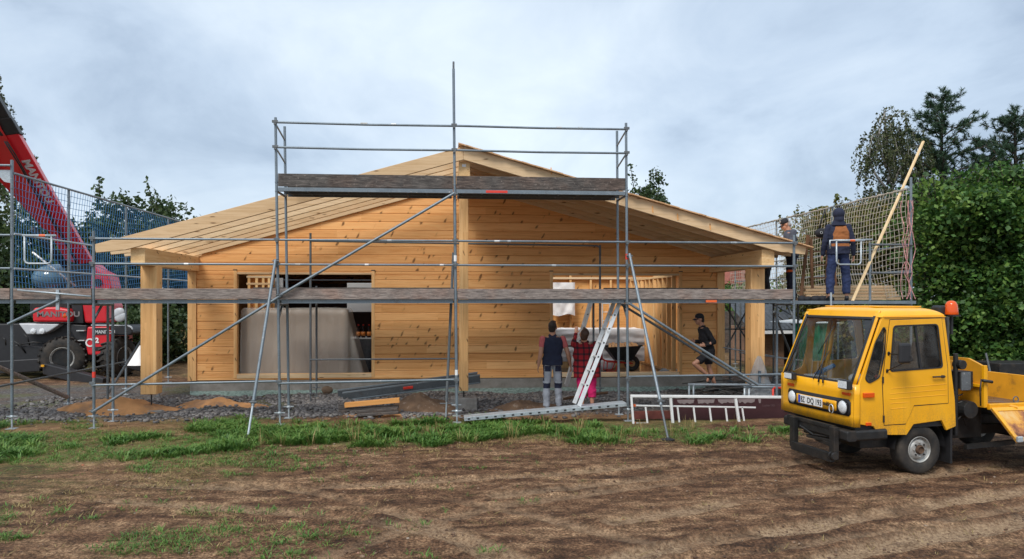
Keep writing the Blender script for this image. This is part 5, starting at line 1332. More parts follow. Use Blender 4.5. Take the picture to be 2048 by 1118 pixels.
def fuse(mb, name, mats, parent, voxel=0.011, sm=4, pick=None, disp=0.0):
    """union of overlapping closed shapes into one continuous skin"""
    o = mb.build(name, mats, parent, local=True); par = o.parent; o.parent = None
    md = o.modifiers.new('r', 'REMESH'); md.mode = 'VOXEL'; md.voxel_size = voxel; md.use_smooth_shade = True
    s2 = o.modifiers.new('s', 'SMOOTH'); s2.iterations = sm; s2.factor = 0.5
    COL.objects.unlink(o); me = evaluated_mesh(o); COL.objects.link(o); old = o.data; o.modifiers.clear(); o.data = me; bpy.data.meshes.remove(old)
    if not isinstance(mats, (list, tuple)): mats = [mats]
    me.materials.clear()
    for m in mats: me.materials.append(m)
    if disp:
        nv_ = len(me.vertices); co = np.empty(nv_*3, np.float32); me.vertices.foreach_get('co', co); nr = np.empty(nv_*3, np.float32); me.vertex_normals.foreach_get('vector', nr)
        co = co.reshape(-1, 3); k = np.array([noise.noise(Vector((c[0]*9, c[1]*9, c[2]*7)))+0.6*noise.noise(Vector(c)*21) for c in co.tolist()])
        me.vertices.foreach_set('co', (co+nr.reshape(-1, 3)*disp*k[:,None]).astype(np.float32).ravel())
    me.polygons.foreach_set('use_smooth', [True]*len(me.polygons))
    me.polygons.foreach_set('material_index', [(pick(p.center, p.normal) if pick else 0) for p in me.polygons])
    o.parent = par; return o
def V3(*a): return Vector(a)
def hand(mb, wr, d, side, s=1.0, curl=0.5, palm=None):
    """wr wrist, d pointing direction of the hand, side = direction the thumb points to"""
    d = Vector(d).normalized(); th = Vector(side); th = (th-d*th.dot(d)).normalized(); nrm = d.cross(th)
    if palm is not None and nrm.dot(Vector(palm)) < 0: nrm = -nrm
    c = wr+d*0.045*s
    M_ = Matrix((th, nrm, d)).transposed(); mb.ell(c, .041*s, .016*s, .052*s, 10, 8, M_)
    for k, L in enumerate((.068, .078, .073, .058)):
        b = wr+d*.082*s+th*(.028-.019*k)*s; j1 = b+d*L*.45*s+nrm*L*.12*curl*s; j2 = j1+(d*(1-.55*curl)+nrm*curl).normalized()*L*.33*s; j3 = j2+(d*(1-.95*curl)+nrm*curl*1.3).normalized()*L*.26*s
        capsule(mb, b-d*.02*s, j1, .0098*s, .0092*s, 8); capsule(mb, j1, j2, .0092*s, .0085*s, 8); capsule(mb, j2, j3, .0085*s, .0072*s, 8)
    b = wr+d*.02*s+th*.022*s; j = b+(d*.6+th*.75).normalized()*.042*s; capsule(mb, b, j, .0125*s, .0105*s, 8); capsule(mb, j, j+(d*.95+th*.25+nrm*.2).normalized()*.032*s, .0102*s, .0085*s, 8)
def head(mb, c, R_, s=1.0):
    """c = centre of skull; R_ rotation; face looks along local +y"""
    def P(x, y, z): return c+R_ @ Vector((x*s, y*s, z*s))
    mb.ell(P(0,-.012,.02), .075*s, .092*s, .088*s, 16, 12, R_); mb.ell(P(0,.022,-.035), .060*s, .068*s, .085*s, 16, 12, R_); mb.ell(P(0,.055,-.088), .030*s, .028*s, .026*s, 10, 8, R_)
    capsule(mb, P(0,.082,.005), P(0,.102,-.028), .008*s, .014*s, 8); mb.ell(P(0,.086,-.06), .022*s, .010*s, .008*s, 8, 6, R_)
    mb.ell(P(0,.078,.022), .05*s, .012*s, .010*s, 10, 6, R_)
    for q in (-1, 1): mb.ell(P(q*.078,-.004,-.012), .010*s, .021*s, .033*s, 8, 8, R_); mb.ell(P(q*.035,.066,-.025), .022*s, .018*s, .02*s, 8, 6, R_)
def shoe(mb, ank, toe, s=1.0):
    ank = Vector(ank); d = Vector(toe).normalized(); up = Vector((0,0,1)); up = (up-d*up.dot(d)).normalized(); sd = d.cross(up); M_ = Matrix((sd, d, up)).transposed()
    o = ank-up*.045
    mb.ell(o+d*.015, .042*s, .065*s, .05*s, 10, 8, M_); mb.ell(o+d*.10-up*.018, .045*s, .085*s, .030*s, 12, 8, M_); mb.ell(o-d*.035-up*.01, .036*s, .04*s, .04*s, 10, 8, M_)
def person(label, loc, rz, J, top, legs, shoes_m='black', hair=None, cap=None, hood=None, group=None, longsleeve=True, fat=1.0, bare_legs=False, vest=None, legpick=None, toppick=None, cuff=None, headR=None, coatlen=0.0):
    root = thing('person', label, 'person', loc, group, rz, local=True)
    hc = Vector(J['head']); R_ = headR or Matrix.Identity(3)
    nk = Vector(J['neck']); body = MB(); f = fat
    head(body, hc, R_, 1.08); capsule(body, nk-Vector((0,0,.04)), hc+R_ @ Vector((0,-.02,-.06)), .066, .060)
    ch, pv = Vector(J['chest']), Vector(J['pelvis']); tw = J.get('turn', 0)
    w = J.get('w', 1.0)
    trunk = [(nk-Vector((0,0,.01)), .065, .06, tw), (nk-Vector((0,0,.05)), .135*w, .085, tw), (ch+Vector((0,0,.05)), .175*w, .115*f, tw), (ch-Vector((0,0,.08)), .165*w*f, .12*f, tw), ((ch+pv)/2-Vector((0,0,.03)), .145*w*f, .115*f, tw), (pv+Vector((0,0,.04)), .165*w*f, .12*f, tw), (pv-Vector((0,0,.07)), .165*w*f, .115*f, tw)]
    rings(body, [(c, a*.9, b*.88, t_) for c, a, b, t_ in trunk])
    for S in 'LR':
        sh, el, wr = Vector(J['sh'+S]), Vector(J['el'+S]), Vector(J['wr'+S]); hp, kn, an = Vector(J['hp'+S]), Vector(J['kn'+S]), Vector(J['an'+S])
        capsule(body, sh, el, .054, .046); capsule(body, el, el+(wr-el)*.35, .044, .046); capsule(body, el+(wr-el)*.35, wr, .046, .029); hd = Vector(J.get('hd'+S, wr-el)); hand(body, wr, hd, J.get('th'+S, (0,1,0)), curl=J.get('curl', .5), palm=((1 if S == 'L' else -1), 0, 0))
        capsule(body, hp, kn, .075*f, .052); capsule(body, kn, kn+(an-kn)*.35, .053, .056); capsule(body, kn+(an-kn)*.35, an, .056, .036); capsule(body, an, an+Vector(J['toe'+S]).normalized()*.08-Vector((0,0,.03)), .036, .03)
    fuse(body, 'body', M['skin'], root, .0095, 3)
    tp = MB(); g = .016
    tr = [(c, a+g, b+g, t_) for c, a, b, t_ in trunk[1:]]
    if coatlen: tr.append((pv-Vector((0,0,.07+coatlen)), .178*w*f, .135*f, tw))
    rings(tp, tr); rings(tp, [(nk-Vector((0,0,.06)), .10, .085, tw), (nk+Vector((0,0,.02)), .066, .066, tw)])
    for S in 'LR':
        sh, el, wr = Vector(J['sh'+S]), Vector(J['el'+S]), Vector(J['wr'+S])
        if vest is None or vest == 'sleeves': 
            mb2 = tp
            if longsleeve: capsule(mb2, sh, el, .072, .056); capsule(mb2, el, wr-(wr-el).normalized()*.015, .056, .041)
            else: capsule(mb2, sh, sh+(el-sh)*.7, .070, .062, k1=.3)
        else: tp.ell(sh-Vector((0,0,.01)), .055, .065, .065)
    o = fuse(tp, 'jacket' if vest else 'shirt', top if isinstance(top, list) else M[top], root, .011, 4, toppick, .013)
    if vest:
        sl = MB()
        for S in 'LR':
            sh, el = Vector(J['sh'+S]), Vector(J['el'+S]); capsule(sl, sh, sh+(el-sh)*.55, .066, .060, k1=.3)
        for k, S in enumerate('LR'):
            q = MB(); sh, el = Vector(J['sh'+S]), Vector(J['el'+S]); capsule(q, sh+(el-sh)*.05, sh+(el-sh)*.6, .068, .060, k1=.3); fuse(q, 'sleeve', M[vest], root, .011, 3, None, .005)
    lg = MB(); g_ = .92; rings(lg, [(pv+Vector((0,0,.07)), .158*w*f*g_, .12*f*g_, tw), (pv, .178*w*f*g_, .135*f*g_, tw), (pv-Vector((0,0,.10)), .17*w*f*g_, .125*f*g_, tw)])
    for S in 'LR':
        hp, kn, an = Vector(J['hp'+S]), Vector(J['kn'+S]), Vector(J['an'+S])
        if bare_legs: capsule(lg, hp, hp+(kn-hp)*.72, .095, .092, k1=.35)
        else:
            capsule(lg, hp, kn, .096*f, .074*f); 
            e_ = an-(an-kn).normalized()*(cuff or 0.0); capsule(lg, kn, e_, .074*f, (.062 if cuff is None else .068)*f, k1=.4)
    fuse(lg, 'shorts' if bare_legs else 'trousers', legs if isinstance(legs, list) else M[legs], root, .011, 4, legpick, .016)
    for S in 'LR':
        s_ = MB(); shoe(s_, J['an'+S], J['toe'+S]); 
        if bare_legs: capsule(s_, Vector(J['an'+S])-Vector((0,0,.03)), Vector(J['an'+S])+(Vector(J['kn'+S])-Vector(J['an'+S])).normalized()*.05, .042, .042)
        fuse(s_, 'shoe', [M[shoes_m], M['whitepaint']], root, .009, 2, lambda c, n: 0)
    def HP(x, y, z): return hc+R_ @ (Vector((x, y, z))*1.08)
    if hair:
        h = MB(); h.ell(HP(0,-.022,.03), .083, .093, .090, 16, 12, R_); h.ell(HP(0,-.05,-.03), .074, .058, .075, 14, 10, R_); h.ell(HP(0,.03,.075), .062, .055, .036, 12, 8, R_)
        fuse(h, 'hair', M[hair], root, .009, 2, None, .006)
    if cap:
        h = MB(); h.lathe([(.093,-.01),(.094,.02),(.086,.06),(.06,.088),(.02,.098),(.001,.099)], HP(0,-.008,.028), R_ @ Vector((0,0,1)), 20); o = h.build('cap', M[cap], root, True, local=True, solid=.004)
        b = MB(); b.grid(lambda u, v: HP((u-.5)*.13*(1-.25*v*v), .072+v*.075-.05*(2*u-1)**2*(1-.3*v), .022-.016*v-.018*(2*u-1)**2), 10, 5); b.build('cap_visor', M[cap], o, True, local=True, solid=.005)
    if hood:
        h = MB(); h.ell(HP(0,-.015,.025), .112, .125, .125, 18, 14, R_); h.ell(HP(0,-.03,-.08), .10, .10, .10, 16, 10, R_); rings(h, [(nk+Vector((0,-.01,.08)), .09, .095, 0), (nk+Vector((0,-.02,-.05)), .15, .11, 0)])
        fuse(h, 'hood', M[hood], root, .011, 3, None, .006)
    if not hair and not hood and not cap: pass
    eyes = MB()
    for q in (-1, 1):
        e_ = MB(); e_.ell(HP(q*.030,.081,.002), .012, .006, .008, 8, 6, R_); e_.build('eye', M['black'], root, True, local=True)
    return root
def stand(H=1.75, feet=.11, arms=.26, elb=.04, head_y=0.0):
    k = H/1.75; J = dict(head=(0,head_y,1.635*k), neck=(0,0,1.475*k), chest=(0,0,1.27*k), pelvis=(0,0,.98*k),
        shL=(-.185,0,1.405*k), shR=(.185,0,1.405*k), elL=(-arms,-.03,1.12*k), elR=(arms,-.03,1.12*k), wrL=(-arms-elb,.04,.88*k), wrR=(arms+elb,.04,.88*k),
        hpL=(-.088,0,.93*k), hpR=(.088,0,.93*k), knL=(-feet,.015,.50*k), knR=(feet,.015,.50*k), anL=(-feet-.01,-.02,.10), anR=(feet+.01,-.02,.10),
        toeL=(-.25,1,-.15), toeR=(.25,1,-.15)); return J
# man in the navy vest, seen from behind, looking up at the roof
g = G(1105, 823); g.z = gz(g.x, g.y)
J = stand(1.78, .115, .265, .05); J['w'] = 1.12; J['shL'] = (-.19,0,1.43); J['shR'] = (.195,0,1.43); J['elL'] = (-.235,-.03,1.14); J['wrL'] = (-.27,.03,.90); J['head'] = (.0,-.015,1.655); J['wrR'] = (.36,.05,.90); J['elR'] = (.30,-.04,1.13); J['turn'] = -.12
def pk1(c, n):       # navy pockets and knee patches on grey work trousers
    if .46 < c.z < .56: return 1
    if abs(c.x) > .165 and .60 < c.z < .95: return 1
    if n.y < -.2 and .79 < c.z < .90 and abs(abs(c.x)-.10) < .058: return 1
    return 0
person('man in sleeveless navy vest and grey work trousers looking up, standing left of the ladder', (g.x, g.y, g.z), 0, J, 'navy', [M['greycloth'], M['navy']], 'black', hair='hair_dark', vest='salmon', legpick=pk1,
       headR=Matrix.Rotation(R(16), 3, 'X') @ Matrix.Rotation(R(-22), 3, 'Z'), coatlen=.02)
# woman in plaid shirt leaning her head back, one hand on the far ladder
g = G(1172, 824); g.z = gz(g.x, g.y)
J = stand(1.60, .10, .27, .02); J.update(w=1.26, head=(-.05,-.055,1.50), neck=(-.02,0,1.36), chest=(.0,0,1.16), pelvis=(.02,0,.88), shL=(-.19,.02,1.28), shR=(.20,0,1.29),
    elL=(-.19,.26,1.28), wrL=(-.13,.30,1.50), hdL=(.2,.25,1), thL=(1,0,.2), elR=(.30,.06,1.03), wrR=(.22,.24,.93), hpL=(-.08,0,.83), hpR=(.11,0,.83), anL=(-.08,-.02,.12), anR=(.12,-.02,.12), knL=(-.09,.02,.46), knR=(.12,.02,.46))
person('woman in red plaid shirt and magenta trousers with one hand on the ladder', (g.x, g.y, g.z), R(4), J, 'plaid', 'pink', 'black', hair='hair_brown', fat=1.20, cuff=.14,
       headR=Matrix.Rotation(R(30), 3, 'X') @ Matrix.Rotation(R(12), 3, 'Y'), coatlen=.15)
# runner in black, facing left: local +y is his heading
YRN = 16.35; g = U(1408, 600, YRN); xg = g.x
def rl(px, py, sx): p = U(px, py, YRN+sx*-1); return (sx, -(U(px, py, YRN).x-xg), U(px, py, YRN).z)
J = dict(head=rl(1398.5, 638, 0), neck=rl(1405, 652, 0), chest=rl(1410, 671, 0), pelvis=rl(1417, 703, 0),
    shL=rl(1407, 659, -.17), shR=rl(1408, 658, .17), elL=rl(1421, 683, -.22), elR=rl(1416, 685, .22), wrL=rl(1405, 690, -.20), wrR=rl(1395, 684, .16), hdL=(.05,1,.1), hdR=(0,1,.2), thL=(.2,0,1), thR=(-.2,0,1),
    hpL=rl(1415, 707, -.08), hpR=rl(1418, 707, .09), knL=rl(1386, 727, -.09), knR=rl(1421, 737, .09), anL=rl(1416, 752, -.08), anR=rl(1434, 775, .08), toeL=(0,.6,-1), toeR=(0,1,-.1), curl=.9)
person('running man in black jacket, black shorts and cap passing the right window', (xg, YRN, 0), R(90), J, 'blackcloth', 'blackcloth', 'black', cap='blackcloth', bare_legs=True, hair='hair_dark', headR=Matrix.Rotation(R(-6), 3, 'X'))
# hooded person on the right scaffold, from behind
g = U(1677, 596, 14.25); zd = 2.175
J = stand(1.80, .15, .265, .03); J.update(anL=(-.17,-.02,.10), anR=(.15,-.02,.10), turn=-.1, w=1.06)
def pk4(c, n): return 1 if (n.y < .15 and ((abs(c.x-.02) < .155-max(0, c.z-1.3)*.35 and 1.0+.18 < c.z < 1.50) or (abs(c.x-.01) < .17 and 1.06 < c.z < 1.12))) else 0
person('person with raised navy hood, rust brown back and blue sweatpants on the right scaffold', (g.x, 14.25, zd), R(-12), J, [M['navy'], M['brownfleece']], 'navy2', 'black', hood='navy', toppick=pk4, cuff=.03, coatlen=.03, fat=1.14)
# man with cap bent over the roof edge
g = U(1583, 600, 15.35)
J = stand(1.78, .10, .22, .0); J.update(head=(0,.13,1.615), neck=(0,.06,1.47), chest=(0,.03,1.26), elL=(-.25,.08,1.12), wrL=(-.2,.30,1.02), elR=(.25,.08,1.12), wrR=(.22,.30,1.0))
def pk5(c, n): return 1 if (.60 < c.z < .64) else 0
person('grey haired man in black cap and slate work jacket looking down at the roof edge', (g.x, 15.35, 2.17), R(78), J, 'slatecloth', [M['navy'], M['orange']], 'black', cap='blackcloth', hair='hair_grey', legpick=pk5, headR=Matrix.Rotation(R(-28), 3, 'X'))
g = U(1534, 600, 16.6)
J = stand(1.78, .10, .24, .0); J.update(head=(0,.30,1.46), neck=(0,.20,1.36), chest=(0,.10,1.20), shL=(-.18,.15,1.30), shR=(.18,.15,1.30), wrL=(-.2,.28,1.0), wrR=(.2,.28,1.0), knL=(-.12,.10,.50), anL=(-.13,.06,.10), anR=(.12,-.12,.10))
person('man in black mostly hidden behind the right roof edge, only cap and legs showing', (g.x, 16.6, 2.17), R(100), J, 'blackcloth', 'blackcloth', 'black', cap='blackcloth', hair='hair_dark', headR=Matrix.Rotation(R(-20), 3, 'X'))
# ------------------------------------------------------------------ yellow light truck
from mathutils.geometry import tessellate_polygon
TH = 13.0
TW0 = G(1843, 950); TRZ = R(180+TH)-YAW
truck = thing('truck', 'small yellow flatbed truck with amber beacon parked on the soil at the right', 'truck', (TW0.x, TW0.y, 0), None, TRZ, local=True)
_ri = Matrix.Rotation(-TRZ, 3, 'Z')
def TL_(px, py, axis, val):          # photo pixel -> truck coordinates on the plane axis = val
    d = _ri @ Vector(ray(px, py)); o = _ri @ (Vector((0, 0, CAM_H))-Vector((TW0.x, TW0.y, 0)))
    t_ = (val-o[axis])/d[axis]; return o+d*t_
def Z(zx, zy, axis=1, val=0.03): return TL_(1540+zx/2.661, 560+zy/2.661, axis, val)
def plate(mb, outer, holes, o, ax, ay, th):
    """flat plate with holes; points in (ax, ay) coordinates, th = thickness vector"""
    o = Vector(o); ax = Vector(ax); ay = Vector(ay); th = Vector(th)
    loops = [outer]+holes; flat = [p for l in loops for p in l]
    tris = tessellate_polygon([[Vector((p[0], p[1], 0)) for p in l] for l in loops])
    n = len(flat); vs = [o+ax*p[0]+ay*p[1] for p in flat]; vs += [v+th for v in vs]
    fs = [tuple(t_) for t_ in tris]+[tuple(i+n for i in t_[::-1]) for t_ in tris]
    b = 0
    for l in loops:
        m = len(l)
        for i in range(m): fs.append((b+i, b+(i+1)%m, b+(i+1)%m+n, b+i+n))
        b += m
    mb.add(vs, fs); return mb
def rnd(poly, r=.03, k=4):            # round the corners of a polygon
    out = []; n = len(poly)
    for i in range(n):
        p = Vector(poly[i]); a = Vector(poly[i-1])-p; b = Vector(poly[(i+1)%n])-p
        rr_ = min(r, a.length*.45, b.length*.45); a0 = p+a.normalized()*rr_; b0 = p+b.normalized()*rr_
        for j in range(k+1): t_ = j/k; q = a0*(1-t_)**2+p*2*t_*(1-t_)+b0*t_*t_; out.append((q.x, q.y))
    return out
def zs(pts, val=.03): return [(lambda q: (q.x, q.z))(Z(*p, 1, val)) for p in pts]
XAX, YAX, ZAX = (1,0,0), (0,1,0), (0,0,1)
NS = 0.03; FS_ = -1.55            # near side, far side planes
def inset(poly, d):
    cx = sum(p[0] for p in poly)/len(poly); cy = sum(p[1] for p in poly)/len(poly)
    return [(p[0]+(cx-p[0])*d/math.hypot(p[0]-cx, p[1]-cy), p[1]+(cy-p[1])*d/math.hypot(p[0]-cx, p[1]-cy)) for p in poly]
win = rnd(zs([(655,243),(890,234),(917,466),(636,488)]), .05)
qw = rnd(zs([(604,248),(617,268),(608,395),(582,518),(528,550),(505,528),(560,330)]), .035)
side = zs([(468,576),(600,190),(928,183),(958,420),(985,640),(990,778),(940,800),(915,747),(765,768),(728,824),(580,824),(553,780),(470,768)])
door = zs([(637,213),(912,203),(944,470),(947,655),(765,668),(722,765),(607,772),(598,540)])
def body_side(y, t_, name='side_panel'):
    mb = MB(); plate(mb, side, [win, qw], (0, y, 0), XAX, ZAX, (0, t_, 0)); return mb.build(name, M['yellow'], truck, bevel=.006, local=True)
body_side(NS, -.035); body_side(FS_, .035)
# door skin, sits a few mm proud, dark gap round it
mb = MB(); plate(mb, inset(door, -.008), [inset(door, .004)], (0, NS+.0015, 0), XAX, ZAX, (0, .001, 0)); mb.build('door_gap', M['black'], truck, local=True)
mb = MB(); plate(mb, inset(door, .002), [win], (0, NS+.001, 0), XAX, ZAX, (0, .006, 0)); dr = mb.build('door', M['yellow'], truck, bevel=.003, local=True)
for (a, b) in (((640,578),(938,553)), ((637,606),(938,582)), ((637,634),(938,609)), ((637,657),(735,650)), ((640,686),(722,679))):
    p, q = Z(*a, 1, NS), Z(*b, 1, NS); MB().tube([(p.x, NS+.007, p.z), (q.x, NS+.007, q.z)], .004, 6).build('pressed_rib', M['yellow'], dr, local=True)
def frame(poly, y, name, w=.022, parent=truck, out=.012):
    mb = MB(); plate(mb, inset(poly, -.006), [inset(poly, w)], (0, y, 0), XAX, ZAX, (0, out, 0)); return mb.build(name, M['black'], parent, bevel=.003, local=True)
frame(win, NS+.002, 'window_rubber', .018, dr); frame(qw, NS-.002, 'window_rubber', .014)
p, q = Z(775,245,1,NS), Z(805,475,1,NS); MB().beam((p.x, NS-.004, p.z), (q.x, NS-.004, q.z), .008, .028, (1,0,0)).build('sliding_pane_bar', M['black'], dr, local=True)
for poly, nm in ((win, 'door_window'), (qw, 'quarter_window')):
    mb = MB(); plate(mb, inset(poly, .004), [], (0, NS-.012, 0), XAX, ZAX, (0, -.003, 0)); mb.build(nm, M['glass'], truck, local=True)
    mb = MB(); plate(mb, inset(poly, .004), [], (0, FS_+.012, 0), XAX, ZAX, (0, .003, 0)); mb.build(nm, M['glass'], truck, local=True)
# handle, hinges, lamps on the side
p, q = Z(866,516,1,NS+.03), Z(930,514,1,NS+.03); MB().tube([(p.x, NS+.035, p.z), (q.x, NS+.035, q.z)], .010, 8).tube([(q.x+.02, NS, q.z), (q.x+.02, NS+.04, q.z)], .018, 10).build('door_handle', M['black'], dr, local=True)
for zz in ((599,532),(603,738)): p = Z(*zz, 1, NS); MB().tube([(p.x, NS+.008, p.z-.04), (p.x, NS+.008, p.z+.04)], .011, 8).build('hinge', M['black'], dr, local=True)
def lens(a, b, y, name, mat, th=.02): 
    p, q = Z(*a, 1, y), Z(*b, 1, y); return MB().box(min(p.x,q.x), max(p.x,q.x), y, y+th, min(p.z,q.z), max(p.z,q.z)).build(name, M[mat], truck, bevel=.005, local=True)
lens((493,601),(549,624), NS, 'side_indicator', 'amber', .03); lens((508,759),(538,775), NS, 'side_reflector', 'amber', .012)
# front: lower panel bowed, grille, headlights
XF = Z(455, 600, 1, NS).x+.0; zb = .635; zt_ = 1.155
yN, yF = NS-.03, FS_+.03
def FX(y): u = (y-yF)/(yN-yF)*2-1; return XF+.035*(1-u*u)
mb = MB(); n = 24
def fgrid(z0, z1, off, ya, yb, nu=24, nv=2): 
    return lambda u, v: Vector((FX(ya+(yb-ya)*u)+off, ya+(yb-ya)*u, z0+(z1-z0)*v))
mb.grid(fgrid(zb, zt_, 0, yF, yN), 24, 4)
for k, yy in enumerate((yN, yF)):     # rounded corners into the sides
    sgn = 1 if k == 0 else -1
    mb.grid(lambda u, v: Vector((XF-.06+.06*math.cos(u*PI/2), yy-sgn*.0+sgn*.03*math.sin(u*PI/2), zb+(zt_-zb)*v)), 6, 4)
mb.build('front_panel', M['yellow'], truck, 60, local=True, solid=.02)
gz0, gz1 = .758, .965
def fpoly(ya, yb, za, zb_, r=.03): return rnd([(ya, za), (yb, za), (yb, zb_), (ya, zb_)], r)
def bowed(mb, poly, holes, off, th):
    b = MB(); plate(b, poly, holes, (0,0,0), YAX, ZAX, (th,0,0)); mb.add([(v[0]+FX(v[1])+off, v[1], v[2]) for v in b.v], b.f)
gl = TL_(1704, 812, 0, XF).y; gr = TL_(1581, 790, 0, XF).y
def bowed_panel(name, mat, ya, yb, za, zb_, off, r=.035):
    def fn(u, v):
        y = ya+(yb-ya)*u; e = min(y-ya, yb-y) if yb > ya else min(ya-y, y-yb); k = max(0, r-e); cut = r-math.sqrt(max(0, r*r-k*k)); return Vector((FX(y)+off, y, za+cut+(zb_-za-2*cut)*v))
    mb = MB(); mb.grid(fn, 40, 3); return mb.build(name, M[mat], truck, 60, solid=.008, local=True)
bowed_panel('grille_surround', 'black', min(gr, gl), max(gr, gl), gz0, gz1, .017)
pa, pb = TL_(1680, 815, 0, XF).y, TL_(1644, 800, 0, XF).y
a_, b_ = TL_(1600, 790, 0, XF).y, TL_(1679, 800, 0, XF).y
bowed_panel('name_panel', 'yellow', min(a_, b_), max(a_, b_), gz0+.035, gz1-.045, .025, .005)
for px_ in (1691, 1591):
    y = TL_(px_, 810, 0, XF).y; zc_ = .862; x = FX(y)+.02
    hl = MB().lathe([(.001,.035),(.045,.032),(.072,.022),(.082,.008),(.086,0)], (x, y, zc_), (1,0,0), 24).build('headlight', M['chrome'], truck, 50, local=True)
    MB().lathe([(.082,0),(.094,0),(.096,.012),(.086,.016)], (x, y, zc_), (1,0,0), 24, True).build('headlight_ring', M['black'], hl, 50, local=True)
# number plate with blue band
ya, yb = TL_(1600, 790, 0, XF+.05).y, TL_(1648, 803, 0, XF+.05).y; xp = max(FX(ya), FX(yb))+.042; zc_ = .862
pl = MB().box(xp, xp+.004, ya, yb, zc_-.056, zc_+.056).build('number_plate', M['whitepaint'], truck, bevel=.002, local=True)
MB().box(xp+.0045, xp+.0055, ya+.002, ya+.045, zc_-.052, zc_+.052).build('plate_band', M['blue'], pl, local=True)
wpl = yb-ya
text_mesh('plate_text', 'BZ', .105, M['letter_black'], (xp+.0065, ya+.055, zc_-.037), YAX, ZAX, pl, .001, sx=.72, bold=.0012, local=True)
text_mesh('plate_text', 'DQ 193', .105, M['letter_black'], (xp+.0065, ya+.055+.145, zc_-.037), YAX, ZAX, pl, .001, sx=(wpl-.21)/.345*.98 if wpl > .3 else .5, bold=.0012, local=True)
MB().lathe([(.001,0),(.012,0),(.012,.001),(.001,.001)], (xp+.0055, ya+.055+.128, zc_-.01), XAX, 12).build('plate_seal', M['chrome'], pl, local=True)
text_mesh('name_lettering', 'multicar', .075, M['letter_black'], (xp+.004, yb+.012, zc_-.018), YAX, ZAX, truck, .002, sx=.80, bold=.002, local=True)
y = TL_(1674, 816, 0, XF).y; MB().tube([(xp+.01, y+.04*math.cos(t_), zc_-.045+.055*math.sin(t_)) for t_ in [k*PI/9-1.2 for k in range(16)]], .007, 6).build('tow_ring', M['alu'], truck, True, local=True)
for (a, b) in (((398,594),(437,616)), ((108,545),(140,566))):
    p, q = Z(*a, 0, XF), Z(*b, 0, XF); MB().box(FX(p.y)+.005, FX(p.y)+.03, min(p.y,q.y), max(p.y,q.y), min(p.z,q.z), max(p.z,q.z)).build('front_indicator', M['amber'], truck, bevel=.004, local=True)
for (a, b) in (((370,532),(412,580)), ((84,490),(118,526))):
    p, q = Z(*a, 0, XF+.10), Z(*b, 0, XF+.10); fl = MB().box(XF+.06, XF+.12, min(p.y,q.y)-.01, max(p.y,q.y)+.05, min(p.z,q.z)-.01, max(p.z,q.z)+.01).build('fog_lamp', M['black'], truck, bevel=.012, local=True)
    MB().box(XF+.121, XF+.126, min(p.y,q.y), max(p.y,q.y)+.015, min(p.z,q.z)+.003, max(p.z,q.z)-.003).build('lamp_glass', M['chrome'], fl, bevel=.002, local=True)
# windscreen: pillars, rubber, glass, cowl
WB = XF-.02; wt = Z(598, 180, 1, NS); WT = wt.x; zw0, zw1 = 1.15, wt.z-.015
tn = lambda z: (z-zw0)/(zw1-zw0)
def WS(u, v, off=0.0, m0=.0):    # windscreen surface, u across (0 far), v up
    z = zw0+(zw1-zw0)*v; ya_ = FS_+.02+.03*v+m0; yb_ = NS-.02-.03*v-m0; y = ya_+(yb_-ya_)*u
    return Vector((WB+(WT-WB)*v+.04*(1-(2*u-1)**2)*(1-v*.4)+off, y, z))
def wstrip(name, mat, u0, u1, v0, v1, off, parent=truck, solid=.02):
    mb = MB(); mb.grid(lambda u, v: WS(u0+(u1-u0)*u, v0+(v1-v0)*v, off), 20, 8); return mb.build(name, M[mat], parent, 60, solid=solid, local=True)
wstrip('windscreen', 'glass', .03, .97, .03, .96, 0, solid=0)
for a in ((0,.045,-.01,1.02), (.955,1,-.01,1.02)): wstrip('screen_pillar', 'yellow', *a, .004)
wstrip('roof_front', 'yellow', 0, 1, .945, 1.06, .004)
for a in ((.025,.05,0,.98), (.95,.975,0,.98), (.03,.97,-.015,.03), (.03,.97,.93,.965)): wstrip('screen_rubber', 'black', *a, .010)
# roof
rx0, rx1 = Z(932, 190, 1, NS).x, WT+.02; zr0 = Z(760, 195, 1, NS).z-.005; zr1 = 2.10
def roof(u, v):
    a, b = 2*u-1, 2*v-1; f_ = (1-abs(a)**6)*(1-abs(b)**5); e_ = 1-.035*f_
    return Vector((rx0-.02+(rx1-rx0+.03)*u, FS_-.005+(NS-FS_+.01)*v, zr0+(zr1-zr0)*max(0, f_)**.42))
mb = MB(); mb.grid(roof, 40, 40); mb.build('roof', M['yellow'], truck, True, local=True)
mb = MB(); plate(mb, rnd([(rx0+.1, FS_+.25),(rx1-.15, FS_+.25),(rx1-.15, NS-.25),(rx0+.1, NS-.25)], .06), [], (0,0,zr1-.004), XAX, YAX, (0,0,.014)); mb.build('roof_hatch', M['yellow'], truck, bevel=.01, local=True)
p = Z(605, 203, 1, NS); q = Z(930, 194, 1, NS); MB().beam((p.x, NS+.006, zr0+.003), (q.x, NS+.006, zr0+.003), .02, .012).build('rain_gutter', M['yellow'], truck, bevel=.003, local=True)
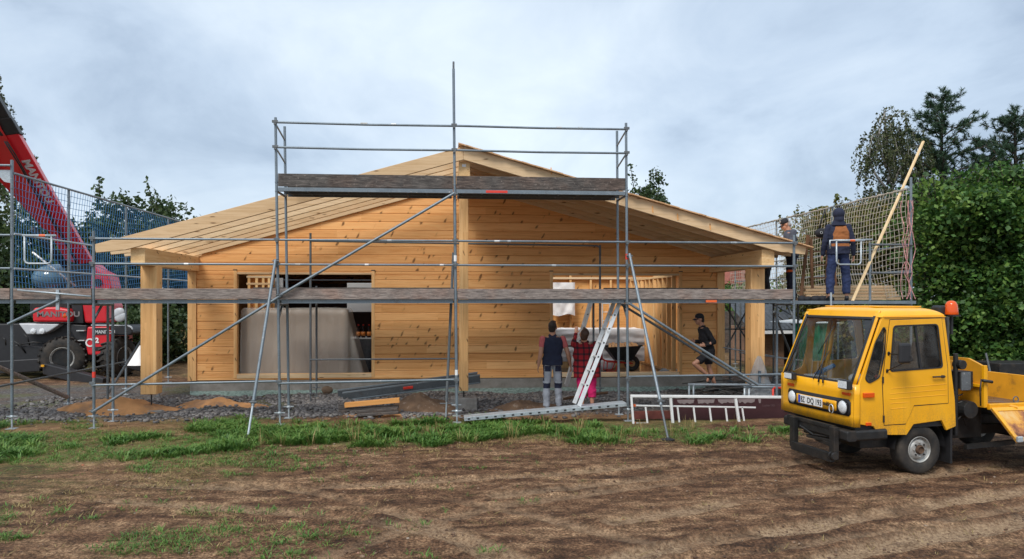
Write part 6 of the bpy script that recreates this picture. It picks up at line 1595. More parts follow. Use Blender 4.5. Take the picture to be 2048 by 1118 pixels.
# rear wall of the cab with window, floor, interior
xr_ = Z(975, 600, 1, NS).x
mb = MB(); plate(mb, [(FS_+.03,.62),(NS-.03,.62),(NS-.03,zr0),(FS_+.03,zr0)], [rnd([(FS_+.25,1.35),(NS-.25,1.35),(NS-.25,1.85),(FS_+.25,1.85)], .06)], (xr_+.03,0,0), YAX, ZAX, (.03,0,0)); mb.build('cab_rear_wall', M['dash'], truck, local=True)
MB().box(xr_+.03, XF-.03, FS_+.04, NS-.04, .60, .66).build('cab_floor', M['black'], truck, local=True)
MB().box(XF-.36, XF-.03, FS_+.05, NS-.05, .67, 1.13).build('dashboard', M['dash'], truck, bevel=.03, local=True)
for yy in (-.42, -1.12):
    st_ = MB().box(-.40, .02, yy-.22, yy+.22, .95, 1.08).build('seat', M['seat'], truck, bevel=.04, local=True)
    MB().beam((-.36, yy, 1.05), (-.44, yy, 1.62), .42, .12, (1,0,0), .03).build('backrest', M['seat'], st_, bevel=.02, local=True)
c = Vector((.33, -.42, 1.22)); ax_ = Vector((-.55,0,.83)).normalized(); e1 = Vector((0,1,0)); e2 = ax_.cross(e1)
sw = MB().tube([c+(e1*math.cos(t_)+e2*math.sin(t_))*.19 for t_ in [k*2*PI/28 for k in range(29)]], .012, 8).build('steering_wheel', M['black'], truck, True, local=True)
MB().tube([c-ax_*.25, c], .02, 8).tube([c+e2*.18, c-e2*.18], .012, 6).build('steering_column', M['black'], sw, local=True)
for k, (y, m) in enumerate(((-1.15,'yellow_old'), (-1.25,'yellow_old'))): MB().tube([(.55, y, 1.12), (.35, y-.05, 1.9)], .028, 10).build('grab_tube', M[m], truck, True, local=True)
MB().tube([(.62, -1.25, 1.15), (.55, -.95, 1.30)], .03, 10).build('rolled_paper', M['rope_blue'], truck, True, local=True)
MB().box(.55, .74, -1.35, -1.1, 1.131, 1.15).box(.6, .75, -.8, -.62, 1.131, 1.14).build('papers', M['whitepaint'], truck, local=True)
MB().box(.42, .55, -.16, -.04, 1.131, 1.25).build('first_aid_box', M['red_dull'], truck, bevel=.01, local=True)
MB().ell((.5, -.55, 1.16), .10, .12, .07).build('cap_on_dashboard', M['whiteboard'], truck, True, local=True)
# wipers
for (a, b, c_) in (((335,560),(310,440),(290,360)), ((355,572),(330,480),(345,300)), ((158,540),(150,420),(140,440))):
    pts = [Z(*q, 0, XF-.0+.02) for q in (a, b)]
def wp(u, v): return WS(u, v, .035)
for u0, u1, v1 in ((.60,.50,.60), (.66,.56,.22), (.13,.12,.48)):
    w_ = MB().tube([wp(u0, -.03), wp((u0+u1)/2+.01, v1*.45), wp(u1, v1)], [.012,.009,.006], 6).build('wiper', M['black'], truck, True, local=True)
    MB().tube([wp(u1-.04, v1-.22), wp(u1+.03, v1+.22)], .006, 5).build('wiper_blade', M['black'], w_, True, local=True)
# mirror on bent arm
ym = NS+.22; m1 = Z(716, 390, 1, ym)
MB().box(m1.x-.085, m1.x+.085, ym-.03, ym+.03, m1.z-.125, m1.z+.125).build('mirror', M['black'], truck, bevel=.04, local=True)
a1, a2 = Z(628, 392, 1, NS), Z(620, 485, 1, NS)
MB().tube([(a1.x, NS, a1.z), (a1.x-.05, ym-.05, a1.z+.0), (m1.x-.06, ym+.035, a1.z-.01), (m1.x-.08, ym+.04, a1.z-.06), (m1.x+.02, ym, m1.z-.12), (a2.x, NS, a2.z)], .008, 6).build('mirror_arm', M['black'], truck, True, local=True)
for a in (a1, a2): MB().tube([(a.x, NS-.005, a.z-.02), (a.x, NS-.0+.02, a.z+.02)], .015, 8).build('mirror_bracket', M['black'], truck, local=True)
# beacon
b = Z(965, 185, 1, -.12); bk = MB().box(b.x-.05, b.x+.07, -.22, -.02, b.z-.02, b.z+.0).tube([(b.x, -.12, b.z-.25), (b.x, -.12, b.z)], .02, 8).build('beacon_mount', M['black'], truck, local=True)
MB().lathe([(.08,0),(.083,.01),(.078,.06),(.070,.13),(.052,.165),(.025,.18),(.001,.182)], (b.x, -.12, b.z), ZAX, 20).build('beacon', M['amber'], truck, True, local=True)
MB().box(b.x+.03, b.x+.16, -.30, -.14, zr0+.0, zr0+.14).build('beacon_motor', M['black'], truck, bevel=.03, local=True)
# bumper and carrier frame
def FY(px, py, off): return TL_(px, py, 0, XF+off)
mb = MB(); yy0, yy1 = TL_(1571, 835, 0, XF+.10).y, NS+.02
mb.beam((XF+.06, yy0, .53), (XF+.06, yy1, .53), .14, .13, ZAX, .02); mb.beam((XF+.06, yy1-.05, .53), (XF-.42, yy1-.02, .545), .09, .13, ZAX, .02); mb.beam((XF+.06, yy0+.05, .53), (XF-.42, yy0+.02, .545), .09, .13, ZAX, .02)
mb.beam((XF+.12, yy0+.1, .60), (XF+.12, yy1-.25, .60), .05, .05); mb.build('bumper', M['blackmetal'], truck, bevel=.008, local=True)
fb = MB(); y0_, y1_ = TL_(1588, 860, 0, XF+.17).y, TL_(1668, 880, 0, XF+.17).y
for y in (y0_, y1_): fb.beam((XF+.17, y, .22), (XF+.17, y, .62), .10, .07, (1,0,0)); fb.beam((XF+.17, y, .55), (XF-.1, y, .50), .06, .06)
fb.beam((XF+.19, y0_, .24), (XF+.19, y1_, .24), .06, .11); fb.beam((XF+.16, y1_, .38), (XF+.05, y1_-.5, .38), .05, .05); fb.beam((XF+.10, y0_+.2, .40), (XF+.10, y1_, .42), .05, .04)
fb.tube([(XF+.15, y0_+.1, .52), (XF+.12, y0_+.35, .44), (XF+.1, y0_+.6, .46), (XF+.05, y0_+.8, .50)], .014, 6)
for y in (y1_-.02, y1_+.04): fb.lathe([(.001,0),(.05,0),(.05,.03),(.001,.03)], (XF+.2, y, .27), YAX, 12)
fb.build('carrier_frame', M['blackmetal'], truck, bevel=.006, local=True)
mb = MB(); mb.beam((XF-.2, -.42, .46), (-2.9, -.42, .46), .07, .13); mb.beam((XF-.2, -1.10, .46), (-2.9, -1.10, .46), .07, .13)
mb.box(-.45, .75, -1.35, -.17, .33, .60); mb.box(-1.15, -.52, -1.3, -.25, .38, .80); mb.box(-.62, -.52, -1.2, -.10, .80, 1.02)
mb.tube([(0,-1.4,.31),(0,-.15,.31)], .05, 8); mb.tube([(-2.2,-1.4,.31),(-2.2,-.15,.31)], .06, 8); mb.build('chassis', M['blackmetal'], truck, bevel=.01, local=True)
# stuff between cab and bed
eg = MB(); eg.tube([(-.62,-.12,.45),(-.62,-.12,1.5)], .03, 8); eg.box(-.85, -.65, -.35, -.08, 1.05, 1.27); eg.lathe([(.001,0),(.11,0),(.12,.05),(.11,.16),(.001,.16)], (-.78,-.20,.78), YAX, 16); eg.lathe([(.001,0),(.06,0),(.06,.12),(.001,.12)], (-.66,-.16,1.36), YAX, 14)
for k in range(6): eg.tube([(-.55,-.1-.05*k,.6+.1*k), (-.72,-.12,.7+.09*k), (-.86+.02*k,-.2,.55+.14*k)], .010, 5)
eg.build('engine_parts', M['blackmetal'], truck, bevel=.004, local=True)
MB().box(-.80, -.66, -.09, -.06, 1.03, 1.26).build('grey_box_cover', M['steel_dark'], truck, bevel=.006, local=True)
mb = MB(); mb.tube([(-.55, -.30, .6), (-.53, -.30, 1.75)], .035, 10); mb.build('air_intake', M['black'], truck, True, local=True)
# headboard and bed
bx0 = Z(1155, 670, 1, 0.0).x; bx1 = -3.35; bz = .86
hb = rnd([(-.02,.0),(-.02,.52),(-.30,.62),(-.72,.62),(-1.50,.62),(-1.50,0)], .03)
q = MB(); plate(q, [(y, z+bz-.06) for y, z in hb], [], (bx0, 0, 0), YAX, ZAX, (-.035, 0, 0)); q.build('headboard', M['yellow_old'], truck, bevel=.006, local=True)
q = MB(); plate(q, [(bx0, bz-.02),(bx0+.20, bz+.0),(bx0+.26, bz+.55),(bx0, bz+.50)], [], (0, -.42, 0), XAX, ZAX, (0, -.03, 0)); q.build('engine_cover', M['yellow_old'], truck, bevel=.006, local=True)
hs = Z(1135, 535, 1, .03); MB().beam((bx0+.02, -.02, bz-.05), (bx0+.02, -.02, bz+.49), .045, .05, XAX).beam((bx0+.02, -.02, bz+.22), (bx0+.02, -1.3, bz+.22), .03, .04).build('headboard_frame', M['yellow'], truck, bevel=.005, local=True)
MB().tube([(hs.x-.0, .02, hs.z), (hs.x-.12, .05, hs.z-.02)], .02, 8).tube([(hs.x+.03,.03,hs.z+.02),(hs.x+.06,.04,hs.z-.12),(hs.x+.04,.03,hs.z-.32)], .008, 6).build('side_latch', M['blackmetal'], truck, True, local=True)
mb = MB(); k = 0
yb_ = -.02
while yb_ > -1.50: mb.box(bx1, bx0-.04, yb_-.16, yb_-.004, bz-.05, bz-.015); yb_ -= .164
mb.build('bed_floor', M['bed'], truck, local=True)
MB().beam((bx0-.02, .0, bz-.04), (bx1, .0, bz-.04), .05, .075).build('bed_edge_rail', M['yellow'], truck, bevel=.006, local=True)
MB().beam((bx0-.02, -1.52, bz-.04), (bx1, -1.52, bz-.04), .05, .075).build('bed_edge_rail', M['yellow'], truck, bevel=.006, local=True)
dp = Vector((0, .38, -.36)); h0 = Vector((bx0-.02, .04, bz-.05)); L = Vector((bx1-bx0, 0, 0))
def dside(a0, a1, c0, c1, th=.02, lift=0.0):
    nrm = Vector((0,-.36,-.38)).normalized(); o = h0-nrm*lift
    p0, p1, p2, p3 = o+L*a0+dp*c0, o+L*a1+dp*c0, o+L*a1+dp*c1, o+L*a0+dp*c1
    b_ = MB(); b_.add([p0,p1,p2,p3,p0+nrm*th,p1+nrm*th,p2+nrm*th,p3+nrm*th], [(0,1,2,3),(4,7,6,5),(0,4,5,1),(1,5,6,2),(2,6,7,3),(3,7,4,0)]); return b_
ds_ = dside(0, 1, 0, 1).build('drop_side', M['rusty'], truck, local=True)
for a in ((0,1,0,.11), (0,1,.89,1), (0,.022,.11,.89), (.97,1,.11,.89)): dside(*a, .03, .012).build('side_rim', M['yellow'], ds_, bevel=.004, local=True)
for a in (.13, .45, .8): MB().tube([h0+L*a+Vector((0,-.03,.02)), h0+L*(a+.03)+Vector((0,.03,0))], .018, 8).build('side_hinge', M['yellow_old'], ds_, local=True)
c = h0+L*.01+dp*.96; MB().box(c.x-.05, c.x+.03, c.y-.0, c.y+.04, c.z-.02, c.z+.05).build('worn_corner', M['steel_light'], ds_, bevel=.01, local=True)
tp = TL_(2043, 745, 1, -.2); MB().box(tp.x-.03, tp.x, -1.4, -.05, bz-.02, bz+.33).build('tailboard', M['yellow_old'], truck, bevel=.006, local=True)
tp = TL_(2030, 719, 1, -.8); MB().lathe([(.035,0),(.045,.0),(.045,.01),(.035,.01)], TL_(2031, 799, 2, bz+.03), (0,1,0), 14, True).build('lashing_ring', M['steel_dark'], truck, local=True)
MB().beam((-.75, -.10, .30), (-1.5, -.10, .33), .05, .06).build('side_step', M['blackmetal'], truck, local=True)
MB().box(-.46, -.43, -.22, .0, .12, .62).build('mud_flap', M['black'], truck, bevel=.004, local=True)
def twheel(x, y, out=1):
    w_ = thing('wheel', None, None, (x, y, .31), None, 0, True); w_.parent = truck
    a = Vector((0, out, 0)); pr = [(.165,-.17),(.20,-.185),(.28,-.19),(.302,-.175),(.31,-.15),(.31,-.04),(.302,-.012),(.28,.0),(.22,.004),(.175,-.008),(.165,-.02)]
    MB().lathe(pr, (0,0,0), a, 40, True).build('tyre', M['tyre'], w_, 50, local=True)
    MB().lathe([(.168,-.17),(.166,-.012),(.160,-.008),(.152,-.016),(.148,-.035),(.135,-.045),(.118,-.022),(.100,-.012),(.062,-.012),(.062,-.03),(.001,-.03)], (0,0,0), a, 32).build('rim', M['rim'], w_, 40, local=True)
    MB().lathe([(.056,-.028),(.056,.0),(.045,.018),(.042,.018),(.040,.002),(.001,.002)], (0,0,0), a, 20).build('hub', M['clod'], w_, 40, local=True)
    for k in range(8):
        t_ = k*PI/4; c_ = Vector((math.cos(t_)*.085, 0, math.sin(t_)*.085)); MB().lathe([(.012,0),(.012,.012),(.001,.014)], c_+a*-.013, a, 6).build('wheel_nut', M['blackmetal'] if k % 2 else M['rim'], w_, local=True)
    return w_
twheel(0, -.02); twheel(-2.2, -.02); twheel(0, -1.50, -1); twheel(-2.2, -1.50, -1)
# dark wheel-arch lining
mb = MB(); mb.grid(lambda u, v: Vector((.37*math.cos(PI*u), -.32+.30*v, .33+.37*math.sin(PI*u))), 16, 2); mb.build('wheel_arch', M['black'], truck, local=True)
# ------------------------------------------------------------------ red telescopic handler behind the net
YH = 22.0
hm = thing('telescopic_handler', 'red and black telescopic handler with raised red boom behind the left scaffold', 'telehandler', (U(120, 700, YH).x, YH+.8, gz(U(120,700,YH).x, YH)))
def HZ(zx, zy, Y=YH): return U(zx/5.083, 580+zy/5.083, Y)
def trace(name, pts, Y, th, mat, parent=hm, bevel=.02, z6=True):
    P = [(HZ(*p, Y) if z6 else U(*p, Y)) for p in pts]; mb = MB(); mb.prism([(p.x, p.z) for p in P], (0, Y, 0), (1,0,0), (0,0,1), (0, th, 0)); return mb.build(name, M[mat], parent, bevel=bevel)
trace('chassis', [(-250,350),(160,345),(760,345),(880,360),(880,680),(820,700),(560,700),(150,730),(-250,780)], YH+.25, 1.5, 'black')
trace('front_axle_box', [(150,560),(500,580),(500,700),(150,740)], YH-.1, .5, 'black')
hd = trace('light_grey_fender', [(185,340),(600,345),(585,365),(500,420),(430,450),(270,452)], YH-.05, .5, 'grille_white', bevel=.03)
for x in (338, 428): p = HZ(x, 420, YH-.06); MB().lathe([(.001,.05),(.07,.03),(.085,0)], p, (0,-1,0), 14).build('work_light', M['chrome'], hd)
eh = trace('engine_hood', [(325,215),(345,180),(560,172),(700,195),(720,240),(715,325),(330,325)], YH-.1, 1.4, 'red', bevel=.05)
p = HZ(372, 270, YH-.108); text_mesh('hood_lettering', 'MANITOU', .20, M['letter_grey'], (p.x, YH-.108, p.z), (1,0,0), (0,0,1), eh, .004, sx=1.25, bold=.006)
p = HZ(655, 262, YH-.1); MB().lathe([(.001,.02),(.05,.01),(.06,0)], p, (0,-1,0), 12).build('side_marker', M['amber'], eh)
trace('turret_column', [(722,120),(835,120),(850,340),(735,340)], YH+.1, 1.0, 'black')
trace('turret_rear', [(835,160),(850,110),(1060,110),(1085,160),(1095,330),(860,335)], YH+.05, 1.1, 'red', bevel=.05)
rb = trace('rear_body', [(885,375),(1110,372),(1125,430),(1125,640),(1090,665),(890,660),(870,560)], YH-.15, 1.5, 'red', bevel=.04)
trace('lettering_strip', [(960,385),(1098,385),(1096,452),(962,456)], YH-.165, .012, 'letter_black', rb, 0)
p = HZ(965, 442, YH-.17); text_mesh('body_lettering', 'MANITOU', .13, M['alu'], (p.x, YH-.17, p.z), (1,0,0), (0,0,1), rb, .003, sx=.9, bold=.003)
trace('dark_vent', [(960,580),(1098,570),(1096,612),(962,618)], YH-.165, .012, 'blackmetal', rb, 0)
p = HZ(968, 535, YH-.17); text_mesh('body_lettering', '2', .19, M['pvc_white'], (p.x, YH-.17, p.z), (1,0,0), (0,0,1), rb, .003, bold=.01)
MB().lathe([(.08,0),(.12,0),(.12,.01),(.08,.01)], HZ(915, 535, YH-.155), (0,-1,0), 20, True).build('number_ring', M['pvc_white'], rb)
trace('rear_fender', [(1110,365),(1290,362),(1335,385),(1348,440),(1320,462),(1160,460),(1110,430)], YH-.1, 1.6, 'black', bevel=.04)
trace('fender_edge', [(925,352),(1300,355),(1335,370),(1348,400),(1342,402),(1325,382),(1290,366),(925,364)], YH-.12, .05, 'grille_white', bevel=.004)
for k in range(4): trace('step', [(775+k*14,410+k*100),(855,410+k*100),(855,418+k*100),(775+k*14,418+k*100)], YH-.12, .25, 'alu', bevel=0)
trace('ladder_housing', [(720,350),(880,360),(885,720),(830,720),(800,560),(720,420)], YH+.0, .5, 'black')
def hwheel(zx, zy, Y, ax, Rr=.56, w=.40):
    c = HZ(zx, zy, Y); c.z = gz(c.x, Y)+Rr; w_ = thing('wheel', None, None, c); OFF[w_.name] = c.copy(); w_.location = c-Vector(hm.location); w_.parent = hm
    a = Vector(ax).normalized()
    MB().lathe([(.30,-w/2),(.36,-w/2-.02),(.50,-w/2),(.555,-w/2+.05),(.56,w/2-.05),(.50,w/2),(.36,w/2+.02),(.30,w/2)], c, a, 36, True).build('tyre', M['tyre'], w_, 40)
    q = Vector((0,0,1)); e1 = a.cross(q).normalized(); e2 = a.cross(e1); mb = MB()
    for k in range(22):
        t_ = 2*PI*k/22; rd = e1*math.cos(t_)+e2*math.sin(t_); tg = e2*math.cos(t_)-e1*math.sin(t_)
        for s in (-1, 1): mb.beam(c+rd*.575+a*s*.02+tg*.0, c+rd*.575+a*s*w*.5+tg*.09, .05, .045, rd)
    mb.build('tread_lugs', M['tyre'], w_)
    MB().lathe([(.31,w/2+.0),(.30,w/2-.01),(.28,w/2-.03),(.265,w/2-.05),(.262,w/2-.04),(.285,w/2-.01),(.30,w/2+.01)], c, a, 28, True).build('rim', M['rim'], w_, 40); MB().lathe([(.27,w/2-.05),(.26,w/2-.12),(.20,w/2-.16),(.08,w/2-.16),(.07,w/2-.08),(.001,w/2-.08)], c, a, 28).build('hub', M['blackmetal'], w_, 40)
    mb = MB()
    for k in range(8): t_ = 2*PI*k/8; mb.lathe([(.016,0),(.016,.03),(.001,.03)], c+(e1*math.cos(t_)+e2*math.sin(t_))*.15+a*(w/2-.16), a, 6)
    mb.build('wheel_bolts', M['blackmetal'], w_); return w_
hwheel(650, 640, YH-.1, (.25,-1,0)); hwheel(1205, 640, YH+.2, (1,-.30,0)); hwheel(1130, 700, YH+2.0, (.25,-1,0))
# outriggers
def hb_(name, a, b, w, h, mat='black', Ya=YH-.4, Yb=YH-1.6):
    return MB().beam(HZ(*a, Ya), HZ(*b, Yb), w, h, (0,0,1), .02).build(name, M[mat], hm)
hb_('outrigger', (480,800), (1080,955), .22, .30); hb_('outrigger', (1240,735), (1480,800), .2, .22, Ya=YH, Yb=YH+.2); hb_('outrigger', (-250,800), (420,760), .25, .35, Ya=YH-.3, Yb=YH-.2)
hb_('outrigger_pad', (1000,1000), (1100,1000), .35, .08, Ya=YH-1.6, Yb=YH-1.6)
trace('yellow_clamp', [(415,760),(445,760),(445,782),(415,782)], YH-.6, .05, 'yellow', bevel=0)
mb = MB(); 
for k, (a, b) in enumerate((((20,480),(60,560)), ((100,500),(260,640)), ((180,560),(460,540)), ((230,440),(300,560)))): mb.tube([HZ(*a, YH-.1), HZ((a[0]+b[0])/2+15, (a[1]+b[1])/2-20, YH-.2), HZ(*b, YH-.1)], .02, 6)
mb.build('hoses', M['blackmetal'], hm, True)
# rounded cab and boom foot
c = U(92, 556, YH); cb = MB().ell((c.x, YH+.6, c.z), .62, .7, .42, 24, 14).build('cab_glass', simple('blue_grey_cab_glass', (0.10,0.17,0.22), 0.12), hm, True)
MB().box(c.x-.5, c.x+.55, YH+.1, YH+1.1, c.z-1.1, c.z-.28).build('cab_body', M['blackmetal'], hm, bevel=.05)
trace('boom_foot', [(135,528),(185,530),(190,578),(205,610),(120,610),(126,545)], YH+.2, .8, 'blackmetal', z6=False, bevel=.04)
trace('boom_hinge', [(183,527),(196,540),(216,549),(222,575),(214,600),(190,612),(180,580)], YH+.1, .7, 'red', z6=False, bevel=.05)
MB().lathe([(.001,0),(.11,0),(.11,.03),(.001,.03)], U(196, 565, YH+.08), (0,-1,0), 16).build('hinge_pin', M['blackmetal'], hm)
for (x, y) in ((1205,230),(1225,275)):
    p = HZ(x, y, YH-.2); MB().ell(p, .17, .05, .13, 14, 8, Matrix.Rotation(R(-25), 3, 'Y')).build('wing_mirror', M['grille_white'], hm, True)
MB().tube([HZ(1100,300), HZ(1215,260,YH-.15)], .02, 6).build('mirror_arm', M['black'], hm)
# boom: box beam rising to the upper left and towards the viewer
B0 = U(172, 527, YH+.2); B1 = U(-60, 128, YH-3.2); bd = (B1-B0).normalized()
def boom(name, t0, t1, wid, dep, mat, off=(0,0,0), bev=.03):
    side = Vector((bd.z, 0, -bd.x)).normalized(); dn = bd.cross(side).normalized()
    if dn.y < 0: dn = -dn
    # bright flank turned to the viewer and the sky, dark flank below
    e1 = (side*.93+Vector((0,-.36,0))*0.4).normalized(); e1 = (e1-bd*e1.dot(bd)).normalized(); e2 = -(bd.cross(e1)).normalized()
    if (e2.x) > 0: e2 = -e2
    e2 = (e2*.45-e1*.0+Vector((-.78,.30,-.35))*.9); e2 = (e2-bd*e2.dot(bd)).normalized()
    o = B0+bd*t0+Vector(off); q = B0+bd*t1+Vector(off); mb = MB()
    pr = [e1*wid*.5, e1*wid*.5+e2*dep*.12+Vector((0,.30,0)), -e1*wid*.5+e2*dep+Vector((0,.30,0)), -e1*wid*.5+e2*dep, -e1*wid*.5]
    n = 5; mb.add([o+p for p in pr]+[q+p for p in pr], [tuple(range(n))[::-1], tuple(range(n, 2*n))]+[(i,(i+1)%n,(i+1)%n+n,i+n) for i in range(n)])
    return mb.build(name, M[mat], hm, bevel=bev), e1, e2
LB = (B1-B0).length; M['decal'] = simple('worn_grey_decal', (0.55,0.48,0.48), .6)
o_, e1, e2 = boom('boom', 0, LB*.69, .36, .66, 'red'); boom('boom_collar', LB*.683, LB*.76, .48, .80, 'black', (0,-.03,0)); boom('boom_extension', LB*.755, LB*1.3, .40, .72, 'black', (0,-.0,0))
nf = bd.cross(e1).normalized(); 
if nf.y > 0: nf = -nf
rd = -bd; upv = nf.cross(rd)
text_mesh('boom_lettering', 'MANITOU', .29, M['decal'], B0+bd*LB*.565+nf*.012-upv.normalized()*.10-(e1*0), rd, upv, hm, .003, sx=.95, bold=.012)
mb = MB()
M_p = [U(-60,150,18.8), U(40,321,20.3), U(121,457,21.45)]; L_p = [U(-60,300,20.1), U(28,393,21.4), U(88,459,22.2)]; K_p = [U(-40,150,20.2), U(60,330,21.7), U(128,452,22.5)]
mb.add(M_p+L_p+K_p, [(0,1,4,3),(1,2,5,4),(3,4,7,6),(4,5,8,7),(6,7,1,0),(7,8,2,1),(0,3,6),(2,8,5)]); mb.build('boom_underside', M['red'], hm)
for k_ in (0, 1): MB().tube([B0+bd*(LB*(.02+i_*.065))+nf*.03+(M_p[2]-B0).normalized()*0+Vector((-.13-.05*k_, -.02, -.06-.02*math.sin(i_*2+k_))) for i_ in range(11)], .018, 6).build('hydraulic_hose', M['black'], hm, True)
cy0 = B0+bd*.2+Vector((-.35,-.2,-.25)); MB().tube([cy0, cy0+bd*1.6+Vector((-.1,0,-.3))], .09, 10).build('lift_cylinder', M['blackmetal'], hm, True)
MB().tube([cy0+bd*.9+Vector((-.45,0,-.35)), cy0+Vector((.25,0,-.55))], .03, 8).build('cylinder_rod', M['alu'], hm, True)
# ------------------------------------------------------------------ loose things on the site
def alu_rail(mb, a, b, w, h, up=(0,0,1)): mb.beam(a, b, w, h, up, .004)
def leaning_ladder(label, a_t, a_b, Yt, Yb, width, dx, group=None):
    """a_t, a_b pixel of one rail top and bottom; the second rail lies deeper and dx to the side"""
    p = U(*a_t, Yt); q = U(*a_b, Yb); d = (q-p).normalized(); off = Vector((dx, width, 0)); root = thing('ladder', label, 'ladder', q)
    for s in (0, 1): 
        o = MB(); alu_rail(o, p+off*s, q+off*s, .025, .075, Vector((1,0,0))); o.build('rail', M['alu'], root)
    n = int((q-p).length/.28)
    for k in range(1, n): c = p+d*(k*.28); MB().tube([c-off*.04, c+off*1.04], .017, 8).build('rung', M['alu'], root)
    for k in range(1, n): c = p+d*(k*.28)+Vector((0,-.014,0)); 
    hol = MB()
    for k in range(1, n): c = p+d*(k*.28)-off*.045; hol.tube([c, c+off*.02], .019, 8)
    hol.build('rung_ends', M['black'], root); return root
leaning_ladder('near aluminium ladder leaning up to the deck in front of the plaid shirted woman', (1240,603), (1158,812), YS+.25, YS-.15, .34, -.03)
leaning_ladder('second aluminium ladder leaning behind the woman, left of the near ladder', (1183,602), (1133,772), 15.0, 15.35, .30, .035)
# perforated walkway plank on the ground
def plank_px(name, label, a, b, Ya, Yb, w, h, mat, holes=True, cat='plank'):
    p = U(*a, Ya); q = U(*b, Yb); d = (q-p).normalized(); root = thing(name, label, cat, (p+q)/2); up = Vector((0,0,1)); s = d.cross(up).normalized(); up = s.cross(d)
    L = (q-p).length; mb = MB(); mb.beam(p, q, w, h, up, .004); mb.mi = 1; k = .08
    while k < L-.08: c = p+d*k+s*(w/2+.001)*(1 if s.y < 0 else -1); mb.beam(c-d*.022, c+d*.022, .004, h*.42, up); k += .155
    mb.build('plank_body', [M[mat], M['black']], root)
    return root
plank_px('perforated_plank', 'perforated steel plank lying across the ground below the near ladder', (928,836), (1249,807), 13.25, 13.3, .30, .065, 'steel_light')
# dark scaffold planks leaning against the foundation
for i, (a, b, ya, yb_, lb) in enumerate((((686,793),(960,757),16.3,16.45,'front one of the dark steel scaffold planks with a red sticker leaning along the foundation'), ((676,788),(955,752),16.7,16.8,'rear dark steel scaffold plank lying against the foundation'))):
    p = U(*a, ya); q = U(*b, yb_); rt = thing('steel_plank', lb, 'plank', (p+q)/2, 'dark steel scaffold planks'); up = Vector((0,-.35,1))
    MB().beam(p, q, .05, .19, up, .01).build('plank_body', M['steel_dark'], rt); MB().beam(p+Vector((0,-.035,.085)), q+Vector((0,-.035,.085)), .03, .022, up).build('plank_flange', M['steel'], rt); MB().beam(p+Vector((0,-.035,-.085)), q+Vector((0,-.035,-.085)), .03, .022, up).build('plank_flange', M['steel'], rt)
    if i == 0: c = p+(q-p)*.47; MB().beam(c-(q-p)*.035+Vector((0,-.04,.01)), c+(q-p)*.035+Vector((0,-.04,.01)), .03, .05, up).build('sticker', M['red_dull'], rt)
# timber offcuts
def stick(name, label, a, b, Y, w, h, mat, cat='timber', lift=0, Yb=None):
    p = U(*a, Y); q = U(*b, Yb or Y); return tag(MB().beam(p, q, w, h, (0,0,1), .003).build(name, M[mat]), label, cat)
stick('timber_offcut', 'fresh orange timber offcut on top of the dark boards', (690,810), (799,800), 14.4, .14, .085, 'lumber')
stick('timber_offcut', 'dark weathered board right below the orange timber', (694,819), (797,813), 14.45, .16, .05, 'darkplank')
stick('timber_offcut', 'second dark board lying lower in the offcut pile', (700,824), (795,818), 14.3, .14, .04, 'darkplank')
stick('timber_offcut', 'lowest dark board on the orange sand', (714,830), (797,825), 14.05, .14, .04, 'darkplank')
p = U(683, 812, 14.5); tag(MB().box(p.x-.05, p.x+.12, 14.42, 14.62, 0, .2).build('support_block', M['darkplank'], bevel=.01), 'dark block under the left end of the orange timber', 'block')
p = G(655, 788); tag(MB().ell((p.x, p.y, .10), .17, .12, .12, 9, 6).build('field_stone', M['stone_brown'], smooth=60), 'brown field stone beside the foundation below the left window', 'stone')
# white aluminium portal frame with the smaller ladder and the dark panel behind it
yF_ = 13.0
fr2 = thing('aluminium_frame', 'long white aluminium frame lying on edge on the grass left of the truck', 'frame', (U(1420,856,yF_).x, yF_, 0))
def fb2(root, name, a, b, th, mat='whitepaint', Y=yF_, dep=.05): p = U(*a, Y); q = U(*b, Y); return MB().beam(p, q, dep, th, (0,0,1) if abs(p.x-q.x) > abs(p.z-q.z) else (1,0,0), .005).build(name, M[mat], root)
fb2(fr2, 'rail', (1261,792), (1660,795), .045); fb2(fr2, 'rail', (1265,853), (1660,858), .045); fb2(fr2, 'end_post', (1262.5,794), (1267,851), .035)
fb2(fr2, 'cross_member', (1341,796), (1346,850), .045); fb2(fr2, 'cross_member', (1471,797), (1479,852), .045); fb2(fr2, 'cross_member', (1610,797), (1616,854), .045)
ld2 = thing('ladder', 'short white ladder section lying on edge inside the long aluminium frame', 'ladder', (U(1390,850,yF_+.07).x, yF_+.07, 0))
fb2(ld2, 'rail', (1268,811), (1511,815), .028, Y=yF_+.075, dep=.03); fb2(ld2, 'rail', (1268,847), (1516,850), .028, Y=yF_+.075, dep=.03)
for (a, b) in ((1291,1295), (1355,1359), (1387,1391), (1419,1423), (1451,1455), (1484,1489)): fb2(ld2, 'rung', (a,814), (b,847), .03, Y=yF_+.075, dep=.03)
for py in (811, 847): p = U(1268, py, yF_+.05); MB().box(p.x-.02, p.x+.03, yF_+.045, yF_+.10, p.z-.02, p.z+.02).build('end_cap', M['orange'], ld2)
p0 = U(1345, 797, 13.35); p1 = U(1660, 855, 13.2)
pn = thing('formwork_board', 'dark film faced panel standing on edge behind the white aluminium frame', 'panel', ((p0.x+p1.x)/2, 13.3, 0))
MB().beam((p0.x, 13.3, (p0.z+p1.z)/2), (p1.x, 13.3, (p0.z+p1.z)/2), .02, p0.z-p1.z, (0,0,1)).build('board', M['osb'], pn)
M['faint'] = simple('faint_print', (0.16,0.10,0.11), 0.6)
for (px_, py_, s_) in ((1525,813,'Layher 3G'), (1415,813,'Layher 3G'), (1365,846,'Layher'), (1462,843,'Layher'), (1490,848,'Layher')):
    q = U(px_, py_, 13.285); text_mesh('faint_print', s_, .055, M['faint'], (q.x, 13.287, q.z), (1,0,0), (0,0,1), pn, .0005)
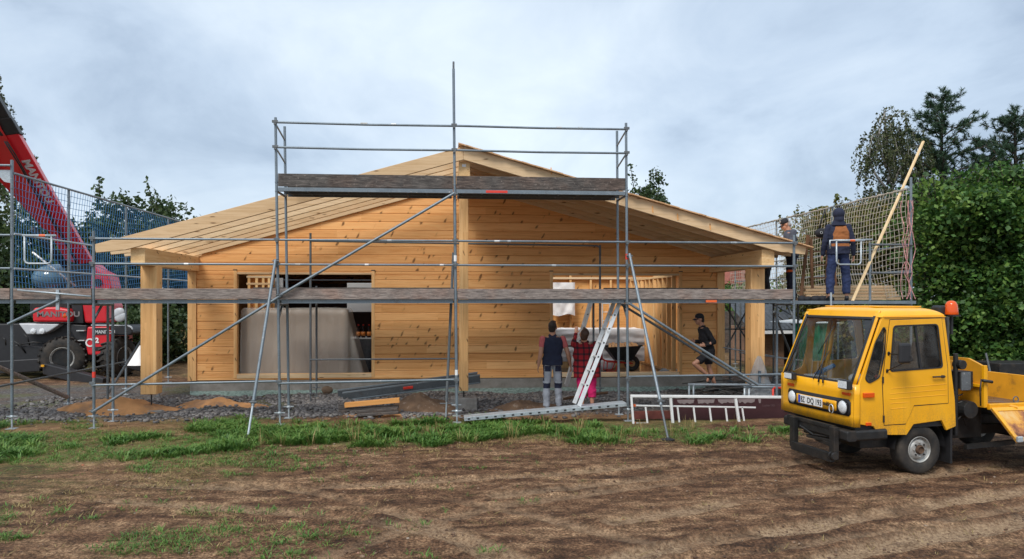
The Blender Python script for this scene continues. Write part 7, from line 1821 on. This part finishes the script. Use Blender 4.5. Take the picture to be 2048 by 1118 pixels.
p = U(1265, 846, 13.35); tag(MB().box(p.x, p.x+.75, 13.30, 13.36, .03, .17).build('rusty_strip', simple('rust_red_strip', (0.15,0.04,0.03), 0.7, 0, 0.4, 9)), 'short rust red board behind the left end of the aluminium frame', 'board')
# torn paper strip on the panel top
mb = MB(); xa, xb_ = U(1348,803,13.28).x, U(1522,803,13.28).x; mb.grid(lambda u, v: Vector((xa+(xb_-xa)*u, 13.283, U(1400, 799, 13.28).z-.0-(1-v)*(.07+.04*noise.noise(Vector((u*30,0,0))))*(1 if (u*4.3)%1 > .18 else 0))), 90, 2)
tag(mb.build('torn_label', simple('grey_torn_paper', (0.24,0.19,0.19), 0.8), pn), 'torn grey paper strip')
# guard frames leaning behind
for i, (x0, x1, y0, y1, Y, lb) in enumerate(((1376, 1600, 769, 800, 14.6, 'long galvanised guard frame standing behind the aluminium frame'), (1487, 1640, 774, 800, 14.2, 'second galvanised guard frame with red marking near the truck front'))):
    rt = thing('guard_frame', lb, 'frame', (U(x0, y1, Y).x, Y, 0)); a = U(x0, y0, Y); b = U(x1, y0+1, Y)
    MB().tube([a, b], .026, 10).build('top_tube', M['steel_light' if i == 0 else 'steel'], rt, True)
    for xx in (a.x+.02, a.x+.11, b.x-.05): MB().tube([(xx, Y, a.z), (xx, Y, .02)], .02, 8).build('leg', M['steel_light'], rt, True)
    if i: c = U(1546, 775, Y); MB().tube([c, c+Vector((.5,0,0))], .028, 10).tube([c+Vector((0,0,0)), (c.x, Y, .05)], .021, 8).build('red_marking', M['red_dull'], rt, True)
# foil bag around the right post foot, tubes stored beside it
p = U(1513, 790, 15.0); mb = MB()
mb.grid(lambda u, v: Vector((p.x+(.34*(1-v)**.8+.03)*math.cos(u*2*PI)*(1+.15*noise.noise(Vector((u*9, v*4, 2)))), 14.88+(.22*(1-v)+.02)*math.sin(u*2*PI)*(1+.2*noise.noise(Vector((u*7, v*5, 1)))), .05+v*.98+.03*noise.noise(Vector((u*8, v*3, 7))))), 36, 16)
tag(mb.build('plastic_bag', M['clearsheet'], smooth=True), 'pointed clear plastic sheet wrapped round the foot of the right porch post', 'plastic sheet')
mb = MB(); rt = thing('tube_frame', 'short galvanised tube cross beside the plastic sheet at the right post', 'frame', (U(1517,790,14.8).x, 14.8, 0))
MB().tube([U(1519, 800, 14.75), U(1519, 742, 14.75)], .03, 10).build('post', M['steel'], rt, True); MB().tube([U(1519, 750, 14.72), U(1585, 750, 14.72)], .03, 10).build('arm', M['steel'], rt, True)
# steel bars and dark rubbish between post and wall
rr = random.Random(3); mb = MB()
for k in range(26):
    c = U(rr.uniform(1410, 1500), 600, rr.uniform(15.5, 17)); a = rr.uniform(-.5, .5); l = rr.uniform(.2, .6); z = rr.uniform(.03, .28); mb.tube([(c.x-l*math.cos(a), c.y-l*math.sin(a), z), (c.x, c.y, z+rr.uniform(.02,.12)), (c.x+l*math.cos(a), c.y+l*math.sin(a), z+rr.uniform(-.03,.1))], .012, 5)
tag(mb.build('wire_scrap', M['blackmetal']), 'tangle of dark wire and bar scrap behind the running man', 'scrap', kind='stuff')
mb = MB(); mb.tube([U(1215, 785, 15.2), U(1160, 792, 15.1), U(1127, 798, 15.0)], .03, 8); tag(mb.build('rusty_pipe', M['brownwood'], smooth=True), 'dark brown pipe on the rubble behind the two onlookers', 'pipe')
for i, (px_, py_) in enumerate(((1283, 750),(1465,750))): pass
# right scaffold deck: batten stack, brown trestle ladder, bag, long batten
bs = thing('batten_stack', 'stack of greyish roof battens on the right scaffold deck behind the hooded person', 'timber', (U(1710, 600, 14.9).x, 14.9, 2.18))
for k in range(5):
    a = U(1612+6*(k%2), 597-7.2*k, 14.75); b = U(1806-3*k, 597-7.2*k, 14.75)
    MB().beam((a.x, 15.0, 2.20+.062*k), (b.x, 15.0, 2.20+.062*k+.01), .34-.03*k, .052, (0,0,1)).build('batten_layer', M['slat'], bs)
def brown_ladder():
    rt = thing('trestle_ladder', 'brown wooden trestle ladder standing on the right scaffold behind the roof edge', 'ladder', (U(1625, 600, 14.9).x, 14.9, 2.18))
    for (a, b, Y) in (((1616,470),(1601,603),14.8), ((1622,478),(1625,603),14.9), ((1655,490),(1652,603),15.3), ((1662,490),(1675,600),15.4)):
        p = U(*a, Y); q = U(*b, Y); q.z = 2.18; MB().beam(p, q, .03, .06, (1,0,0)).build('rail', M['brownwood'], rt)
    for k, py in enumerate((476, 503, 530, 556, 583)): MB().beam(U(1619, py, 14.9), U(1658, py-1, 15.3), .05, .025, (0,0,1)).build('rung', M['brownwood'], rt)
    return rt
brown_ladder()
p = U(1844, 283, 14.0); p = U(1846.5, 283, 14.6); q = U(1705, 602, 13.95); tag(MB().beam(p, q, .035, .055, (0,1,0), .003).build('batten', M['lumber'] if 0 else wood('pale_batten', (0.86,0.68,0.42), (0.72,0.52,0.28), axis=2, rowaxis=None, knots=.3)), 'long pale batten leaning diagonally against the right scaffold net', 'batten')
bg_ = thing('bag', 'black tool bag hanging by its strap left of the hooded person', 'bag', (U(1645, 475, 14.7).x, 14.7, U(1645,475,14.7).z-.1))
c = U(1644, 466, 14.7); MB().ell(c, .15, .09, .10, 16, 10).build('bag_body', M['blackcloth'], bg_, True); MB().tube([c+Vector((-.08,0,.05)), U(1648, 425, 14.72), U(1650, 418, 14.75), c+Vector((.10,0,.05))], .014, 6).build('strap', M['black'], bg_, True)
MB().lathe([(.02,0),(.028,0),(.028,.008),(.02,.008)], c+Vector((-.06,-.09,0)), (0,-1,0), 12, True).build('buckle', M['alu'], bg_)
mb = MB(); rr = random.Random(6)
for k in range(7): x = U(1600+k*9, 600, 14.6).x; mb.ell((x, 14.45+rr.uniform(-.1,.1), 2.2), .10, .08, .05+.03*rr.random(), 10, 6)
tag(mb.build('black_foil', M['blackcloth'], smooth=True), 'crumpled black foil on the right scaffold deck under the trestle ladder', 'foil')
# orange cloth scrap at the right beam
p = U(1500, 543, 15.6); mb = MB(); mb.grid(lambda u, v: Vector((p.x-.12+.24*u, 15.6+.02*math.sin(u*9), p.z-.05-.10*v*(1-.5*u))), 8, 4); tag(mb.build('orange_rag', M['sand']), 'small rust orange rag hanging under the right eave beam', 'rag')
# shed with black tin roof and brown brick wall, green tarp pavilion
YSH = 24.0
sh = thing('shed', 'low brown brick shed with a black corrugated roof beyond the right porch post', 'shed', (U(1560, 700, YSH).x, YSH+1.5, 0))
a = U(1526, 700, YSH); b = U(1568, 700, YSH); MB().box(a.x, b.x, YSH, YSH+3, 0, U(1500, 657, YSH).z).build('brick_wall', M['brick'], sh)
c = U(1600, 700, YSH+.4); MB().box(b.x+.02, c.x+2.5, YSH+.5, YSH+3, 0, U(1500, 648, YSH).z).build('dark_gate', simple('dark_planks', (0.028,0.018,0.015), .8, 0, .4, 3), sh)
mb = MB(); r0 = U(1520, 663, YSH-.5); r1 = U(1700, 652, YSH-.5); zt2 = U(1560, 605, YSH+3).z
n = 60
mb.grid(lambda u, v: Vector((r0.x-.3+(r1.x+1.5-r0.x)*u+v*.6, YSH-.5+3.6*v, r0.z+(zt2-r0.z)*v+.03*math.sin(u*n*2*PI/2.2)+.04*noise.noise(Vector((u*6, v*3, 0))))), 200, 6); mb.build('corrugated_roof', M['tar'], sh, True)
MB().beam((r0.x-.35, YSH-.5, r0.z-.03), (r1.x+1.5, YSH-.5, r0.z-.0), .06, .10).build('eave_board', M['whitepaint'], sh)
tn_ = thing('pavilion', 'green tarpaulin shelter with a white roof left of the truck windscreen', 'pavilion', (U(1605, 700, 20).x, 20, 0))
a = U(1588, 650, 19.6); b = U(1660, 650, 19.6); mb = MB(); mb.grid(lambda u, v: Vector((a.x+(b.x-a.x)*u, 19.6+.06*math.sin(u*22+v*3), (a.z+.02)*v+.02)), 50, 8); mb.build('green_side', M['green'], tn_, True)
mb = MB(); zt2 = a.z+.05; mb.add([(a.x-.1,19.5,zt2),(b.x+.4,19.5,zt2),(b.x+.4,21,zt2),(a.x-.1,21,zt2),((a.x+b.x)/2,20.7,zt2+.08)], [(0,1,4),(1,2,4),(2,3,4),(3,0,4),(0,3,2,1)]); mb.build('white_roof', M['whitepaint'], tn_)
for xx in (a.x-.02, b.x+.2): MB().tube([(xx, 19.55, 0), (xx, 19.55, zt2)], .03, 8).build('pole', M['steel'], tn_)
# neighbours far behind right and the brown bank left
nb = thing('house', 'far reddish house seen through the right net above the lower deck', 'house', (U(1500, 600, 48).x, 50, 0))
a = U(1462, 552, 48); b = U(1520, 552, 48); MB().box(a.x, b.x, 48, 54, 0, a.z-.5).build('wall', M['brick'], nb)
MB().prism([(a.x-.3, a.z-.5), (b.x+.3, a.z-.5), (b.x-.4, a.z+.9), (a.x+.4, a.z+.9)], (0, 47.9, 0), (1,0,0), (0,0,1), (0,6,0)).build('roof', simple('red_roof_tiles', (0.30,0.09,0.06), .8, 0, .2, 3), nb)
for k in range(3): x = a.x+.4+k*(b.x-a.x)/3.2; MB().box(x, x+.5, 47.95, 48.0, 1.2, 2.2).build('window', M['black'], nb)
mb = MB(); 
for k in range(16): x = U(1430, 600, 30).x+k*.55; mb.beam((x, 30, 0), (x, 30, 1.7), .5, .03, (0,1,0))
tag(mb.build('board_fence', M['darkplank']), 'dark board fence beyond the right scaffold feet', 'fence')
# light bag near the left post and handcart behind the truck bed
p = U(279, 718, 20.0); mb = MB(); mb.grid(lambda u, v: Vector((p.x+(.30*(1-v)+.03)*math.cos(u*2*PI)*(1+.2*noise.noise(Vector((u*6, v*3, 2)))), 20+(.25*(1-v)+.02)*math.sin(u*2*PI), p.z-.15+v*.5)), 28, 10)
tag(mb.build('white_bag', M['wrap'], smooth=True), 'pointed white bag beyond the left porch post', 'bag')
ct = thing('handcart', 'grey handcart with a spoked wheel standing behind the truck bed', 'cart', (U(1995, 760, 14.5).x, 14.5, 0))
a = U(1985, 720, 14.5); b = U(2075, 750, 14.5); MB().box(a.x, b.x, 14.3, 15.0, b.z-.0, a.z-.05).build('box', M['blackmetal'], ct, bevel=.02)
c = U(1988, 765, 14.3); c.z = .38; cw = MB().lathe([(.30,-.02),(.33,-.02),(.33,.02),(.30,.02)], c, (0,1,0), 28, True); 
for k in range(10): t_ = k*PI/5; cw.tube([c, c+Vector((math.cos(t_), 0, math.sin(t_)))*.31], .008, 5)
cw.tube([c, (c.x+.5, 14.6, .75)], .02, 6); cw.tube([(c.x, 14.3, 0.38), (c.x-.1, 14.4, 1.1)], .02, 6); cw.build('wheel', M['steel_dark'], ct)
p = U(1978, 745, 15); tag(MB().ell((p.x, 15.2, .55), .28, .25, .32, 16, 10).build('foil_bale', M['clearsheet'], smooth=True), 'foil wrapped bale in the shade behind the truck headboard', 'bale')
